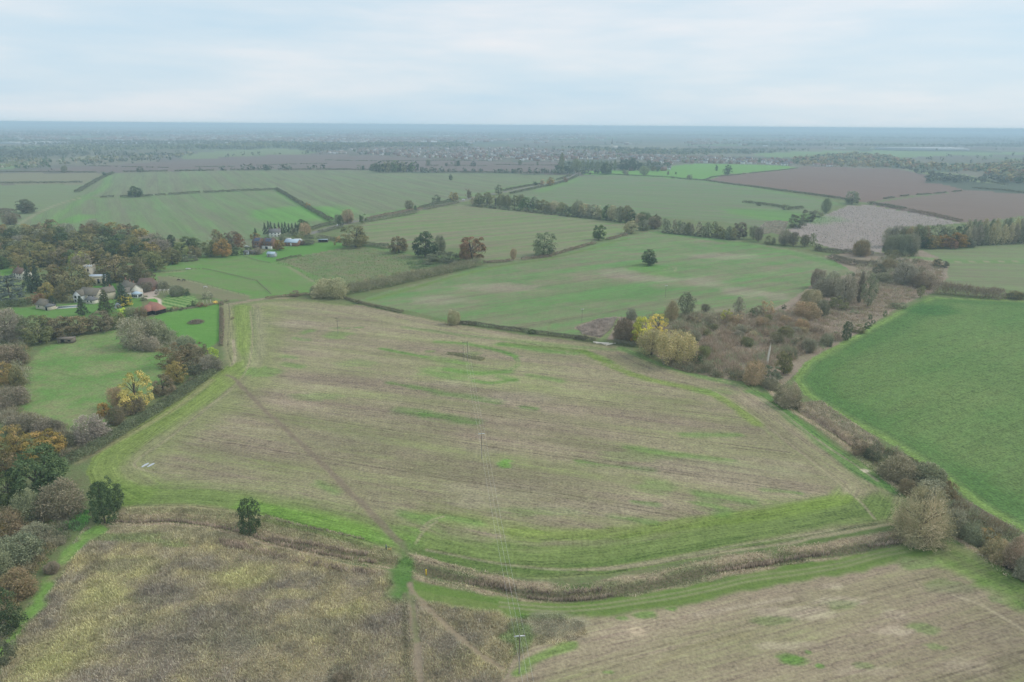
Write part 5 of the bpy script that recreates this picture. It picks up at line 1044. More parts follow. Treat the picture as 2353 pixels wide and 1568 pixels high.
 ('F', 600, 530, 730, 220, 'willow', (.24, .22, .125), 'smaller weeping willow behind the big one'), ('F', 785, 545, 800, 300, 'willow', (.28, .25, .13), 'big weeping willow at the field edge'), ('F', 870, 238, 425, 145, 'oval', 'greygreen', 'green upright tree behind the scrub'), ('F', 755, 305, 470, 120, 'baretall', 'tan', 'thin orange-grey tree behind the yellow maple'), ('F', 1280, 272, 420, 92, 'oval', 'grey', 'grey upright tree behind the scrub'), ('F', 1185, 368, 475, 100, 'open', 'yellowgreen', 'small yellow-green tree in the scrub'), ('F', 1378, 352, 438, 52, 'bush', 'green', 'small green tree right of the yellow-green one'), ('F', 1020, 328, 395, 70, 'bare', 'purple', 'dark bare tree with ivy in the scrub'), ('F', 440, 358, 450, 90, 'barebush', 'grey', 'grey bush left of the yellow maple'), ('F', 380, 430, 620, 170, 'barebush', 'brown', 'large brown-grey bush left of the maples'),
 ('F', 1395, 762, 955, 170, 'barebush', 'tan', 'pale tan bush in front of the dead trunk'), ('F', 1540, 798, 935, 150, 'bush', (.12, .13, .09), 'dark grey-green bush right of the pale tan one'), ('F', 1635, 698, 875, 135, 'oak', 'olive', 'olive tree right of the dead white trunk'), ('F', 1532, 895, 990, 125, 'barebush', 'mauve', 'mauve-brown bush below the grey-green one'), ('F', 1665, 935, 1125, 205, 'barebush', (.20, .175, .12), 'round brown-grey bush at the head of the ditch'), ('F', 2125, 468, 612, 78, 'column', 'dkgreen', 'dark ivy-clad tree at the edge of the crop field'), ('F', 2035, 538, 592, 52, 'bush', 'green', 'green shrub left of the ivy-clad tree'), ('F', 2290, 463, 518, 62, 'bush', 'dkgreen', 'dark shrub at the crop margin'), ('F', 2338, 445, 480, 32, 'bush', 'dkgreen', 'smaller dark shrub at the crop margin'), ('F', 945, 718, 795, 120, 'bush', 'dkgreen', 'dark green brambles right of the big willow'), ('F', 1635, 325, 365, 42, 'bush', 'dkgreen', 'dark gorse bush on the field edge'),
 ('G', 570, 475, 650, 120, 'bare', 'mauve', 'mauve bare tree at the left of the valley trees'), ('G', 700, 500, 710, 160, 'bare', 'grey', 'grey bare tree second in the valley group'), ('G', 810, 530, 780, 180, 'bare', 'grey', 'wide grey bare tree of the valley group'), ('G', 620, 560, 720, 190, 'barebush', 'grey', 'grey undergrowth among the valley trees'), ('G', 932, 515, 780, 64, 'baretall', 'purple', 'slim tall bare tree of the valley group'), ('G', 1010, 535, 815, 130, 'oval', 'greygreen', 'ivy-green tree at the right of the valley group'), ('G', 525, 655, 800, 170, 'barebush', 'pale', 'pale yellowish bush below the valley trees'), ('G', 480, 755, 905, 230, 'barebush', 'tan', 'tan bush at the lower end of the valley trees'), ('G', 760, 715, 835, 170, 'bush', 'olive', 'olive bush under the valley trees'), ('G', 612, 745, 885, 130, 'barebush', 'greygreen', 'grey-green bush under the valley trees'),
 ('G', 940, 960, 1035, 125, 'bush', 'olive', 'low olive bush near the crop margin'), ('G', 1030, 868, 922, 36, 'bush', 'dkgreen', 'small dark sapling in the dead bracken'), ('G', 1155, 833, 892, 36, 'bush', 'green', 'small green sapling in the dead bracken'), ('G', 1280, 770, 825, 140, 'bush', 'greygreen', 'low grey-green brambles in the dead bracken'), ('G', 1460, 628, 735, 72, 'oval', 'olive', 'yellowish young tree at the crop corner'), ('G', 880, 513, 547, 46, 'bush', 'dkgreen', 'dark gorse at the field point'), ('G', 900, 828, 870, 70, 'bush', 'greygreen', 'small bramble clump in the dead bracken'),
 ('G', 950, 233, 375, 145, 'bare', 'olivebrown', 'rounded bare tree at the fallow field corner'), ('G', 1215, 318, 400, 120, 'bush', 'olive', 'olive bush at the end of the poplar wood'), ('G', 1195, 395, 495, 150, 'bare', 'olivebrown', 'brown tree in the valley below the wood'), ('G', 1100, 435, 530, 120, 'bush', 'darkbush', 'dark ivy clump in the valley'), ('G', 1310, 430, 615, 180, 'bare', 'grey', 'wide bare tree in the upper valley'), ('G', 1150, 520, 600, 200, 'barebush', 'greygreen', 'grey thicket in the upper valley'), ('G', 1480, 520, 650, 200, 'barebush', 'brown', 'brown thicket right of the upper valley'), ('G', 1640, 400, 470, 130, 'bush', 'darkbush', 'dark bramble mound at the field end'), ('G', 2270, 668, 745, 140, 'bush', 'olivebrown', 'brown bush in the hedge at the right edge'), ('G', 1600, 390, 450, 60, 'barebush', 'tan', 'pale bush on the bramble mound'),
 # eastern ditch
 ('H', 850, 490, 620, 130, 'bush', 'brown', 'first dark bush in the reedy ditch'), ('H', 950, 530, 650, 140, 'bush', 'darkbush', 'second dark bush in the reedy ditch'), ('H', 1100, 570, 625, 84, 'bush', 'dkgreen', 'dark green bush beside the crop margin'), ('H', 1160, 610, 820, 280, 'barebush', (.18, .162, .112), 'large grey-brown bush in the eastern ditch'), ('H', 1270, 640, 720, 100, 'bush', 'olive', 'yellowish bush behind the large grey-brown one'), ('H', 1390, 690, 870, 260, 'barebush', 'greygreen', 'large grey-green bush in the eastern ditch'), ('H', 1450, 810, 970, 240, 'barebush', 'grey', 'grey bush behind the big tan tree'), ('H', 1560, 830, 1005, 140, 'bush', 'olivebrown', 'olive bush right behind the big tan tree'), ('H', 1310, 850, 1310, 430, 'shaggy', (.245, .215, .14), 'big tan-leaved tree at the meeting of the ditches'), ('H', 1580, 1040, 1240, 200, 'barebush', 'grey', 'grey bush right of the big tan tree'), ('H', 1720, 1130, 1300, 170, 'barebush', 'greygreen', 'second grey bush right of the big tan tree'), ('H', 1870, 1200, 1300, 170, 'bush', 'ochre', 'ochre bush in the lower eastern ditch'), ('H', 1935, 1260, 1450, 210, 'barebush', 'tan', 'tan bush in the lower eastern ditch'), ('H', 2085, 1240, 1500, 190, 'barebush', (.26, .205, .16), 'pinkish tan bush at the right edge'), ('H', 2190, 1400, 1620, 200, 'barebush', 'grey', 'grey bush cut by the right edge'), ('H', 1230, 800, 930, 130, 'barebush', 'brown', 'low brown bush below the large grey-brown one'),
 # meadow edge
 ('J', 1230, 612, 985, 320, 'open', (.36, .32, .115), 'bright yellow tree on the bramble hedge'), ('J', 1060, 770, 965, 170, 'bare', 'tan', 'thin straw-coloured tree left of the yellow one'), ('J', 940, 918, 1055, 105, 'oak', 'orange', 'small orange tree by the meadow corner'), ('J', 820, 1030, 1260, 310, 'barebush', (.22, .19, .165), 'wide grey bush at the meadow corner'), ('J', 1050, 950, 1110, 150, 'barebush', 'brown', 'brown bush right of the small orange tree'), ('J', 1190, 860, 1020, 220, 'barebush', 'brown', 'dark bush beneath the bright yellow tree'), ('J', 1590, 553, 745, 225, 'oak', 'ochre', 'ochre oak upper of two on the bramble hedge'), ('J', 1470, 668, 860, 180, 'oak', 'brown', 'russet oak lower of two on the bramble hedge'),
 ('J', 100, 770, 960, 320, 'barebush', 'purple', 'purple-brown thicket left of the meadow'), ('J', 400, 1155, 1410, 370, 'oak', (.25, .185, .058), 'golden oak at the bottom of the meadow'), ('J', 120, 1130, 1420, 260, 'oak', 'ochre', 'ochre oak left of the golden oak'), ('J', 200, 1010, 1190, 280, 'barebush', 'purple', 'low purple scrub left of the meadow foot'), ('J', 430, 1060, 1200, 260, 'barebush', 'purple', 'low purple scrub at the meadow foot'), ('J', 590, 1200, 1330, 200, 'barebush', 'darkbush', 'dark bramble bush above the hedge end'),
 ('K', 255, 138, 440, 340, 'oak', (.075, .105, .05), 'large dark green oak below the golden oak'), ('K', 55, 290, 500, 210, 'oak', 'green', 'green tree cut by the left edge'), ('K', 30, 150, 320, 180, 'oak', 'olivebrown', 'brown tree at the left edge beside the dark oak'), ('K', 385, 335, 565, 270, 'barebush', 'brown', 'brown-grey thicket below the large dark oak'), ('K', 180, 395, 590, 190, 'barebush', 'greygreen', 'grey-green thicket left of the brown-grey one'), ('K', 640, 350, 600, 160, 'column', 'dkgreen', 'left half of the dark evergreen at the ditch head'), ('K', 690, 308, 520, 150, 'bush', 'dkgreen', 'dark evergreen tree at the ditch head'), ('K', 1525, 438, 655, 155, 'column', 'dkgreen', 'dark evergreen standing alone on the ditch bank'),
 ('K', 60, 490, 690, 210, 'barebush', 'olivebrown', 'olive-brown bush at the left edge'), ('K', 30, 580, 700, 130, 'bush', 'ochre', 'yellowish bush at the left edge'), ('K', 130, 650, 860, 260, 'barebush', 'greygreen', 'grey-green bush above the green path'), ('K', 100, 880, 1060, 240, 'barebush', 'olivebrown', 'olive thicket beside the green path'), ('K', 55, 985, 1260, 210, 'bush', 'dkgreen', 'dark bramble mass beside the green path'), ('K', 220, 590, 710, 190, 'barebush', 'greygreen', 'grey-green bush at the top of the green path'), ('K', -20, 1200, 1480, 200, 'bush', 'darkbush', 'dark bush in the bottom left corner'), ('K', -10, 760, 960, 160, 'barebush', 'greygreen', 'grey-green thicket cut by the left edge'), ('K', 320, 830, 900, 90, 'barebush', 'mauve', 'small pale thicket by the path top'), ('K', 340, 665, 735, 110, 'barebush', 'mauve', 'pinkish dry clump by the path top'), ('L', 880, 1470, 1600, 150, 'barebush', (.14, .115, .09), 'dark dead clump at the bottom of the rough grassland'),
]
for t_ in TREES: T(*t_)

# copse and rows: members told apart by their place in the row
ORD = 'first second third fourth fifth sixth seventh eighth ninth tenth eleventh twelfth thirteenth fourteenth fifteenth sixteenth seventeenth eighteenth nineteenth twentieth twenty-first twenty-second twenty-third twenty-fourth twenty-fifth twenty-sixth twenty-seventh twenty-eighth twenty-ninth thirtieth thirty-first thirty-second thirty-third thirty-fourth thirty-fifth thirty-sixth thirty-seventh thirty-eighth thirty-ninth fortieth'.split()
CNAME = dict(olive='olive', olivebrown='bronze', ochre='ochre', green='green', greygreen='grey-green', dkgreen='dark green', grey='grey', pale='pale', yellowgreen='yellow-green', tan='tan')
rng = random.Random(12)
for i in range(10):
    x = 345 + i * 30 + rng.uniform(-6, 6)
    T('B', x, 178 + rng.uniform(0, 26), 300, 46, 'conifer', 'conifer', f'dark leylandii conifer, {ORD[i]} from the left in the row behind the white cottage', 'leylandii row')
for i in range(15):
    x = 330 + 290 * (i / 14.6); k = .5 + .5 * math.sin((x - 310) / 320 * math.pi)
    T('D', x, 352 - 24 * k + rng.uniform(-6, 6), 404 + rng.uniform(-6, 3), rng.uniform(42, 62), 'oak', rng.choice(['dkgreen', 'dkgreen', 'green', 'greygreen', 'olive']), f'round-headed tree, {ORD[i]} from the left in the far field copse', 'trees of the far field copse')
for i, x in enumerate((1735, 1765, 1797, 1828, 1855, 1892, 1948)):
    T('D', x, 322 + rng.uniform(-3, 6), 392, 28, 'baretall', 'greygreen', f'bare upright poplar, {ORD[i]} from the left in the far row', 'far poplar row')
bl = [(1000, 555, 622), (1045, 548, 626), (1090, 545, 628), (1135, 548, 632), (1180, 545, 636), (1225, 550, 640), (1270, 556, 645), (1315, 560, 650), (1360, 568, 655), (1405, 580, 660), (1450, 585, 664), (1495, 592, 668), (1540, 602, 674), (1590, 610, 682), (1640, 618, 690), (1700, 598, 698), (1745, 622, 702), (1795, 625, 708), (1840, 615, 714), (1885, 622, 722), (1930, 620, 728), (1975, 630, 736), (2020, 640, 740), (2065, 660, 744), (2110, 680, 746), (2150, 676, 748)]
for i, (x, a, b) in enumerate(bl):
    T('D', x + rng.uniform(-12, 12), a + rng.uniform(-10, 14), b + rng.uniform(-4, 2), rng.uniform(60, 104), rng.choice(['oak', 'oak', 'oval', 'bare']), rng.choice(['olive', 'olive', 'greygreen', 'green', 'pale']), f'leafy tree, {ORD[i]} from the road end of the long belt', 'long tree belt')
for i in range(24):
    x = 1020 + i * 47
    T('D', x, 605 + i * 5 + rng.uniform(-6, 6), 634 + i * 5, 62, 'bush', 'darkbush', f'dark bush, {ORD[i]} from the road end at the foot of the long belt', 'undergrowth of the long tree belt')
for i in range(15):
    x = 85 + i * 31; y = 740 + i * 4
    T('E', x + rng.uniform(-10, 10), y - 76 + rng.uniform(-14, 22), y + 8, rng.uniform(40, 70), rng.choice(['oval', 'baretall', 'oval']), rng.choice(['olive', 'greygreen', 'grey', 'olive', 'yellowgreen'] if i % 4 == 0 else ['greygreen', 'grey', 'olive']), f'thin-leaved tree, {ORD[i]} from the left in the belt above the patchy field', 'slim tree belt')
for i in range(13):
    x = 90 + i * 36; y = 752 + i * 3.6
    T('E', x, y - 26, y + 8, 46, 'bush', 'darkbush', f'dark bush, {ORD[i]} from the left under the belt above the patchy field', 'undergrowth of the slim tree belt')
# right wood: bare end, autumn middle, poplars
for i in range(9):
    T('G', 1190 + (i % 5) * 62 + rng.uniform(-15, 15), 130 + (i // 5) * 70 + rng.uniform(-15, 15) - (i % 5) * 8, 300 + (i // 5) * 60 + rng.uniform(-10, 10), rng.uniform(110, 150), 'bare', rng.choice(['tan', 'grey', 'grey', 'greygreen']), f'bare tree, {ORD[i % 5]} from the left in the {"back" if i < 5 else "front"} row at the poplar wood end', 'bare trees of the poplar wood')
for i, (x, a, b, wd, c) in enumerate([(1480, 120, 300, 140, 'olivebrown'), (1550, 200, 310, 130, 'ochre'), (1600, 110, 290, 150, 'greygreen'), (1645, 190, 305, 110, 'orange'), (1700, 120, 290, 140, 'greygreen'), (1780, 180, 305, 150, 'orange'), (1720, 220, 312, 110, 'redbrown'), (1810, 105, 280, 130, 'dkgreen'), (1500, 215, 310, 120, 'dkgreen'), (1680, 150, 270, 110, 'dkgreen'), (1870, 220, 300, 120, 'darkbush')]):
    T('G', x, a, b, wd, 'oak', c, f'{dict(ochre="ochre", orange="orange", redbrown="russet", dkgreen="dark green", greygreen="grey-green", olivebrown="bronze", darkbush="dull dark")[c]} tree, {"tall" if b - a > 140 else "low"}, {ORD[i]} of the leafy middle of the poplar wood', 'leafy trees of the poplar wood')
for i in range(26):
    x = 1850 + (i % 13) * 52 + rng.uniform(-12, 12); r_ = i // 13
    T('G', x, 120 - r_ * 45 + rng.uniform(-12, 14) - (x - 1850) * .05, 290 - r_ * 60 - (x - 1850) * .045, rng.uniform(62, 80), 'baretall', rng.choice(['greygreen', 'pale', 'grey']), f'thin poplar, {ORD[i % 13]} from the left in the {"front" if r_ == 0 else "back"} row of the wood', 'poplars of the right-hand wood')
for i in range(13):
    x = 1860 + i * 46; T('G', x, 215 - i * 3, 288 - i * 3, 90, 'bush', 'darkbush', f'dark bush, {ORD[i]} from the left at the foot of the poplars', 'undergrowth of the poplar wood')
# the mixed wood above the church
wood = np.array(pl('A', -60, 190, 150, 175, 330, 165, 500, 150, 700, 165, 900, 125, 1100, 170, 1350, 190, 1500, 240, 1620, 330, 1640, 430, 1480, 480, 1350, 470, 1250, 440, 1000, 440, 880, 470, 640, 470, 500, 470, 350, 470, 280, 520, 150, 500, -60, 490))
spots = []; tries = 0
while len(spots) < 86 and tries < 6000:
    tries += 1
    p = np.array([rng.uniform(wood[:, 0].min(), wood[:, 0].max()), rng.uniform(wood[:, 1].min(), wood[:, 1].max())])
    if inside(p[None], wood)[0] and all(abs(p[0] - q[0]) > 17 or abs(p[1] - q[1]) > 8.5 for q in spots): spots.append(p)
spots.sort(key=lambda p: p[0]); wcount = {}
for p in spots:
    wd = rng.uniform(28, 46); k = rng.random()
    kind, c = ('oak', rng.choice(['olive', 'olivebrown', 'ochre', 'green', 'olive', 'greygreen', (.17, .15, .07)])) if k < .78 else (('bare', 'grey') if k < .9 else ('oak', 'dkgreen'))
    lab = {'bare': 'thin grey leafless tree inside the mixed wood above the church'}.get(kind, 'dark green tree inside the mixed wood above the church' if c == 'dkgreen' else 'olive or bronze leafy tree inside the mixed wood above the church')
    row_ = 'back' if p[1] < 545 else ('middle' if p[1] < 575 else 'front'); rank = wcount[row_] = wcount.get(row_, -1) + 1
    cn = 'leafless grey' if kind == 'bare' else CNAME.get(c, 'golden-brown') if isinstance(c, str) else 'golden-brown'
    lab = f'{cn} {"large" if wd > 37 else "small"} tree in the mixed wood, {ORD[rank] if rank < 40 else "last"} from the left of its {row_} rows'
    T('Z', p[0], p[1] - wd * .52, p[1] + wd * .46, wd * 1.08, kind, c, lab, 'mixed wood above the church', far=False)
for i in range(16):
    x = 300 + i * 100 + rng.uniform(-20, 20)
    if 820 < x < 1000 or 1150 < x < 1420: continue
    T('A', x, (425 if x < 900 else 405) + rng.uniform(-10, 10), (500 if x < 900 else 490) - (0 if x < 1500 else 30), 120, 'bush', rng.choice(['greygreen', 'darkbush', 'olivebrown']), f'undergrowth shrub, {ORD[i]} along the front edge of the mixed wood', 'undergrowth of the mixed wood')

# ------------------------------------------------------------------ grass, reeds and scrub (uncountable)
def gsample(P):
    """ground colour under points, from the net"""
    a = np.degrees(np.arctan2(P[:, 0], P[:, 1])); d = np.hypot(P[:, 0], P[:, 1]); e = np.degrees(np.arctan2(CAM_H, d))
    j = np.clip(np.searchsorted(azi, a), 0, nc - 1); i = np.clip(np.searchsorted(-elev, -e), 0, nr - 1)
    k = i * nc + j
    f = np.clip(ca[k, 3] + par[k, 1] * 2.0 * (fbm(P[:, 0] / 3, P[:, 1] / 3, 8, 3) - .5), 0, 1)[:, None]
    return ca[k, :3] * (1 - f) + cb[k, :3] * f, fid[k]

def scatter(poly, n, rng):
    lo, hi = poly.min(0), poly.max(0); o = []
    got = 0
    while got < n:
        p = lo + (hi - lo) * rng.uniform(size=(n * 2, 2)); p = p[inside(p, poly)]; o.append(p); got += len(p)
    return np.vstack(o)[:n]

def tufts(name, P, C, hgt, wd, label, rng, lean=.45, tip=1.12, per=1, cat='grass', base=.88):
    if per > 1:
        P = np.repeat(P, per, 0) + rng.normal(size=(len(P) * per, 2)) * wd * 1.2; C = np.repeat(C, per, 0); hgt = np.repeat(np.broadcast_to(hgt, (len(P) // per,)), per)
    n = len(P); h = np.broadcast_to(hgt, (n,)) * rng.uniform(.6, 1.25, n)
    z = relief(P[:, 0], P[:, 1]); B = np.stack([P[:, 0], P[:, 1], z - .05], 1)
    tp = B + np.stack([rng.normal(0, lean, n) * h, rng.normal(0, lean, n) * h, h + .05], 1)
    a = rng.uniform(0, 6.28, n); s = np.stack([np.cos(a), np.sin(a), 0 * a], 1) * (wd * rng.uniform(.6, 1.4, n))[:, None]
    V = np.stack([B - s, B + s, tp + s * .45, tp - s * .45], 1).reshape(-1, 3)
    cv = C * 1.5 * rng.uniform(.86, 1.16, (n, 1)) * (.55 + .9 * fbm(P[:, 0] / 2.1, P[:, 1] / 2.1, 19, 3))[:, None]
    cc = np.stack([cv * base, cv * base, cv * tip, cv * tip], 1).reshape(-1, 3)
    cc = np.hstack([np.clip(cc, 0, .9), np.ones((len(cc), 1))])
    me = mesh(name, V, np.arange(4 * n).reshape(-1, 4), MAT['tuft'], attrs={'tint': ('FLOAT_COLOR', cc)})
    return tag(link(name, me), label, cat, kind='stuff')

def mounds(name, centres, rad, hgt, palette, per, label, rng, wd=.05, cat='scrub'):
    """many overlapping twiggy mounds that nobody could count, one mesh"""
    n = len(centres); k = rng.integers(0, len(palette), n); pal = np.array(palette)[k]
    c = np.repeat(np.arange(n), per); d = rng.normal(size=(n * per, 3)); d[:, 2] = np.abs(d[:, 2]); d /= np.linalg.norm(d, axis=1, keepdims=True)
    q = rng.uniform(.3, 1.0, n * per) ** .5; R = np.broadcast_to(rad, (n,))[c]; H = np.broadcast_to(hgt, (n,))[c]
    P0 = np.stack([centres[c, 0] + d[:, 0] * R * q, centres[c, 1] + d[:, 1] * R * q, 0 * q], 1); P0[:, 2] = relief0(P0[:, 0], P0[:, 1]) + d[:, 2] * H * q
    v = d * (.5, .5, 1) + (0, 0, .4) + rng.normal(size=d.shape) * .35; v /= np.linalg.norm(v, axis=1, keepdims=True)
    V, F = sticks(P0 - v * .2, P0 + v * (R * .35 + .25)[:, None] * rng.uniform(.5, 1.1, (n * per, 1)), wd * rng.uniform(.7, 1.5, n * per), rng)
    m = rng.uniform(size=n * per) < .45
    V2, F2 = cards(P0[m], d[m] + rng.normal(size=(m.sum(), 3)) * .5, wd * 3.4, wd * 3.4, rng)
    cc = pal[c] * rng.uniform(.7, 1.3, (n * per, 1)); cc = np.vstack([np.repeat(cc, 4, 0), np.repeat(cc[m], 4, 0)])
    cc = np.hstack([np.clip(cc * LEAF_GAIN * 1.3, 0, .9), np.ones((len(cc), 1))])
    me = mesh(name, np.vstack([V, V2]), np.vstack([F, F2 + len(V)]), MAT['tuft'], attrs={'tint': ('FLOAT_COLOR', cc)})
    return tag(link(name, me), label, cat, kind='stuff')

XCROSS = float(gnd(*dsp('L', 1350, 660))[0])
rg = np.random.default_rng(77)
P = scatter(Zp(195, 1212, 420, 1196, 560, 1222, 700, 1258, 830, 1290, 905, 1316, 925, 1345, 1000, 1366, 1180, 1392, 1190, 1430, 1185, 1500, 1160, 1600, -60, 1600, -60, 1520, 60, 1400, 130, 1300), 110000, rg)
C, fi = gsample(P); k = np.isin(fi, [I_ROUGH]); P, C = P[k], C[k]
hh = .15 + .6 * fbm(P[:, 0] / 6, P[:, 1] / 6, 15, 3)
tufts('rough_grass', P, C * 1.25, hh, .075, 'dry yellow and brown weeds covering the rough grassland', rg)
# ditch banks
for ln, nm, lab, nn, wd in ((DITCH, 'bank_grass', 'straw-coloured tall grass on the banks of the ditch', 26000, 3.9), (DITCH_E, 'bank_grass', 'straw-coloured tall grass in the eastern ditch', 15000, 4.6)):
    seg = np.linalg.norm(np.diff(ln, axis=0), axis=1); ac = np.concatenate([[0], np.cumsum(seg)])
    s = rg.uniform(0, ac[-1], nn); x = np.interp(s, ac, ln[:, 0]); y = np.interp(s, ac, ln[:, 1]); i = np.clip(np.searchsorted(ac, s) - 1, 0, len(seg) - 1); dv = (ln[i + 1] - ln[i]) / seg[i][:, None]
    wsc = np.where(x < XCROSS, .62, 1.0) if ln is DITCH else np.ones(nn)
    off = np.clip(rg.normal(0, wd * .5, nn), -wd, wd) * wsc
    P = np.stack([x - dv[:, 1] * off, y + dv[:, 0] * off], 1)
    C, fi = gsample(P); straw = np.array((.36, .295, .20)); grn = np.array((.15, .185, .075))
    f = np.clip(1.3 - np.abs(off / wsc) / wd * 1.6 + 1.8 * (fbm(s / 9, off / 1.8, 33, 3) - .5), 0, 1)[:, None]; C2 = straw * (1 - f) + grn * f
    k = ~np.isin(fi, [I_CROSS, I_MARG, I_PATH, I_PATH2, I_PATH3]); P, C2 = P[k], C2[k]
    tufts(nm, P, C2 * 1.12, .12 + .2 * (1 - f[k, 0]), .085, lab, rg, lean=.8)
P = scatter(Zp(290, 1169, 440, 1167, 600, 1186, 760, 1226, 900, 1268, 925, 1290, 880, 1284, 700, 1240, 560, 1208, 430, 1184, 290, 1182), 9000, rg); C, _f = gsample(P); tufts('bank_grass', P, C * 1.1, .3, .08, 'pale dry grass between the great field and the upper ditch', rg, lean=.8)
P = scatter(world(pl('H', 360, 225, 560, 205, 800, 370, 1000, 505, 1070, 610, 980, 650, 700, 480, 400, 300)), 9000, rg); tufts('bank_grass', P, np.tile((.37, .305, .22), (len(P), 1)), .45, .09, 'pale dry grass between the eastern ditch and the crop', rg, lean=.7)
P = scatter(world(pl('H', 1640, 960, 1800, 1050, 2140, 1250, 2060, 1250, 1800, 1140, 1650, 1020)), 4000, rg); tufts('bank_grass', P, np.tile((.26, .215, .155), (len(P), 1)), .4, .09, 'brown dry weeds beside the lower crop margin', rg, lean=.7)
P = scatter(world(pl('H', 1400, 820, 1560, 900, 1640, 1000, 1800, 1120, 2148, 1290, 2300, 1500, 2148, 1560, 1900, 1380, 1700, 1280, 1500, 1230, 1450, 1000)), 110, rg); mounds('scrub_thicket', P, rg.uniform(1.3, 2.6, 110), rg.uniform(1.2, 3.2, 110), [COL['grey'], COL['brown'], COL['greygreen']], 100, 'grey thicket filling the lower eastern ditch', rg, .05)
P = scatter(world(pl('H', 880, 540, 1080, 600, 1280, 660, 1480, 760, 1560, 860, 1450, 900, 1250, 860, 1080, 740)), 60, rg); mounds('scrub_thicket', P, rg.uniform(1.3, 2.6, 60), rg.uniform(1.2, 3.0, 60), [COL['grey'], COL['brown'], COL['darkbush']], 100, 'brown thicket in the middle of the eastern ditch', rg, .05)
# reed beds along the ditch
REEDS = [(pl('K', 690, 578, 850, 583, 1000, 574, 1100, 578, 1300, 606, 1500, 650) + pl('L', 380, 500, 700, 572, 1000, 630, 1130, 645), 1.2, 'brown reed row lining the upper ditch'),
         (pl('L', 350, 470, 600, 510, 850, 560, 1080, 600), .9, 'second reed row behind the upper ditch'),
         (pl('K', 1330, 712, 1500, 742) + pl('L', 0, 520, 250, 575, 500, 640, 750, 690, 1000, 732, 1140, 745), 1.8, 'reed row along the top of the rough grassland'),
         (pl('L', 1840, 800, 2000, 812, 2180, 845), 1.6, 'reed clump in the ditch right of the crossing'), (pl('M', 0, 830, 80, 850), 1.2, 'small reed clump near the power lines'),
         (pl('M', 200, 862, 400, 885), .8, 'short reed row under the far bank'), (pl('M', 210, 912, 400, 932, 600, 930, 860, 898), 1.0, 'long reed row in the bend of the ditch'), (pl('M', 500, 885, 780, 858), .8, 'upper reed row in the bend of the ditch'),
         (pl('M', 1610, 718, 1800, 695, 2060, 660), 1.0, 'reed row in the right part of the ditch'), (pl('M', 1700, 690, 1900, 665, 2060, 640), .8, 'thin reed row behind the right part of the ditch'), (pl('N', 0, 670, 200, 640, 420, 600, 600, 575), .9, 'reed row towards the big tan tree'), (pl('N', 900, 525, 1100, 495, 1260, 480), .9, 'dark reeds at the foot of the big tan tree'),
         (pl('H', 430, 300, 560, 370, 700, 460, 820, 560), 1.8, 'brown reeds in the eastern ditch'), (pl('A', 2110, 1000, 2100, 1200), .5, 'dry stems beside the straight brown hedge'),
         (pl('L', 300, 310, 560, 380, 800, 430, 1060, 490), .7, 'dry brown stems along the field edge')]
for disp, wd, lab in REEDS:
    ln = smooth_line(world(disp), 4); seg = np.linalg.norm(np.diff(ln, axis=0), axis=1); ac = np.concatenate([[0], np.cumsum(seg)])
    nn = int(ac[-1] * 22 * min(wd, 1.2)); s = rg.uniform(0, ac[-1], nn); P = np.stack([np.interp(s, ac, ln[:, 0]), np.interp(s, ac, ln[:, 1])], 1) + rg.normal(size=(nn, 2)) * wd * .34
    keep = vnoise(s / 2.2, s * 0, 3) > .22; P = P[keep]; s = s[keep]
    C = np.array((.255, .20, .152)) * (.8 + .4 * vnoise(s / 3, s * 0 + 4, 5))[:, None]
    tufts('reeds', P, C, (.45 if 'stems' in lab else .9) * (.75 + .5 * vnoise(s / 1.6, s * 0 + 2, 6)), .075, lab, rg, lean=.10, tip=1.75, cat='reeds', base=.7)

B_, MV, GG, GY_, DK = COL['brown'], COL['mauve'], COL['greygreen'], COL['grey'], COL['darkbush']
low = world(pl('F', 760, 500, 1000, 430, 1440, 415, 1640, 400, 1750, 420, 1850, 520, 2080, 590, 1960, 680, 1800, 720, 1640, 800, 1500, 830, 1350, 860, 1100, 860, 930, 800, 940, 640, 820, 560))
SC1, SC2 = (.19, .152, .122), (.175, .135, .10)
P = scatter(low, 430, rg); mounds('scrub_thicket', P, rg.uniform(1.6, 3.4, 430), rg.uniform(1.4, 3.6, 430), [SC1, SC1, SC2, MV, SC1, GG], 75, 'mauve-brown thicket filling the scrub valley', rg, .06)
P = scatter(low, 130, rg); mounds('scrub_thicket', P, rg.uniform(2.0, 3.8, 130), rg.uniform(2.4, 4.8, 130), [COL['grey'], SC1, COL['greygreen'], SC2, SC1], 150, 'taller grey bushes rising from the scrub valley', rg, .06)
P = scatter(world(pl('F', 700, 780, 900, 800, 1100, 850, 1330, 880, 1360, 930, 1150, 905, 900, 860, 720, 810)), 70, rg); mounds('scrub_thicket', P, rg.uniform(1.4, 2.4, 70), rg.uniform(1.5, 2.8, 70), [B_, DK, MV], 90, 'dark bushy edge between scrub valley and great field', rg, .06)
P = scatter(world(pl('F', 300, 560, 480, 480, 700, 420, 1050, 400, 1250, 440, 1050, 560, 900, 620, 720, 560, 520, 620, 380, 640)), 130, rg); mounds('scrub_thicket', P, rg.uniform(1.8, 3.6, 130), rg.uniform(2, 4.2, 130), [MV, GY_, B_, GG], 90, 'grey thicket round the yellow maples', rg, .06)
P = scatter(world(pl('G', 420, 760, 600, 600, 880, 560, 1080, 480, 1280, 420, 1480, 400, 1680, 470, 1640, 590, 1480, 700, 1350, 760, 1150, 860, 950, 960, 700, 1000, 500, 960, 300, 860)), 520, rg)
mounds('dead_bracken', P, rg.uniform(1.2, 2.8, 520), rg.uniform(.6, 1.9, 520), [(.205, .165, .132), (.185, .15, .122), MV, (.17, .15, .10), SC2], 60, 'low brown bracken and stems in the upper valley', rg, .07)
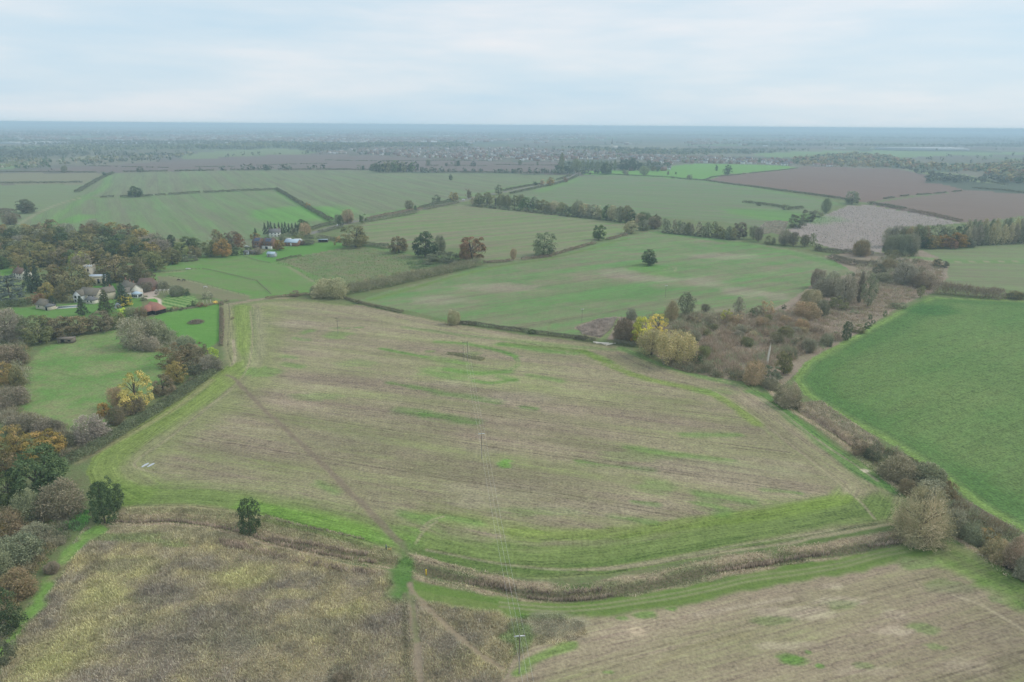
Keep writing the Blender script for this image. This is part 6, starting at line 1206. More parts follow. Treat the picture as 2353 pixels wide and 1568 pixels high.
P = scatter(world(pl('G', 900, 480, 1100, 420, 1350, 330, 1500, 400, 1450, 600, 1200, 640, 950, 600)), 110, rg); mounds('scrub_thicket', P, rg.uniform(2, 4, 110), rg.uniform(2, 5, 110), [GY_, GG, B_, DK], 80, 'grey thicket at the head of the valley', rg, .08)
P = scatter(world(pl('F', 10, 512, 180, 448, 330, 432, 290, 520, 205, 590, 60, 565)), 6000, rg); tufts('dead_stems', P, np.tile((.33, .275, .23), (len(P), 1)), .7, .1, 'patch of dead brown stems left of the yellow maples', rg)
P = scatter(world(pl('E', 690, 722, 722, 694, 790, 680, 872, 688, 852, 735, 835, 775, 765, 758, 702, 772)), 3500, rg); tufts('dead_stems', P, np.tile((.33, .265, .22), (len(P), 1)), .8, .2, 'patch of dead bracken beside the fallow field', rg)
P = scatter(world(pl('G', 600, 640, 900, 560, 1250, 440, 1650, 420, 1680, 560, 1450, 720, 1000, 960, 700, 1080, 200, 1150, 60, 900, 300, 850)), 22000, rg); C, fi = gsample(P); k = fi == I_SCRUB; tufts('dead_stems', P[k], C[k] * (1.15, 1.1, 1.1), .8, .12, 'dry stems between the bushes of the scrub valley', rg)
tk = gnd(*dsp('F', 1510, 800))
sp = sorted([q for q in scatter(low, 60, np.random.default_rng(3)).tolist() if abs(q[0] - tk[0]) > 12 or q[1] > tk[1] + 25][:34], key=lambda q: project([[q[0], q[1], 0]])[0][0][0])
for i, q in enumerate(sp):
    wv = _tr.uniform(4.5, 9); cn_ = _tr.choice(['grey', 'greygreen', 'mauve', 'brown', 'tan', 'olive'])
    plant(np.array(q), wv, wv * _tr.uniform(.6, 1.0), _tr.choice(['barebush', 'barebush', 'bare', 'bush']), cn_, f'{dict(grey="grey", greygreen="grey-green", mauve="brown-grey", brown="brown", tan="tan", olive="olive").get(cn_)} bush in the scrub valley, {ORD[i]} from the left', 'shrubs rising from the scrub valley')
# scrub on the left side
P = scatter(world(pl('K', -40, 520, 200, 560, 420, 560, 500, 640, 300, 760, 180, 1000, 60, 1250, -60, 1400)), 150, rg); mounds('scrub_thicket', P, rg.uniform(1.2, 2.4, 150), rg.uniform(1, 2.8, 150), [B_, COL['olivebrown'], DK, MV], 110, 'brown bramble thicket along the left edge', rg, .045)
P = scatter(world(pl('K', 200, 540, 480, 520, 560, 560, 480, 640, 330, 660)), 70, rg); mounds('nettle_patch', P, rg.uniform(.9, 1.6, 70), rg.uniform(.5, 1.0, 70), [(.11, .22, .07), (.13, .21, .09)], 110, 'green nettle patch at the head of the ditch', rg, .05)
P = scatter(world(pl('J', -40, 940, 60, 960, 300, 1050, 560, 1150, 680, 1260, 600, 1400, 300, 1180, 0, 1100)), 150, rg); mounds('scrub_thicket', P, rg.uniform(1.4, 2.6, 150), rg.uniform(1, 2.4, 150), [COL['purple'], B_, GY_], 90, 'purple-grey scrub at the foot of the meadow', rg, .05)
P = scatter(world(pl('J', -60, 300, 250, 330, 240, 560, 250, 760, 60, 980, -60, 960)), 110, rg); mounds('scrub_thicket', P, rg.uniform(1.6, 3.2, 110), rg.uniform(1.4, 4, 110), [B_, GY_, COL['olivebrown'], GG], 90, 'grey-brown scrub along the left side of the meadow', rg, .055)
P = scatter(world(pl('J', 560, 1260, 900, 1260, 1250, 1060, 1600, 800, 1800, 660, 1850, 700, 1450, 960, 1100, 1180, 800, 1360, 600, 1470)), 150, rg); mounds('scrub_thicket', P, rg.uniform(1.0, 2.0, 150), rg.uniform(.8, 1.8, 150), [(.11, .14, .07), DK, B_], 100, 'green brambles on the meadow side of the hedge', rg, .045)
P = scatter(world(pl('A', 1200, 1150, 1450, 1000, 1600, 1120, 1900, 1280, 2000, 1420, 1850, 1500, 1600, 1380, 1400, 1290)), 120, rg); mounds('scrub_thicket', P, rg.uniform(1.4, 2.6, 120), rg.uniform(1.5, 3.4, 120), [GY_, GG, B_], 90, 'grey thicket between the meadow and vivid paddock', rg, .055)
P = scatter(world(pl('B', 1050, 720, 1300, 660, 1600, 620, 1900, 580, 1700, 660, 1300, 740, 1060, 790)), 150, rg); mounds('scrub_thicket', P, rg.uniform(1.5, 2.8, 150), rg.uniform(1.0, 2.4, 150), [GG, (.20, .17, .11), (.14, .16, .08)], 70, 'pale scrub on the pasture side of the thick hedge', rg, .07)
P = scatter(world(pl('B', 1540, 540, 1700, 500, 1900, 550, 1850, 600, 1600, 590)), 60, rg); mounds('bramble_patch', P, rg.uniform(1.5, 3, 60), rg.uniform(.5, 1.2, 60), [(.10, .14, .065), (.09, .12, .07)], 70, 'dark green bramble patch below the evergreen dome', rg, .07)
P = scatter(world(pl('B', 420, 545, 640, 485, 1060, 410, 1400, 430, 1650, 500, 1850, 570, 1300, 690, 1000, 740, 760, 700, 560, 575)), 9000, rg); C, _f = gsample(P); tufts('tussock_grass', P, C, .5, .15, 'tussocks of pale grass in the rough pasture', rg)
P = scatter(world(pl('E', 900, 730, 1080, 660, 1250, 590, 1390, 590, 1700, 645, 1930, 700, 1590, 725, 1470, 810, 1440, 860, 1250, 870, 1080, 825)), 9000, rg); C, _f = gsample(P); tufts('dead_stems', P, C, .8, .25, 'pale dead stems covering the fallow field', rg)
P = scatter(world(pl('M', 150, 1060, 450, 1050, 640, 1120, 660, 1210, 480, 1280, 250, 1290, 120, 1400, 60, 1300)), 6000, rg); C, _f = gsample(P); tufts('rough_grass', P, C * 1.25, .3, .07, 'pale rough grass round the lowest power pole', rg)

# ------------------------------------------------------------------ buildings
def at(c, x, y):
    p = gnd(*dsp(c, x, y)); return (float(p[0]), float(p[1]), zat(*p))

def top_hit(px, py, z):
    r = ray([px], [py])[0]; t = (z - CAM_H) / r[2]; return (r[0] * t, r[1] * t)

def window_on(parent, side, u, z, wd, ht, L_, W_, m='glass', frame='white', name='window', arch=False):
    """window (frame with a pane) on wall f(ront) b(ack) l(eft) r(ight) of a body centred at the origin"""
    d = .06
    def place(b, grow, off):
        hw = wd / 2 + grow; z0, z1 = z - ht / 2 - grow, z + ht / 2 + grow
        if side == 'f': b.box(u - hw, u + hw, -W_ / 2 - off, -W_ / 2 + .05, z0, z1)
        elif side == 'b': b.box(u - hw, u + hw, W_ / 2 - .05, W_ / 2 + off, z0, z1)
        elif side == 'l': b.box(-L_ / 2 - off, -L_ / 2 + .05, u - hw, u + hw, z0, z1)
        else: b.box(L_ / 2 - .05, L_ / 2 + off, u - hw, u + hw, z0, z1)
        if arch and side == 'f':
            b.add([(u - hw, -W_ / 2 - off, z1), (u + hw, -W_ / 2 - off, z1), (u, -W_ / 2 - off, z1 + hw * 1.3), (u - hw, -W_ / 2 + .05, z1), (u + hw, -W_ / 2 + .05, z1), (u, -W_ / 2 + .05, z1 + hw * 1.3)],
                  [(0, 1, 2), (5, 4, 3), (1, 4, 5, 2), (3, 0, 2, 5), (0, 3, 4, 1)])
        return b
    f = place(MB(), .10, d).build(name, MAT[frame], parent)
    place(MB(), 0, d + .03).build('pane', MAT[m], f)
    return f

def body(parent, L_, W_, e, r, wall, roof, hip=0.0, off=(0, 0), rz=0.0, over=.35, chim=(), wins=(), doors=(), rname='roof'):
    """gabled or hipped block with its roof, chimneys, windows and doors"""
    b = MB()
    if hip: b.box(-L_ / 2, L_ / 2, -W_ / 2, W_ / 2, -1, e)
    else: b.gable_wall(L_, W_, e, r)
    wl = b.build('wall', MAT[wall], parent, (off[0], off[1], 0), rz)
    ro = MB().roof(L_, W_, e, r, over=over, hip=hip).build(rname, MAT[roof], parent, (off[0], off[1], .02), rz)
    for cx, cyy, hh_ in chim:
        ch = MB().box(cx - .35, cx + .35, cyy - .3, cyy + .3, r - 1.2, r + hh_).build('chimney', MAT['brick'], ro)
        MB().box(cx - .15, cx + .15, cyy - .15, cyy + .15, r + hh_, r + hh_ + .35).build('chimney_pot', MAT['redtile'], ro)
    for wv in wins: window_on(wl, *wv[:5], L_, W_, **(wv[5] if len(wv) > 5 else {}))
    for dv in doors: window_on(wl, *dv[:5], L_, W_, **dict(dict(m='wood', frame='white', name='door'), **(dv[5] if len(dv) > 5 else {})))
    return wl, ro

# church
r = empty('church', at('A', 905, 690), R_(8)); tag(r, 'small stone church with square tower and pale lead roof among trees', 'church')
wl, ro = body(r, 12.5, 7, 5.6, 6.5, 'stone', 'lead', off=(0, 3.5), over=.1, wins=[('f', u, 2.6, 1.3, 2.4, dict(frame='stone', arch=True)) for u in (-1.2, 1.9, 4.8)], doors=[('f', -4.3, 1.2, 1.4, 2.4, dict(m='black', frame='stone', arch=True))])
pb = MB(); pb.box(-6.3, 6.3, -.05, .2, 5.3, 6.2).build('parapet', MAT['stone'], r)
for u in (-2.9, .35, 3.4, 6.1): MB().add([(u - .3, -.7, -1), (u + .3, -.7, -1), (u + .3, .05, -1), (u - .3, .05, -1), (u - .3, -.15, 4.4), (u + .3, -.15, 4.4), (u + .3, .05, 4.6), (u - .3, .05, 4.6)], [(0, 3, 2, 1), (4, 5, 6, 7), (0, 1, 5, 4), (1, 2, 6, 5), (2, 3, 7, 6), (3, 0, 4, 7)]).build('buttress', MAT['stone'], r)
tw = MB().box(-8.3, -3.1, 5.4, 10.6, -1, 11.2).build('tower', MAT['stone'], r)
MB().box(-8.5, -2.9, 5.2, 10.8, 11.0, 11.35).build('string_course', MAT['stone'], tw)
b = MB()
for i in range(4):
    for (x0, x1, y0, y1) in ((-8.35 + i * 1.4, -7.65 + i * 1.4, 5.3, 5.6), (-8.35 + i * 1.4, -7.65 + i * 1.4, 10.4, 10.7)): b.box(x0, x1, y0, y1, 11.35, 12.1)
    for (x0, x1) in ((-8.35, -8.05), (-3.35, -3.05)): b.box(x0, x1, 6.2 + i * 1.2, 6.8 + i * 1.2, 11.35, 12.1)
b.build('battlements', MAT['stone'], tw)
MB().box(-8.2, -3.2, 5.5, 10.5, 11.3, 11.45).build('tower_roof', MAT['lead'], tw)
MB().box(-6.2, -5.2, 5.3, 5.5, 8.3, 10.1).build('belfry_window', MAT['black'], tw)
# balcony house
r = empty('stone_house', at('A', 815, 845), R_(-14)); tag(r, 'cream stone house with balcony and grey-brown roofs below the church', 'house')
body(r, 12, 7, 4.6, 7.8, 'stone', 'stoneslate', off=(1.5, 3.5), wins=[('f', u, z, 1.1, 1.1) for u in (1.0, 3.6) for z in (1.4, 3.6)] + [('r', 0, 3.4, 1.2, 1.2)])
body(r, 7, 6, 4.4, 7.0, 'white', 'stoneslate', off=(-3.4, 1.0), rz=R_(90), wins=[('l', -1.4, 3.4, 1.5, 1.6), ('l', 1.2, 3.4, 1.5, 1.6), ('l', -1.2, 1.2, 1.6, 2.0), ('l', 1.5, 1.2, 1.2, 1.4), ('b', 0.6, 3.2, 1.4, 1.4)])
body(r, 8, 5.5, 4.6, 7.2, 'stone', 'stoneslate', off=(5.5, 9.5), rz=R_(70), chim=((2.5, 0, .9),))
body(r, 5.5, 3.6, 2.4, 3.8, 'cream', 'slate', off=(5.2, -1.2), hip=1.2, wins=[('f', -1.2, 1.4, 1, 1), ('f', 1.2, 1.4, 1, 1)])
bal = MB().box(-9.2, -6.2, -2.2, 2.2, 2.35, 2.55).build('balcony', MAT['wood'], r)
for x, y in ((-9.1, -2.1), (-9.1, 2.1), (-6.4, -2.1)): MB().box(x - .1, x + .1, y - .1, y + .1, -1, 3.5).build('post', MAT['wood'], bal)
MB().box(-9.2, -6.2, -2.22, -2.14, 3.4, 3.5).build('rail', MAT['wood'], bal); MB().box(-9.22, -9.14, -2.2, 2.2, 3.4, 3.5).build('rail', MAT['wood'], bal)
# pool house and pool
r = empty('pool_house', at('A', 395, 914), R_(-22)); tag(r, 'low stone pool house with brown hipped roof and slate lean-to', 'outbuilding')
body(r, 8.5, 5.5, 2.6, 5.2, 'stone', 'stoneslate', off=(-.8, 2.8), hip=1.6, wins=[('f', -1.5, 1.5, .9, .9)], doors=[('l', 0, 1.1, .9, 2.0)])
body(r, 3.2, 4.6, 2.2, 3.3, 'stone', 'slate', off=(4.6, 1.8), hip=1.0, over=.25, doors=[('f', 0, 1.0, 1.6, 1.9, dict(m='black'))])
r = empty('swimming_pool', at('A', 632, 892), R_(20)); tag(r, 'rectangular pool with white stone surround on the lawn', 'pool')
b = MB(); b.box(-6, 6, -3.4, -2.3, .03, .16); b.box(-6, 6, 2.3, 3.4, .03, .16); b.box(-6, -4.8, -2.3, 2.3, .03, .16); b.box(4.8, 6, -2.3, 2.3, .03, .16); b.build('surround', MAT['paving'], r)
MB().box(-4.8, 4.8, -2.3, 2.3, -.5, .07).build('water', MAT['poolcover'], r)
# farmhouse
r = empty('farmhouse', at('A', 1215, 775), R_(-42)); tag(r, 'long cream farmhouse with three brick chimneys behind a dark pine', 'house')
body(r, 17, 6.5, 4.6, 7.6, 'cream', 'stoneslate', off=(0, 2), chim=((-8, 0, 1.3), (-1, 0, 1.2), (4.5, 0, 1.2)), wins=[('f', u, z, 1.0, 1.1) for u in (-6, -3, 0, 3, 6) for z in (1.4, 3.6)] + [('l', 0, 3.6, 1, 1.1)], doors=[('f', -4.5, 1.1, 1.0, 2.1)])
body(r, 6, 5, 3.6, 5.6, 'cream', 'stoneslate', off=(6, -3.2), rz=R_(90), wins=[('l', 0, 2.2, 1.2, 1.2), ('f', 0, 2, 1.2, 1.2)])
r = empty('conservatory', at('A', 1295, 800), R_(-20)); tag(r, 'pale glazed conservatory in front of the cream farmhouse', 'conservatory')
body(r, 4.6, 4, 2.4, 3.5, 'white', 'bluesheet', hip=1.4, over=.15, wins=[('f', u, 1.4, 1.2, 1.5) for u in (-1.4, 0, 1.4)] + [('r', 0, 1.4, 2.6, 1.5)])
r = empty('thatched_barn', at('A', 1375, 742), R_(12)); tag(r, 'dark steep-roofed barn behind the purple bare tree', 'barn')
body(r, 11, 7.5, 3.0, 7.4, 'brick', 'browntile', off=(0, 3.6), hip=2.2, wins=[('f', -2.5, 1.6, 1, 1), ('f', 2.5, 1.6, 1, 1)], doors=[('f', 0, 1.3, 2.2, 2.5, dict(m='black', frame='wood'))])
body(r, 7, 5, 2.6, 4.6, 'brick', 'browntile', off=(-7.5, 2.2), wins=[('f', 0, 1.5, 1, 1)])
# red-roofed barn
r = empty('red_roofed_barn', at('A', 1400, 962), R_(-24)); tag(r, 'black boarded barn with hipped red tile roof on a pale forecourt', 'barn')
wl, _ = body(r, 9.2, 6.2, 2.7, 5.9, 'black', 'redtile', off=(0, 4.2), hip=2.4, over=.45, doors=[('f', 3.0, 1.2, 2.2, 2.3, dict(m='rubber', frame='wood'))])
body(r, 5.6, 5.0, 2.5, 5.0, 'black', 'redtile', off=(-1.0, 1.0), rz=R_(90), hip=2.0, over=.4, doors=[('l', 0, 1.1, 2.6, 2.1, dict(m='rubber', frame='wood'))])
# other cottages
r = empty('cottage', at('A', 175, 632), R_(-28)); tag(r, 'brown-roofed cottage half hidden behind the cedar', 'house')
body(r, 10, 6.5, 4.4, 7.2, 'cream', 'browntile', off=(0, 3), chim=((-3.5, 0, 1),), wins=[('f', u, z, 1.1, 1.1) for u in (-3, 0, 3) for z in (1.4, 3.5)] + [('r', 0, 3.4, 1.1, 1.2), ('r', 0, 1.4, 1.4, 1.4)])
r = empty('field_shelter', at('A', 632, 1224), R_(6)); tag(r, 'grey timber field shelter with open doorway at the meadow edge', 'shed')
b = MB(); b.box(-3.4, -1.9, -1.6, -1.5, 0, 2.3); b.box(-.4, 3.4, -1.6, -1.5, 0, 2.3); b.box(-1.9, -.4, -1.6, -1.5, 1.95, 2.3); b.build('front_wall', MAT['wood'], r)
MB().box(-3.4, 3.4, 1.5, 1.6, 0, 2.2).build('back_wall', MAT['wood'], r); MB().box(-3.4, -3.3, -1.5, 1.5, 0, 2.2).build('side_wall', MAT['wood'], r); MB().box(3.3, 3.4, -1.5, 1.5, 0, 2.2).build('side_wall', MAT['wood'], r)
MB().add([(-3.6, -1.9, 2.32), (3.6, -1.9, 2.32), (3.6, 1.8, 2.22), (-3.6, 1.8, 2.22), (-3.6, -1.9, 2.45), (3.6, -1.9, 2.45), (3.6, 1.8, 2.34), (-3.6, 1.8, 2.34)], [(0, 3, 2, 1), (4, 5, 6, 7), (0, 1, 5, 4), (1, 2, 6, 5), (2, 3, 7, 6), (3, 0, 4, 7)]).build('roof', MAT['wood'], r)
MB().box(1.2, 2.5, -1.64, -1.58, 1.0, 1.7).build('opening', MAT['black'], r)
def arched_hut(c, x, y, L_, W_, h, m, label, rz):
    r = empty('arched_hut', at(c, x, y), R_(rz)); tag(r, label, 'shed'); b = MB(); n = 9; v = []
    for s in (-1, 1):
        for i in range(n): a = math.pi * i / (n - 1); v.append((s * L_ / 2, -math.cos(a) * W_ / 2, math.sin(a) * h))
    f = [(i, i + 1, n + i + 1, n + i) for i in range(n - 1)] + [tuple(range(n)), tuple(reversed(range(n, 2 * n)))]
    b.add(v, f).build('cover', MAT[m], r, smooth=False); MB().box(L_ / 2 - .02, L_ / 2 + .05, -.6, .6, 0, 1.7).build('door', MAT['wood'], r)
arched_hut('A', 1112, 895, 4.5, 3.4, 2.4, 'shedgrey', 'grey rounded greenhouse hut right of the olive conifer', -60)
arched_hut('A', 230, 1200, 5, 3.4, 1.8, 'metal', 'low arched grey hut left of the oak row', 10)
# pergola and garden posts
r = empty('pergola', at('A', 1530, 765), R_(10)); tag(r, 'weathered timber pergola beside the gravel drive', 'pergola')
for i in range(4):
    for y in (-1.2, 1.2): MB().box(-3.6 + i * 2.4 - .09, -3.6 + i * 2.4 + .09, y - .09, y + .09, 0, 2.2).build('post', MAT['pale_wood'], r)
    MB().box(-3.6 + i * 2.4 - .07, -3.6 + i * 2.4 + .07, -1.6, 1.6, 2.35, 2.5).build('cross_beam', MAT['pale_wood'], r)
for y in (-1.2, 1.2): MB().box(-4, 4, y - .07, y + .07, 2.2, 2.35).build('beam', MAT['pale_wood'], r)
r = empty('pergola', at('A', 1950, 862), R_(25)); tag(r, 'small pale pergola at the end of the striped lawn', 'pergola')
for i in range(3):
    for y in (-.9, .9): MB().box(-2 + i * 2 - .08, -2 + i * 2 + .08, y - .08, y + .08, 0, 2.0).build('post', MAT['pale_wood'], r)
    MB().box(-2 + i * 2 - .07, -2 + i * 2 + .07, -1.2, 1.2, 2.0, 2.14).build('cross_beam', MAT['pale_wood'], r)
# brick houses with solar panels
def panels(parent, n, x0, W_, e, rr, L0):
    sl = (rr - e) / (W_ / 2); nrm = Vector((0, -sl, 1)).normalized()
    for i in range(n):
        for j in range(2):
            b = MB(); x = x0 + i * 1.05; t0 = .22 + j * .34
            q = []
            for (dx, t) in ((0, t0), (1.0, t0), (1.0, t0 + .31), (0, t0 + .31)):
                y = -W_ / 2 + t * W_ / 2; q.append((x + dx, y, e + t * (rr - e) + .30))
            b.add(q + [(a, y_, z + .06) for a, y_, z in q], [(0, 3, 2, 1), (4, 5, 6, 7), (0, 1, 5, 4), (1, 2, 6, 5), (2, 3, 7, 6), (3, 0, 4, 7)]).build('solar_panel', MAT['solar'], parent)
r = empty('brick_house', at('B', 268, 414), R_(-16)); tag(r, 'left brick house with solar panels on its brown roof', 'house')
wl, ro = body(r, 7.6, 8, 5.0, 8.2, 'brick', 'browntile', off=(0, 4), chim=((-3, 0, 1),), wins=[('f', u, z, 1.2, 1.2) for u in (-2, 1.8) for z in (1.5, 3.9)], doors=[('f', 0, 1.1, 1, 2.1)]); panels(ro, 5, -2.6, 8, 5, 8.2, 7.6)
r = empty('brick_house', at('B', 362, 420), R_(-16)); tag(r, 'right brick house with solar panels and white porch front', 'house')
wl, ro = body(r, 9.5, 8, 5.0, 8.4, 'brick', 'browntile', off=(0, 4.6), chim=((3.6, 0, 1),), wins=[('f', u, z, 1.2, 1.2) for u in (-3, 0, 3) for z in (3.9,)]); panels(ro, 5, -2.6, 8, 5, 8.4, 9.5)
MB().box(-4.6, 4.6, -.9, .7, -1, 2.6).build('white_porch', MAT['white'], r); MB().box(-1.2, 1.2, -.98, -.85, 0, 2.2).build('porch_door', MAT['glass'], r); MB().box(-4.8, 4.8, -1.1, .8, 2.6, 2.75).build('porch_roof', MAT['slate'], r)
r = empty('white_cottage', at('B', 432, 320), R_(24)); tag(r, 'white cottage with grey roof in front of the leylandii row', 'house')
body(r, 10, 6.2, 4.6, 7.4, 'white', 'slate', off=(0, 3), chim=((-4, 0, 1), (4, 0, 1)), wins=[('f', u, z, 1, 1) for u in (-3, 0, 3) for z in (1.4, 3.5)] + [('l', 0, 3.5, 1, 1)])
r = empty('workshop', at('B', 565, 396), R_(-12)); tag(r, 'brick workshop with pale blue roof and white door', 'workshop')
body(r, 12, 7.5, 3.2, 5.4, 'brick', 'bluesheet', off=(0, 3.7), wins=[('f', -3.5, 1.8, 1, 1)], doors=[('f', 0, 1.3, 1.2, 2.4, dict(m='white'))])
r = empty('brick_shed', at('B', 632, 388), R_(-4)); tag(r, 'low dark brick shed right of the workshop', 'shed')
body(r, 7.5, 5, 2.6, 3.4, 'brick', 'browntile', off=(0, 2.5), doors=[('f', 1, 1.1, 1.2, 2.0, dict(m='black'))])
r = empty('timber_shed', at('B', 838, 364), R_(8)); tag(r, 'small open timber shed at the far corner of the lawn', 'shed')
b = MB(); b.box(-4, -3.9, 0, 4, 0, 2.2); b.box(3.9, 4, 0, 4, 0, 2.2); b.box(-4, 4, 3.9, 4, 0, 2.2); b.build('wall', MAT['black'], r)
for x in (-3.9, -1.3, 1.3, 3.9): MB().box(x - .1, x + .1, -.1, .1, 0, 2.4).build('post', MAT['wood'], r)
MB().add([(-4.3, -.4, 2.5), (4.3, -.4, 2.5), (4.3, 4.3, 2.2), (-4.3, 4.3, 2.2), (-4.3, -.4, 2.62), (4.3, -.4, 2.62), (4.3, 4.3, 2.32), (-4.3, 4.3, 2.32)], [(0, 3, 2, 1), (4, 5, 6, 7), (0, 1, 5, 4), (1, 2, 6, 5), (2, 3, 7, 6), (3, 0, 4, 7)]).build('roof', MAT['bluesheet'], r)
r = empty('stable', at('B', 390, 490), R_(-14)); tag(r, 'small blue-grey stable standing alone on the mown lawn', 'shed')
body(r, 6.4, 4.2, 2.4, 3.8, 'shedgrey', 'bluesheet', off=(0, 2), doors=[('f', -1.2, 1.1, 1.1, 2.0, dict(m='wood'))])
r = empty('greenhouse', at('B', 232, 468), R_(-10)); tag(r, 'weathered garden shed below the left brick house', 'shed')
body(r, 7.5, 3.6, 2.2, 3.2, 'wood', 'stoneslate', off=(0, 2), wins=[('f', u, 1.3, 1.2, .9) for u in (-2.3, 0, 2.3)])
r = empty('garden_shed', at('B', 178, 470), R_(-6)); tag(r, 'small grey garden shed beside the dark evergreens', 'shed')
body(r, 4, 3.2, 2.2, 3.2, 'shedgrey', 'slate', off=(0, 1.6), doors=[('f', 0, 1, .9, 1.9)])

# vehicles
def car(loc, rz, label, paint, name='parked_car', L_=4.3, cat='car'):
    r = empty(name, loc, rz); tag(r, label, cat); h = L_ / 2
    prof = [(-h, .35), (h, .35), (h, .75), (h - .9, .9), (h - 1.5, 1.42), (-h + .9, 1.45), (-h + .2, 1.0), (-h, .9)]
    v = [(x, -.85, z) for x, z in prof] + [(x, .85, z) for x, z in prof]; n = len(prof)
    MB().add(v, [tuple(range(n)), tuple(reversed(range(n, 2 * n)))] + [(i, n + i, n + (i + 1) % n, (i + 1) % n) for i in range(n)]).build('body', MAT[paint], r)
    for s in (-1, 1): MB().box(-h + 1.0, h - 1.7, s * .86 - .02, s * .86 + .02, .98, 1.32).build('side_window', MAT['glass'], r)
    MB().add([(h - .95, -.7, .95), (h - .95, .7, .95), (h - 1.47, .7, 1.38), (h - 1.47, -.7, 1.38)], [(0, 1, 2, 3)]).build('windscreen', MAT['glass'], r, (.03, 0, .02))
    for x in (-h + .8, h - .8):
        for s in (-1, 1): MB().tube([(x, s * .7, .33), (x, s * .88, .33)], .33, 10).build('wheel', MAT['rubber'], r)
def caravan(loc, rz, label, L_=6.5):
    r = empty('caravan', loc, rz); tag(r, label, 'caravan'); h = L_ / 2
    prof = [(-h, .5), (h - .5, .5), (h, 1.1), (h - .35, 2.4), (h - .7, 2.6), (-h + .4, 2.6), (-h, 2.2)]; n = len(prof)
    v = [(x, -1.1, z) for x, z in prof] + [(x, 1.1, z) for x, z in prof]
    MB().add(v, [tuple(range(n)), tuple(reversed(range(n, 2 * n)))] + [(i, n + i, n + (i + 1) % n, (i + 1) % n) for i in range(n)]).build('body', MAT['white'], r)
    for x in (-2, 0.6): MB().box(x - .6, x + .6, -1.14, -1.09, 1.4, 2.0).build('window', MAT['glass'], r)
    MB().box(1.7, 2.3, -1.14, -1.09, .6, 2.2).build('door', MAT['metal'], r)
    for s in (-1, 1): MB().tube([(0, s * .9, .35), (0, s * 1.1, .35)], .35, 10).build('wheel', MAT['rubber'], r)
    MB().box(h - .2, h + 1.0, -.06, .06, .45, .55).build('drawbar', MAT['metal'], r)
caravan(at('B', 622, 358), R_(8), 'white caravan parked behind the brick shed'); caravan(at('B', 543, 352), R_(-5), 'white caravan parked behind the workshop roof', 5.5)
car(at('B', 652, 352), R_(20), 'white car parked beside the caravan', 'white'); car(at('D', 932, 590), R_(48), 'white car driving along the country road', 'white', 'moving_car'); car(at('B', 420, 385), R_(40), 'pale car parked between brick house and orange tree', 'shedgrey'); car(at('B', 188, 408), R_(10), 'white car left of the left brick house', 'white')
car(at('B', 975, 222), R_(50), 'pale car standing in the lay-by under the ivy tree', 'shed')

# ------------------------------------------------------------------ poles, wires, fences, small things
def pole(xy, h, label, arms=1, rz=0.0, arm_w=2.1, twin=0.0, r0=.095, name='power_pole', armmat='metal'):
    z = zat(*xy); r = empty(name, (xy[0], xy[1], z), rz); tag(r, label, 'pole')
    xs = (-twin / 2, twin / 2) if twin else (0,)
    for x in xs: MB().tube([(x, 0, -1), (x, 0, h * .5), (x, 0, h + .25)], [r0 * 1.15, r0, r0 * .8], 8).build('post', MAT['pole'], r, smooth=True)
    for i in range(arms):
        zz = h - i * 1.5; wv = arm_w * (1 if i == 0 else .7)
        a = MB().box(-wv / 2, wv / 2, -.20, -.04, zz - .1, zz + .1).build('crossarm', MAT[armmat], r)
        for x in (-wv / 2 + .1, 0, wv / 2 - .1): MB().tube([(x, -.12, zz + .08), (x, -.12, zz + .2), (x, -.12, zz + .38)], [.06, .11, .05], 6).build('insulator', MAT['porcelain'], a)
    return r
PH = 8.6
tops = [(1194, 1463), (1106.5, 997), (1069, 786)]
px_ = [np.array(top_hit(x, y, PH)) for x, y in tops]
d01 = px_[0] - px_[1]; px0 = px_[0] + d01 * .85
d12 = px_[1] - px_[2]
pole(px_[0], PH, 'power pole with pale crossarm in the rough ground at the bottom', rz=math.atan2(d01[1], d01[0]) - math.pi / 2, armmat='shed')
pole(px_[1], PH, 'power pole standing alone in the middle of the great field', rz=math.atan2(d01[1], d01[0]) - math.pi / 2, armmat='shed')
pole(px_[2], PH, 'twin-post power pole on the bramble island', rz=math.atan2(d12[1], d12[0]) - math.pi / 2, twin=1.9, armmat='wood', arm_w=2.6)
pole(tuple(gnd(*dsp('O', 1290, 530))), 8.2, 'power pole with two crossarms in the far left of the great field', arms=2, rz=.3, armmat='pole'); pole(tuple(gnd(*dsp('O', 58, 345))), 8.0, 'dark power pole at the field corner by the vivid paddock', rz=.8, armmat='pole')
pole(tuple(gnd(*dsp('F', 53, 475))), 7.6, 'power pole left of the dead stems in the patchy field', rz=.5, armmat='shed'); pole(tuple(gnd(*dsp('F', 708, 278))), 7.6, 'power pole in the patchy field above the yellow maples', rz=.5, armmat='shed')
pole(tuple(gnd(*dsp('A', 1082, 932))), 7.0, 'grey telegraph pole in the garden hedge', rz=.2, name='telegraph_pole', armmat='wood', arm_w=.9)
wires = []
def wire(a, b, sag, label, r0=.013):
    n = 14; P0 = [Vector(a).lerp(Vector(b), i / n) - Vector((0, 0, sag * 4 * (i / n) * (1 - i / n))) for i in range(n + 1)]
    o = Vector(a); m = MB().tube([p - o for p in P0], r0, 4).build('power_line', MAT['wire'], None, o)
    tag(m, label, 'cable', 'overhead power lines')
def arm_ends(p, dvec, wv):
    u = dvec / np.linalg.norm(dvec); nrm = np.array([-u[1], u[0]]); z = zat(*p) + PH + .4
    return [(p[0] + nrm[0] * s, p[1] + nrm[1] * s, z) for s in (-wv / 2 + .1, 0, wv / 2 - .1)]
E0, E1, E2, E3 = arm_ends(px0, d01, 2.1), arm_ends(px_[0], d01, 2.1), arm_ends(px_[1], d01, 2.1), arm_ends(px_[2], d12, 2.4)
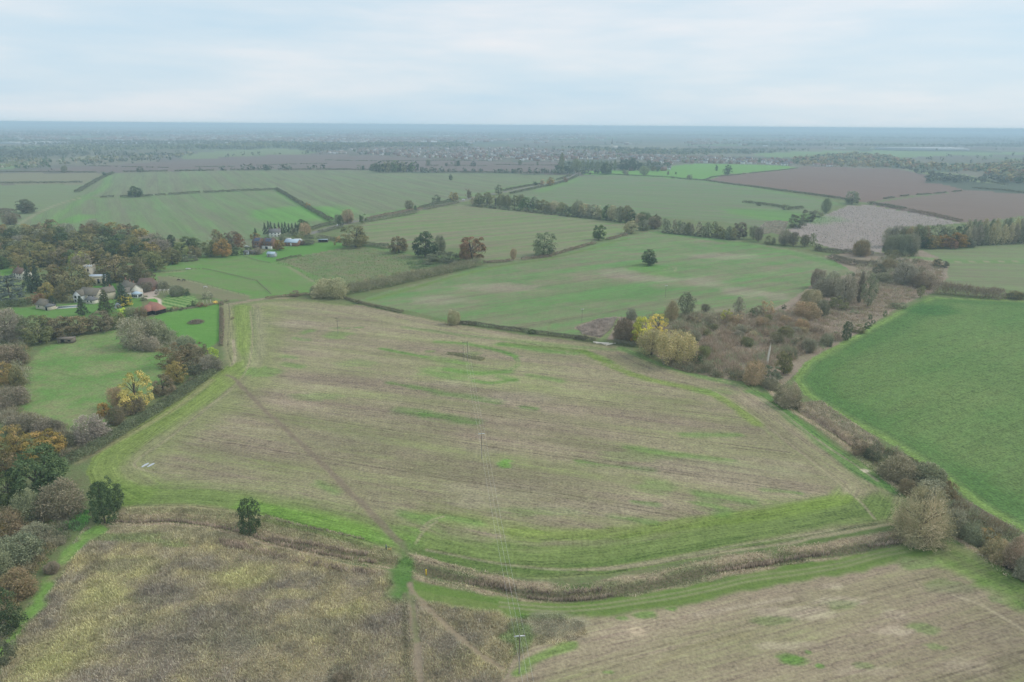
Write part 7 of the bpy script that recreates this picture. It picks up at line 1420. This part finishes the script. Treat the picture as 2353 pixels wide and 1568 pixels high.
for i, side in enumerate(('one side', 'the middle', 'the other side')):
    w1 = ('left', 'middle', 'right')[2 - i]
    wire(E0[i], E1[i], .9, f'{w1} power line running from the lowest pole out of the picture'); wire(E1[i], E2[i], 1.1, f'{w1} power line between the lowest and the middle pole'); wire(E2[i], E3[i], 1.2, f'{w1} power line between the middle and the twin-post pole')

def fence(disp, label, h=1.15, step=2.6, m='wood', rails=2):
    ln = world(disp); seg = np.linalg.norm(np.diff(ln, axis=0), axis=1); ac = np.concatenate([[0], np.cumsum(seg)])
    s = np.arange(0, ac[-1], step); s = s[:90]; X = np.interp(s, ac, ln[:, 0]); Y = np.interp(s, ac, ln[:, 1]); Z = relief(X, Y)
    r = empty('fence', (float(X[0]), float(Y[0]), float(Z[0]))); tag(r, label, 'fence')
    pm = MB().box(-.08, .08, -.08, .08, -.3, h); me = mesh('post', np.array(pm.v), pm.f, MAT[m])
    for x, y, z in zip(X, Y, Z): link('post', me, r, (float(x - X[0]), float(y - Y[0]), float(z - Z[0])))
    for k in range(rails):
        zz = h * (.92 - .42 * k); MB().tube([(float(x - X[0]), float(y - Y[0]), float(z - Z[0] + zz)) for x, y, z in zip(X, Y, Z)], .06, 4).build('rail', MAT[m], r)
fence(pl('A', 1430, 572, 1640, 560, 1760, 545, 1900, 533), 'post fence along the top of the horse pasture'); fence(pl('A', 1905, 534, 2050, 562, 2200, 598, 2353, 636) + pl('B', 270, 695), 'post fence slanting across the horse pasture'); fence(pl('B', 270, 695, 330, 750, 400, 815), 'post fence running down to the great field')
fence(pl('A', 1370, 966, 1450, 958, 1540, 945, 1700, 925, 1880, 895, 2066, 862), 'post fence between lawn border and vivid paddock', h=1.0); fence(pl('A', 2066, 862, 2068, 1030, 2066, 1210), 'post fence on the inside of the straight brown hedge', h=1.1)
fence(pl('B', 160, 485, 300, 530, 395, 545), 'post fence at the corner of the bright mown lawn'); fence(pl('A', 1590, 602, 1850, 662, 2130, 738, 2340, 790), 'thin tape fence beside the horse paddock', h=.9, step=6, rails=1)
# dead trunk
a = at('F', 1505, 797); b_ = top_hit(*dsp('F', 1537, 632), 9.6); dx, dy = b_[0] - a[0], b_[1] - a[1]
r = empty('dead_trunk', a); tag(r, 'tall bleached dead trunk leaning in the scrub', 'tree trunk')
MB().tube([(0, 0, -.5), (dx * .3, dy * .3, 3), (dx * .72, dy * .72, 6.6), (dx * .84, dy * .84, 7.6), (dx, dy, 9.6)], [.46, .40, .34, .26, .12], 9).build('trunk', MAT['pale_wood'], r, smooth=True)
MB().tube([(dx * .68, dy * .68, 6.3), (dx * .6 - .25, dy * .68, 7.0)], [.16, .08], 6).build('broken_branch', MAT['pale_wood'], r)
# felled logs
for i in range(6):
    c0 = at('F', 170 + i * 22, 632 + i * 3); L_ = 3.5 + (i % 3) * 1.4
    o = MB().tube([(-L_ / 2, 0, .3), (0, .1, .32), (L_ / 2, 0, .3)], [.30, .27, .22], 8).build('felled_log', MAT['pale_wood'], None, c0, R_(-12 + i * 9)); tag(o, 'bleached felled log lying on the field edge by the hedge end', 'log', 'felled logs')
# brush pile
rb = np.random.default_rng(4); c0 = np.array(at('A', 1845, 1038)); n = 900
d = rb.normal(size=(n, 3)); d[:, 2] = np.abs(d[:, 2]); d /= np.linalg.norm(d, axis=1, keepdims=True); q = rb.uniform(.2, 1, n) ** .5
P0 = d * (4.2, 4.2, 1.5) * q[:, None]; dv = rb.normal(size=(n, 3)) * (1, 1, .35); dv /= np.linalg.norm(dv, axis=1, keepdims=True)
V, F = sticks(P0 - dv * .7, P0 + dv * .8, .05, rb); V[:, 2] = np.maximum(V[:, 2], 0)
o = link('brush_pile', mesh('brush_pile', V, F, MAT['twig'], attrs={'v': ('FLOAT', np.repeat(rb.uniform(.1, 1, n), 4))}), None, tuple(c0), color=(.26, .21, .16)); tag(o, 'round pile of cut branches on the vivid green paddock', 'brush pile')
# puddles
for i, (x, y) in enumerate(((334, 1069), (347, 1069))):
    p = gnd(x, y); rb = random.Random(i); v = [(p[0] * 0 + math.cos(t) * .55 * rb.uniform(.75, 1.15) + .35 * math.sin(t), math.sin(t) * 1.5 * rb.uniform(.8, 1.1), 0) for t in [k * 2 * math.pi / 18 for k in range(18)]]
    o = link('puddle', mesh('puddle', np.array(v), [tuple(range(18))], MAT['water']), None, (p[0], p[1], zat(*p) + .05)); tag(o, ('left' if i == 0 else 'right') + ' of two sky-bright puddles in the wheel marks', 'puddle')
# marker post, white cross-country fence, trough
r = empty('marker_post', at('L', 1520, 748)); tag(r, 'short yellow waymark post beside the ditch crossing', 'post')
MB().box(-.11, .11, -.11, .11, -.3, 1.5).build('post', MAT['yellow'], r); MB().box(-.16, .16, -.16, .16, 1.5, 1.58).build('cap', MAT['yellow'], r)
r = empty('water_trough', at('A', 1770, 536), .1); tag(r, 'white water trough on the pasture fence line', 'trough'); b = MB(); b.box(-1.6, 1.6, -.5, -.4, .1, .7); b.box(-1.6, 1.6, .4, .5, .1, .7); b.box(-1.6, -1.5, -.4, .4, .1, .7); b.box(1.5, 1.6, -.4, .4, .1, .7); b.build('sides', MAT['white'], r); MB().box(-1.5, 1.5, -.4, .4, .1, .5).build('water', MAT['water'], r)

# ------------------------------------------------------------------ people and animals
def skin_mesh(name, verts, edges, rad, m, parent=None, loc=(0, 0, 0), rz=0.0, root=0, sub=2, extra=None):
    me = bpy.data.meshes.new(name); me.from_pydata(verts, edges, []); me.materials.append(m)
    o = link(name, me, parent, loc, rz)
    o.modifiers.new('skin', 'SKIN'); sk = me.skin_vertices[0].data
    for i, r_ in enumerate(rad): sk[i].radius = (r_, r_) if not isinstance(r_, tuple) else r_
    sk[root].use_root = True
    s = o.modifiers.new('sub', 'SUBSURF'); s.levels = sub; s.render_levels = sub
    dg = bpy.context.evaluated_depsgraph_get(); m2 = bpy.data.meshes.new_from_object(o.evaluated_get(dg)); o.modifiers.clear(); o.data = m2
    m2.materials.clear(); m2.materials.append(m)
    for e in (extra or []): m2.materials.append(e)
    m2.polygons.foreach_set('use_smooth', np.ones(len(m2.polygons), bool))
    return o
# walker: standing, leash hand forward
v = [(0, 0, .95), (0, 0, 1.15), (0, .01, 1.38), (0, .01, 1.50), (0, .03, 1.62), (0, .03, 1.74), (.10, 0, .92), (.12, .06, .50), (.12, .02, .08), (.12, .16, .04), (-.10, 0, .92), (-.12, -.10, .50), (-.12, -.16, .08), (-.12, -.03, .04),
     (.19, 0, 1.40), (.27, .02, 1.14), (.26, .20, .98), (.26, .27, .95), (-.19, 0, 1.40), (-.26, -.04, 1.14), (-.25, .03, .90), (-.25, .06, .83)]
e = [(0, 1), (1, 2), (2, 3), (3, 4), (4, 5), (0, 6), (6, 7), (7, 8), (8, 9), (0, 10), (10, 11), (11, 12), (12, 13), (2, 14), (14, 15), (15, 16), (16, 17), (2, 18), (18, 19), (19, 20), (20, 21)]
rd = [(.16, .12), (.15, .11), (.17, .11), .065, .10, .085, .10, .075, .055, .045, .10, .075, .055, .045, .075, .055, .045, .04, .075, .055, .045, .04]
r = empty('person', at('L', 1219, 568), R_(-70)); tag(r, 'person in blue-grey jacket walking a golden dog on the field edge', 'person')
o = skin_mesh('body', v, e, rd, MAT['jacket'], r, extra=[MAT['trousers'], MAT['skin']])
for p in o.data.polygons:
    z = p.center.z; p.material_index = 1 if z < .93 and abs(p.center.x) < .215 else (2 if z > 1.5 or (abs(p.center.x) > .21 and z < .99) else 0)
b = MB(); b.tube([(0, .0, 1.70), (0, -.01, 1.78), (0, 0, 1.83)], [.115, .10, .03], 10); b.build('hair', MAT['hair'], r, smooth=True)
def quadruped(name, loc, rz, s, m, label, cat, grazing=False, dog=False, maned=None):
    """trunk, neck, head, jointed legs, tail in one skin; s scales a horse of 1.6 m at the withers"""
    hd = [(.95, 0, 1.55), (1.25, 0, 1.95), (1.45, 0, 2.0), (1.75, 0, 1.78)] if not grazing else [(1.05, 0, 1.25), (1.4, 0, .85), (1.55, 0, .65), (1.72, 0, .25)]
    if dog: hd = [(.85, 0, 1.55), (1.05, 0, 1.85), (1.2, 0, 1.95), (1.5, 0, 1.85)]
    v = [(0, 0, 1.30), (.45, 0, 1.28), (.75, 0, 1.38)] + hd + [(-.45, 0, 1.32), (-.80, 0, 1.36), (-.98, 0, 1.40), (-1.12, 0, 1.10), (-1.15, 0, .75)]
    e = [(0, 1), (1, 2), (2, 3), (3, 4), (4, 5), (5, 6), (0, 7), (7, 8), (8, 9), (9, 10), (10, 11)]
    rd = [(.33, .36), (.30, .34), (.26, .30), .19, .14, .14, .085, (.32, .34), (.26, .29), .06, .05, .03]
    for sy in (-1, 1):
        k = len(v); fx = .05 * sy
        v += [(.68, .17 * sy, 1.05), (.70 + fx, .17 * sy, .62), (.68 + fx, .17 * sy, .12), (.76 + fx, .17 * sy, .04), (-.78, .18 * sy, 1.05), (-.66 + fx, .18 * sy, .88), (-.95 + fx, .18 * sy, .56), (-.90 + fx, .18 * sy, .12), (-.82 + fx, .18 * sy, .04)]
        rd += [.12, .07, .05, .065, .19, .13, .075, .05, .065]; e += [(2, k), (k, k + 1), (k + 1, k + 2), (k + 2, k + 3), (8, k + 4), (k + 4, k + 5), (k + 5, k + 6), (k + 6, k + 7), (k + 7, k + 8)]
    v = [(x * s, y * s, z * s) for x, y, z in v]; rd = [tuple(q * s for q in r_) if isinstance(r_, tuple) else r_ * s for r_ in rd]
    r = empty(name, loc, rz); tag(r, label, cat)
    skin_mesh('body', v, e, rd, MAT[m], r, sub=1)
    hx, _, hz = hd[1]
    for sy in (-1, 1): MB().add([((hx - .05) * s, .06 * sy * s, (hz + .1) * s), ((hx + .08) * s, .10 * sy * s, (hz + .1) * s), ((hx) * s, .11 * sy * s, (hz + .3) * s), ((hx + .02) * s, .04 * sy * s, (hz + .1) * s)], [(0, 1, 2), (1, 3, 2), (3, 0, 2), (0, 3, 1)]).build('ear', MAT[m], r)
    if maned: MB().add([(.8 * s, -.03 * s, 1.7 * s), (.8 * s, .03 * s, 1.7 * s), ((hx - .1) * s, .03 * s, (hz + .2) * s), ((hx - .1) * s, -.03 * s, (hz + .2) * s), (.7 * s, -.02 * s, 1.5 * s), (.7 * s, .02 * s, 1.5 * s), (hx * s, .02 * s, hz * s), (hx * s, -.02 * s, hz * s)], [(0, 1, 2, 3), (4, 7, 6, 5), (0, 3, 7, 4), (1, 5, 6, 2), (0, 4, 5, 1), (3, 2, 6, 7)]).build('mane', MAT[maned], r)
    return r
quadruped('dog', at('L', 1245, 572), R_(8), .40, 'tanfur', 'golden dog on a lead beside the walker', 'dog', dog=True)
quadruped('horse', at('A', 1685, 648), R_(170), .95, 'bay', 'bay horse grazing left of the dark horse in the brown paddock', 'horse', True, maned='black'); quadruped('horse', at('A', 1728, 652), R_(20), .95, 'darkcoat', 'dark grey horse beside the bay horse', 'horse', True, maned='black'); quadruped('horse', at('A', 1932, 716), R_(5), .95, 'whitecoat', 'white horse alone in the brown paddock', 'horse', True, maned='whitecoat')

# ------------------------------------------------------------------ far village, sheds, woods, town
rv = random.Random(31)
def far_house(kind):
    b = MB(); mats = [MAT[k] for k in kind[:2]]; L_, W_, e, rr = kind[2:]
    b.gable_wall(L_, W_, e, rr); n1 = len(b.f); b.roof(L_, W_, e, rr); n2 = len(b.f); b.box(L_ * .3, L_ * .3 + .8, -.4, .4, rr - .5, rr + .9)
    for u in (-L_ * .28, L_ * .28):
        for z in (1.4, 3.9): b.box(u - .6, u + .6, -W_ / 2 - .06, -W_ / 2 + .02, z - .6, z + .6)
    idx = [0] * n1 + [1] * (n2 - n1) + [2] * 6 + [3] * (len(b.f) - n2 - 6)
    return mesh('house', np.array(b.v), b.f, mats + [MAT['farbrick'], MAT['glass']], midx=idx)
HK = [('farwall', 'farroof', 11, 7.5, 5, 8.2), ('farbrick', 'farroof', 10, 7.5, 5, 8.4), ('farwhite', 'farslate', 10, 7, 5, 8), ('farbrick', 'farslate', 16, 8, 5, 8.5), ('farwall', 'farroof', 13, 8, 2.8, 6), ('farwhite', 'farroof', 12, 7, 4.8, 7.8)]
HM = [far_house(k) for k in HK]
HL = ['pale-walled red-roofed house in the far village', 'brick red-roofed house in the far village', 'white slate-roofed house in the far village', 'long brick terrace house in the far village', 'pale bungalow in the far village', 'white red-roofed house in the far village']
vil = np.vstack([world(pl('C', 2080, 285, 2180, 268, 2353, 262) + pl('D', 160, 252, 600, 240, 1100, 238, 1500, 248, 1700, 258, 1900, 270, 2100, 290, 2353, 296) + pl('E', 200, 278, 500, 285, 830, 300, 900, 322, 860, 334, 560, 326, 300, 320, 170, 328, 20, 330) + pl('D', 2100, 318, 1800, 318, 1560, 328, 1300, 326, 1100, 326, 900, 320, 600, 306, 420, 290, 100, 281))])
got = []; tries = 0; rvn = np.random.default_rng(6)
vd = np.array(pl('C', 2080, 285, 2180, 268, 2353, 262) + pl('D', 160, 252, 600, 240, 1100, 238, 1500, 248, 1700, 258, 1900, 270, 2100, 290, 2353, 296) + pl('E', 200, 278, 500, 285, 830, 300, 900, 322, 860, 334, 560, 326, 300, 320, 170, 328, 20, 330) + pl('D', 2100, 318, 1800, 318, 1560, 328, 1300, 326, 1100, 326, 900, 320, 600, 306, 420, 290, 100, 281))
while len(got) < 700 and tries < 400000:
    tries += 1
    q = np.array([rv.uniform(vd[:, 0].min(), vd[:, 0].max()), rv.uniform(vd[:, 1].min(), vd[:, 1].max())])
    if not inside(q[None], vd)[0]: continue
    p = gnd(*q)
    if all(abs(p[0] - o_[0]) > 13 or abs(p[1] - o_[1]) > 17 for o_ in got[-260:]): got.append(p)
got.sort(key=lambda p: p[1])
near_h, far_h = got[:285], got[285:]
for p in near_h:
    k = rv.choice([0, 0, 1, 1, 2, 3, 4, 5]); a = (p[0] * .002 + p[1] * .001) + rv.choice([0, 0, 0, math.pi / 2]) + rv.uniform(-.15, .15)
    o = link('house', HM[k], None, (p[0], p[1], zat(*p)), a, (rv.uniform(.85, 1.2),) * 3); zq = project([[p[0], p[1], 0]])[0][0]; zone = ['left end', 'left part', 'middle', 'right part', 'right end'][int(min(4, max(0, (zq[0] - 740) / 220)))]; tag(o, HL[k] + f', {zone}, {"front" if p[1] < np.median([q[1] for q in near_h]) else "back"} rows', 'house', 'far village houses')
def join_boxes(name, items, label, cat):
    """many tiny far blocks as one mass: walls and roofs with a tint each"""
    V, F, Cc = [], [], []
    for (x, y, z, L_, W_, h, a, cw, crf) in items:
        b = MB(); b.gable_wall(L_, W_, h * .62, h); k = len(V); c, s = math.cos(a), math.sin(a)
        for (u, v_, w_) in b.v: V.append((x + u * c - v_ * s, y + u * s + v_ * c, z + w_))
        tint = [cw] * 8 + [crf] * 2
        F += [tuple(i + k for i in f) for f in b.f]; Cc += tint
    cc = np.hstack([np.array(Cc), np.ones((len(Cc), 1))])
    me = mesh(name, np.array(V), F, MAT['tuft'], attrs={'tint': ('FLOAT_COLOR', cc)}); return tag(link(name, me), label, cat, kind='stuff')
WC = [(.45, .40, .34), (.28, .18, .14), (.62, .60, .57), (.36, .30, .25)]; RC = [(.21, .13, .10), (.18, .17, .17), (.25, .14, .10)]
join_boxes('distant_houses', [(p[0], p[1], zat(*p), rv.uniform(9, 15), 8, 8, rv.uniform(0, 3), rv.choice(WC), rv.choice(RC)) for p in far_h], 'crowded small houses at the back of the far village', 'houses')
# church spire of the village
p = at('D', 1928, 247); r = empty('village_church', p); tag(r, 'tall thin church spire rising over the far village', 'church'); MB().box(-3, 3, -3, 3, -1, 22).build('tower', MAT['farwall'], r); MB().add([(-3, -3, 22), (3, -3, 22), (3, 3, 22), (-3, 3, 22), (0, 0, 52)], [(0, 1, 4), (1, 2, 4), (2, 3, 4), (3, 0, 4), (0, 3, 2, 1)]).build('spire', MAT['farslate'], r); MB().gable_wall(24, 10, 9, 15).build('nave', MAT['farwall'], r, (14, 0, 0))
# far bungalows and farm on the right
for i, (c, x, y, L_, k, lab) in enumerate([('E', 845, 336, 16, 2, 'white bungalow at the top of the red brown field'), ('E', 880, 332, 14, 0, 'pale bungalow right of the white one'), ('E', 1045, 340, 18, 0, 'long pale bungalow beside the autumn wood'), ('E', 1085, 340, 16, 4, 'middle bungalow beside the autumn wood'), ('E', 1128, 342, 15, 5, 'tall white house beside the autumn wood'), ('E', 30, 345, 18, 3, 'grey-roofed barn of the far farm'), ('E', 60, 358, 22, 3, 'long grey-roofed barn of the far farm'), ('E', 85, 368, 12, 1, 'small brick house of the far farm'), ('E', 120, 362, 8, 2, 'white hut right of the far farm'), ('D', 2190, 352, 18, 3, 'grey farmhouse among the far pines'), ('D', 2060, 392, 10, 1, 'brick cottage half hidden by far pines')]):
    p = at(c, x, y); o = link('house', HM[k], None, p, .2 * (i % 4) - .2, (L_ / HK[k][2],) * 2 + (1.05,)); tag(o, lab, 'house')
# large sheds
SH = [('C', 60, 214, 110, 15, 'white warehouse, leftmost of the far row'), ('C', 170, 214, 100, 14, 'white warehouse, second of the far left row'), ('C', 272, 214, 105, 17, 'white warehouse, third of the far left row'), ('C', 390, 214, 120, 15, 'white warehouse at the right end of the far left row'), ('C', 552, 196, 32, 8, 'small white shed between the far warehouses'), ('C', 665, 210, 60, 9, 'pale shed at the left of the far middle row'), ('C', 840, 212, 150, 10, 'long pale shed of the far middle row'), ('C', 930, 202, 100, 8, 'grey shed behind the far middle row'), ('C', 1105, 210, 90, 9, 'pale shed beside the red glow'), ('C', 1300, 206, 60, 7, 'small pale shed in the far town'), ('C', 1400, 204, 80, 7, 'long pale shed in the far town'), ('C', 1490, 206, 50, 7, 'stubby pale shed in the far town'), ('C', 2080, 154, 60, 6, 'white shed high in the far town'), ('C', 1860, 166, 50, 5, 'low white shed in the far town'), ('D', 670, 200, 150, 8, 'long white glasshouse before the dark far wood'), ('D', 725, 166, 60, 8, 'pale square shed in the hazy valley'), ('D', 815, 162, 40, 7, 'small pale shed in the hazy valley'), ('D', 520, 132, 60, 5, 'low white shed near the horizon'), ('E', 1760, 241, 500, 17, 'very long white warehouse on the right skyline'), ('E', 1520, 154, 90, 5, 'long pale roof near the right horizon'), ('E', 730, 214, 24, 6, 'tiny white barn on the far slope'), ('E', 60, 275, 60, 8, 'white hall on the right of the village'), ('E', 1200, 228, 60, 5, 'low white roof before the long warehouse'), ('E', 1430, 228, 50, 5, 'short white roof before the long warehouse')]
for i, (c, x, y, wpx, hpx, lab) in enumerate(SH):
    p = at(c, x, y); k = CROPS[c][2]; m_ = depth_at(p) / FPX; L_ = wpx / k * m_; h = hpx / k * m_; W_ = L_ * .35 + 15
    r = empty('warehouse', p, 0.0); tag(r, lab, 'warehouse', 'far warehouses'); MB().box(-L_ / 2, L_ / 2, 0, W_, -2, h * .8).build('wall', MAT['shed' if i % 3 else 'shedgrey'], r)
    MB().add([(-L_ / 2 - 1, -1, h * .8), (L_ / 2 + 1, -1, h * .8), (L_ / 2 + 1, W_ + 1, h * .8), (-L_ / 2 - 1, W_ + 1, h * .8), (-L_ / 2 - 1, W_ / 2, h), (L_ / 2 + 1, W_ / 2, h)], [(0, 1, 5, 4), (2, 3, 4, 5), (1, 2, 5), (3, 0, 4), (0, 3, 2, 1)]).build('roof', MAT['shed'], r)
    for q in (-.25, .2): MB().box(L_ * q, L_ * q + min(8, L_ * .1), -.15, .02, 0, h * .45).build('dock_door', MAT['shedgrey'], r)
# far trees: scattered through the farmland, thicker along field edges and in woods
def far_trees(name, P, hgt, palette, label, rng, per=9, cat='trees', spread=None):
    n = len(P); z = relief0(P[:, 0], P[:, 1]); c = np.repeat(np.arange(n), per)
    H = np.broadcast_to(hgt, (n,))[c]; W_ = H * (.55 if spread is None else spread)
    d = rng.normal(size=(n * per, 3)); d /= np.linalg.norm(d, axis=1, keepdims=True); q = rng.uniform(.4, 1, n * per)
    C = np.stack([P[c, 0] + d[:, 0] * W_ * q, P[c, 1] + d[:, 1] * W_ * q, z[c] + H * (.52 + .46 * d[:, 2] * q)], 1)
    V, F = cards(C, d + (0, 0, .3) + rng.normal(size=d.shape) * .3, H * .30, H * .26, rng)
    pal = np.array(palette)[rng.integers(0, len(palette), n)][c] * rng.uniform(.75, 1.3, (n * per, 1)) * LEAF_GAIN
    cc = np.hstack([np.repeat(np.clip(pal, 0, .9), 4, 0), np.ones((4 * n * per, 1))])
    me = mesh(name, V, F, MAT['tuft'], attrs={'tint': ('FLOAT_COLOR', cc)}); return tag(link(name, me), label, cat, kind='stuff')
G1 = [COL['dkgreen'], COL['olive'], COL['greygreen'], COL['olivebrown'], COL['dkgreen']]; G2 = [COL['brown'], COL['redbrown'], COL['olivebrown'], COL['greygreen'], COL['ochre']]
rf = np.random.default_rng(9)
cand = np.stack([rf.uniform(-80, 2433, 150000), 289 + rf.uniform(0, 1, 150000) ** 1.25 * 130], 1)
cand[:, 1] += (cand[:, 0] - CX) * math.tan(ROLL)
cand = cand[(cand[:, 1] > 285 + (cand[:, 0] - CX) * math.tan(ROLL))]
W0 = gnd_many(cand); D0 = np.hypot(W0[:, 0], W0[:, 1]); ok = (D0 < 16000) & (D0 > 1500)
W0, D0, cand = W0[ok], D0[ok], cand[ok]
f0, _, _, _, _, bd = colour_ground(W0)
ok = f0 < 0
for pol in (vil,): ok &= ~inside(W0, pol)
bandn = fbm(W0[:, 0] / 1900, W0[:, 1] / 520, 14, 4)
dens = np.where(bd < 16, .55, 0) * sstep(.36, .55, fbm(W0[:, 0] / 900, W0[:, 1] / 900, 24, 2)) + 1.3 * sstep(.53, .61, bandn) + .006
keep = ok & (rf.uniform(size=len(W0)) < dens * np.clip(D0 / 5000, .18, 1) * .42)
far_trees('distant_trees', W0[keep], rf.uniform(8, 16, keep.sum()) * np.where(D0[keep] > 6000, 1.25, 1), [(.060, .072, .052), (.075, .082, .06), (.09, .095, .075)], 'hedges, trees and woods of the hazy far plain', rf, 8)
def dwood(disp, n, h, pal, label, per=9, name='distant_wood', spread=None):
    P = scatter(world(disp), n, rf); far_trees(name, P, rf.uniform(h * .75, h * 1.2, n), pal, label, rf, per, 'wood', spread)
dwood(pl('E', 850, 320, 900, 300, 1100, 285, 1300, 290, 1560, 300, 1700, 330, 1850, 345, 2000, 350, 2353, 370, 2450, 420, 2353, 400, 2100, 380, 1800, 370, 1560, 356, 1150, 345, 960, 336), 650, 15, G2 + G1, 'autumn wood along the stream below the far warehouses')
dwood(pl('E', 2060, 350, 2353, 310, 2450, 330, 2450, 460, 2280, 450, 2120, 400), 320, 15, G2 + G1, 'autumn wood at the right edge of the valley')
dwood(pl('E', 1080, 280, 1500, 300, 1540, 285, 1300, 270), 120, 14, G2 + G1, 'small autumn wood under the green far field')
dwood(pl('D', 0, 220, 400, 212, 900, 212, 1000, 225, 900, 236, 500, 234, 100, 245, 0, 250), 420, 15, [COL['dkgreen'], COL['dkgreen'], COL['olive']], 'dark wood stretched behind the far village'); dwood(pl('C', 1200, 238, 1500, 222, 1900, 214, 2353, 218, 2353, 232, 1950, 240), 360, 15, [COL['dkgreen'], COL['olive']], 'dark wood left of the far village')
dwood(pl('C', -40, 330, 100, 318, 300, 330, 500, 320, 800, 302, 1100, 288, 1300, 285, 1300, 300, 1000, 322, 700, 345, 400, 355, 300, 380, 100, 385, -40, 390), 190, 12, G1 + [COL['grey']], 'loose trees along the far left lanes')
dwood(pl('C', -40, 250, 300, 235, 800, 228, 1300, 225, 1300, 245, 800, 262, 300, 270, -40, 285), 600, 12, [COL['dkgreen'], COL['greygreen']], 'dark wooded valley floor under the far warehouses', 7)
dwood(pl('D', 1750, 250, 2353, 268, 2353, 290, 2000, 285, 1750, 262), 110, 13, G1, 'trees at the back of the far village'); dwood(pl('E', 0, 250, 400, 240, 600, 240, 620, 262, 200, 275, 0, 275), 160, 13, G1, 'trees right of the far village')
P = scatter(vil, 170, rf); far_trees('village_trees', P, rf.uniform(6, 14, 170), G1, 'garden trees among the far village houses', rf, 9)
# far town across the valley
cand = np.stack([rf.uniform(-60, 1900, 60000), rf.uniform(297, 331, 60000)], 1); cand[:, 1] += (cand[:, 0] - CX) * math.tan(ROLL) * 1.0
W1 = gnd_many(cand); D1 = np.hypot(W1[:, 0], W1[:, 1]); dn = fbm(cand[:, 0] / 90, cand[:, 1] / 7, 21, 3) + .18 * sstep(1500, 300, cand[:, 0])
k = (D1 > 3300) & (D1 < 11000) & (rf.uniform(size=len(W1)) < sstep(.52, .72, dn) * .16); W1 = W1[k]
join_boxes('distant_town', [(p[0], p[1], float(relief0(p[0], p[1])), rv.uniform(12, 34), 12, rv.uniform(7, 12), rv.uniform(-.4, .4), rv.choice(WC), rv.choice(RC)) for p in W1], 'pale specks of a town spread across the hazy valley', 'town')

# ------------------------------------------------------------------ air
hb = MB().box(-24500, 24500, -24500, 24500, -40, 103.5)
m = bpy.data.materials.new('haze_air'); m.use_nodes = True; t = m.node_tree; t.nodes.clear()
o_ = t.nodes.new('ShaderNodeOutputMaterial'); pv = t.nodes.new('ShaderNodeVolumePrincipled')
pv.inputs['Color'].default_value = (.66, .85, 1.0, 1); pv.inputs['Density'].default_value = 2.0e-4; pv.inputs['Anisotropy'].default_value = 0.0
t.links.new(pv.outputs['Volume'], o_.inputs['Volume'])
hz = hb.build('haze', m); tag(hz, 'pale blue haze filling the air over the land', 'haze', kind='stuff')
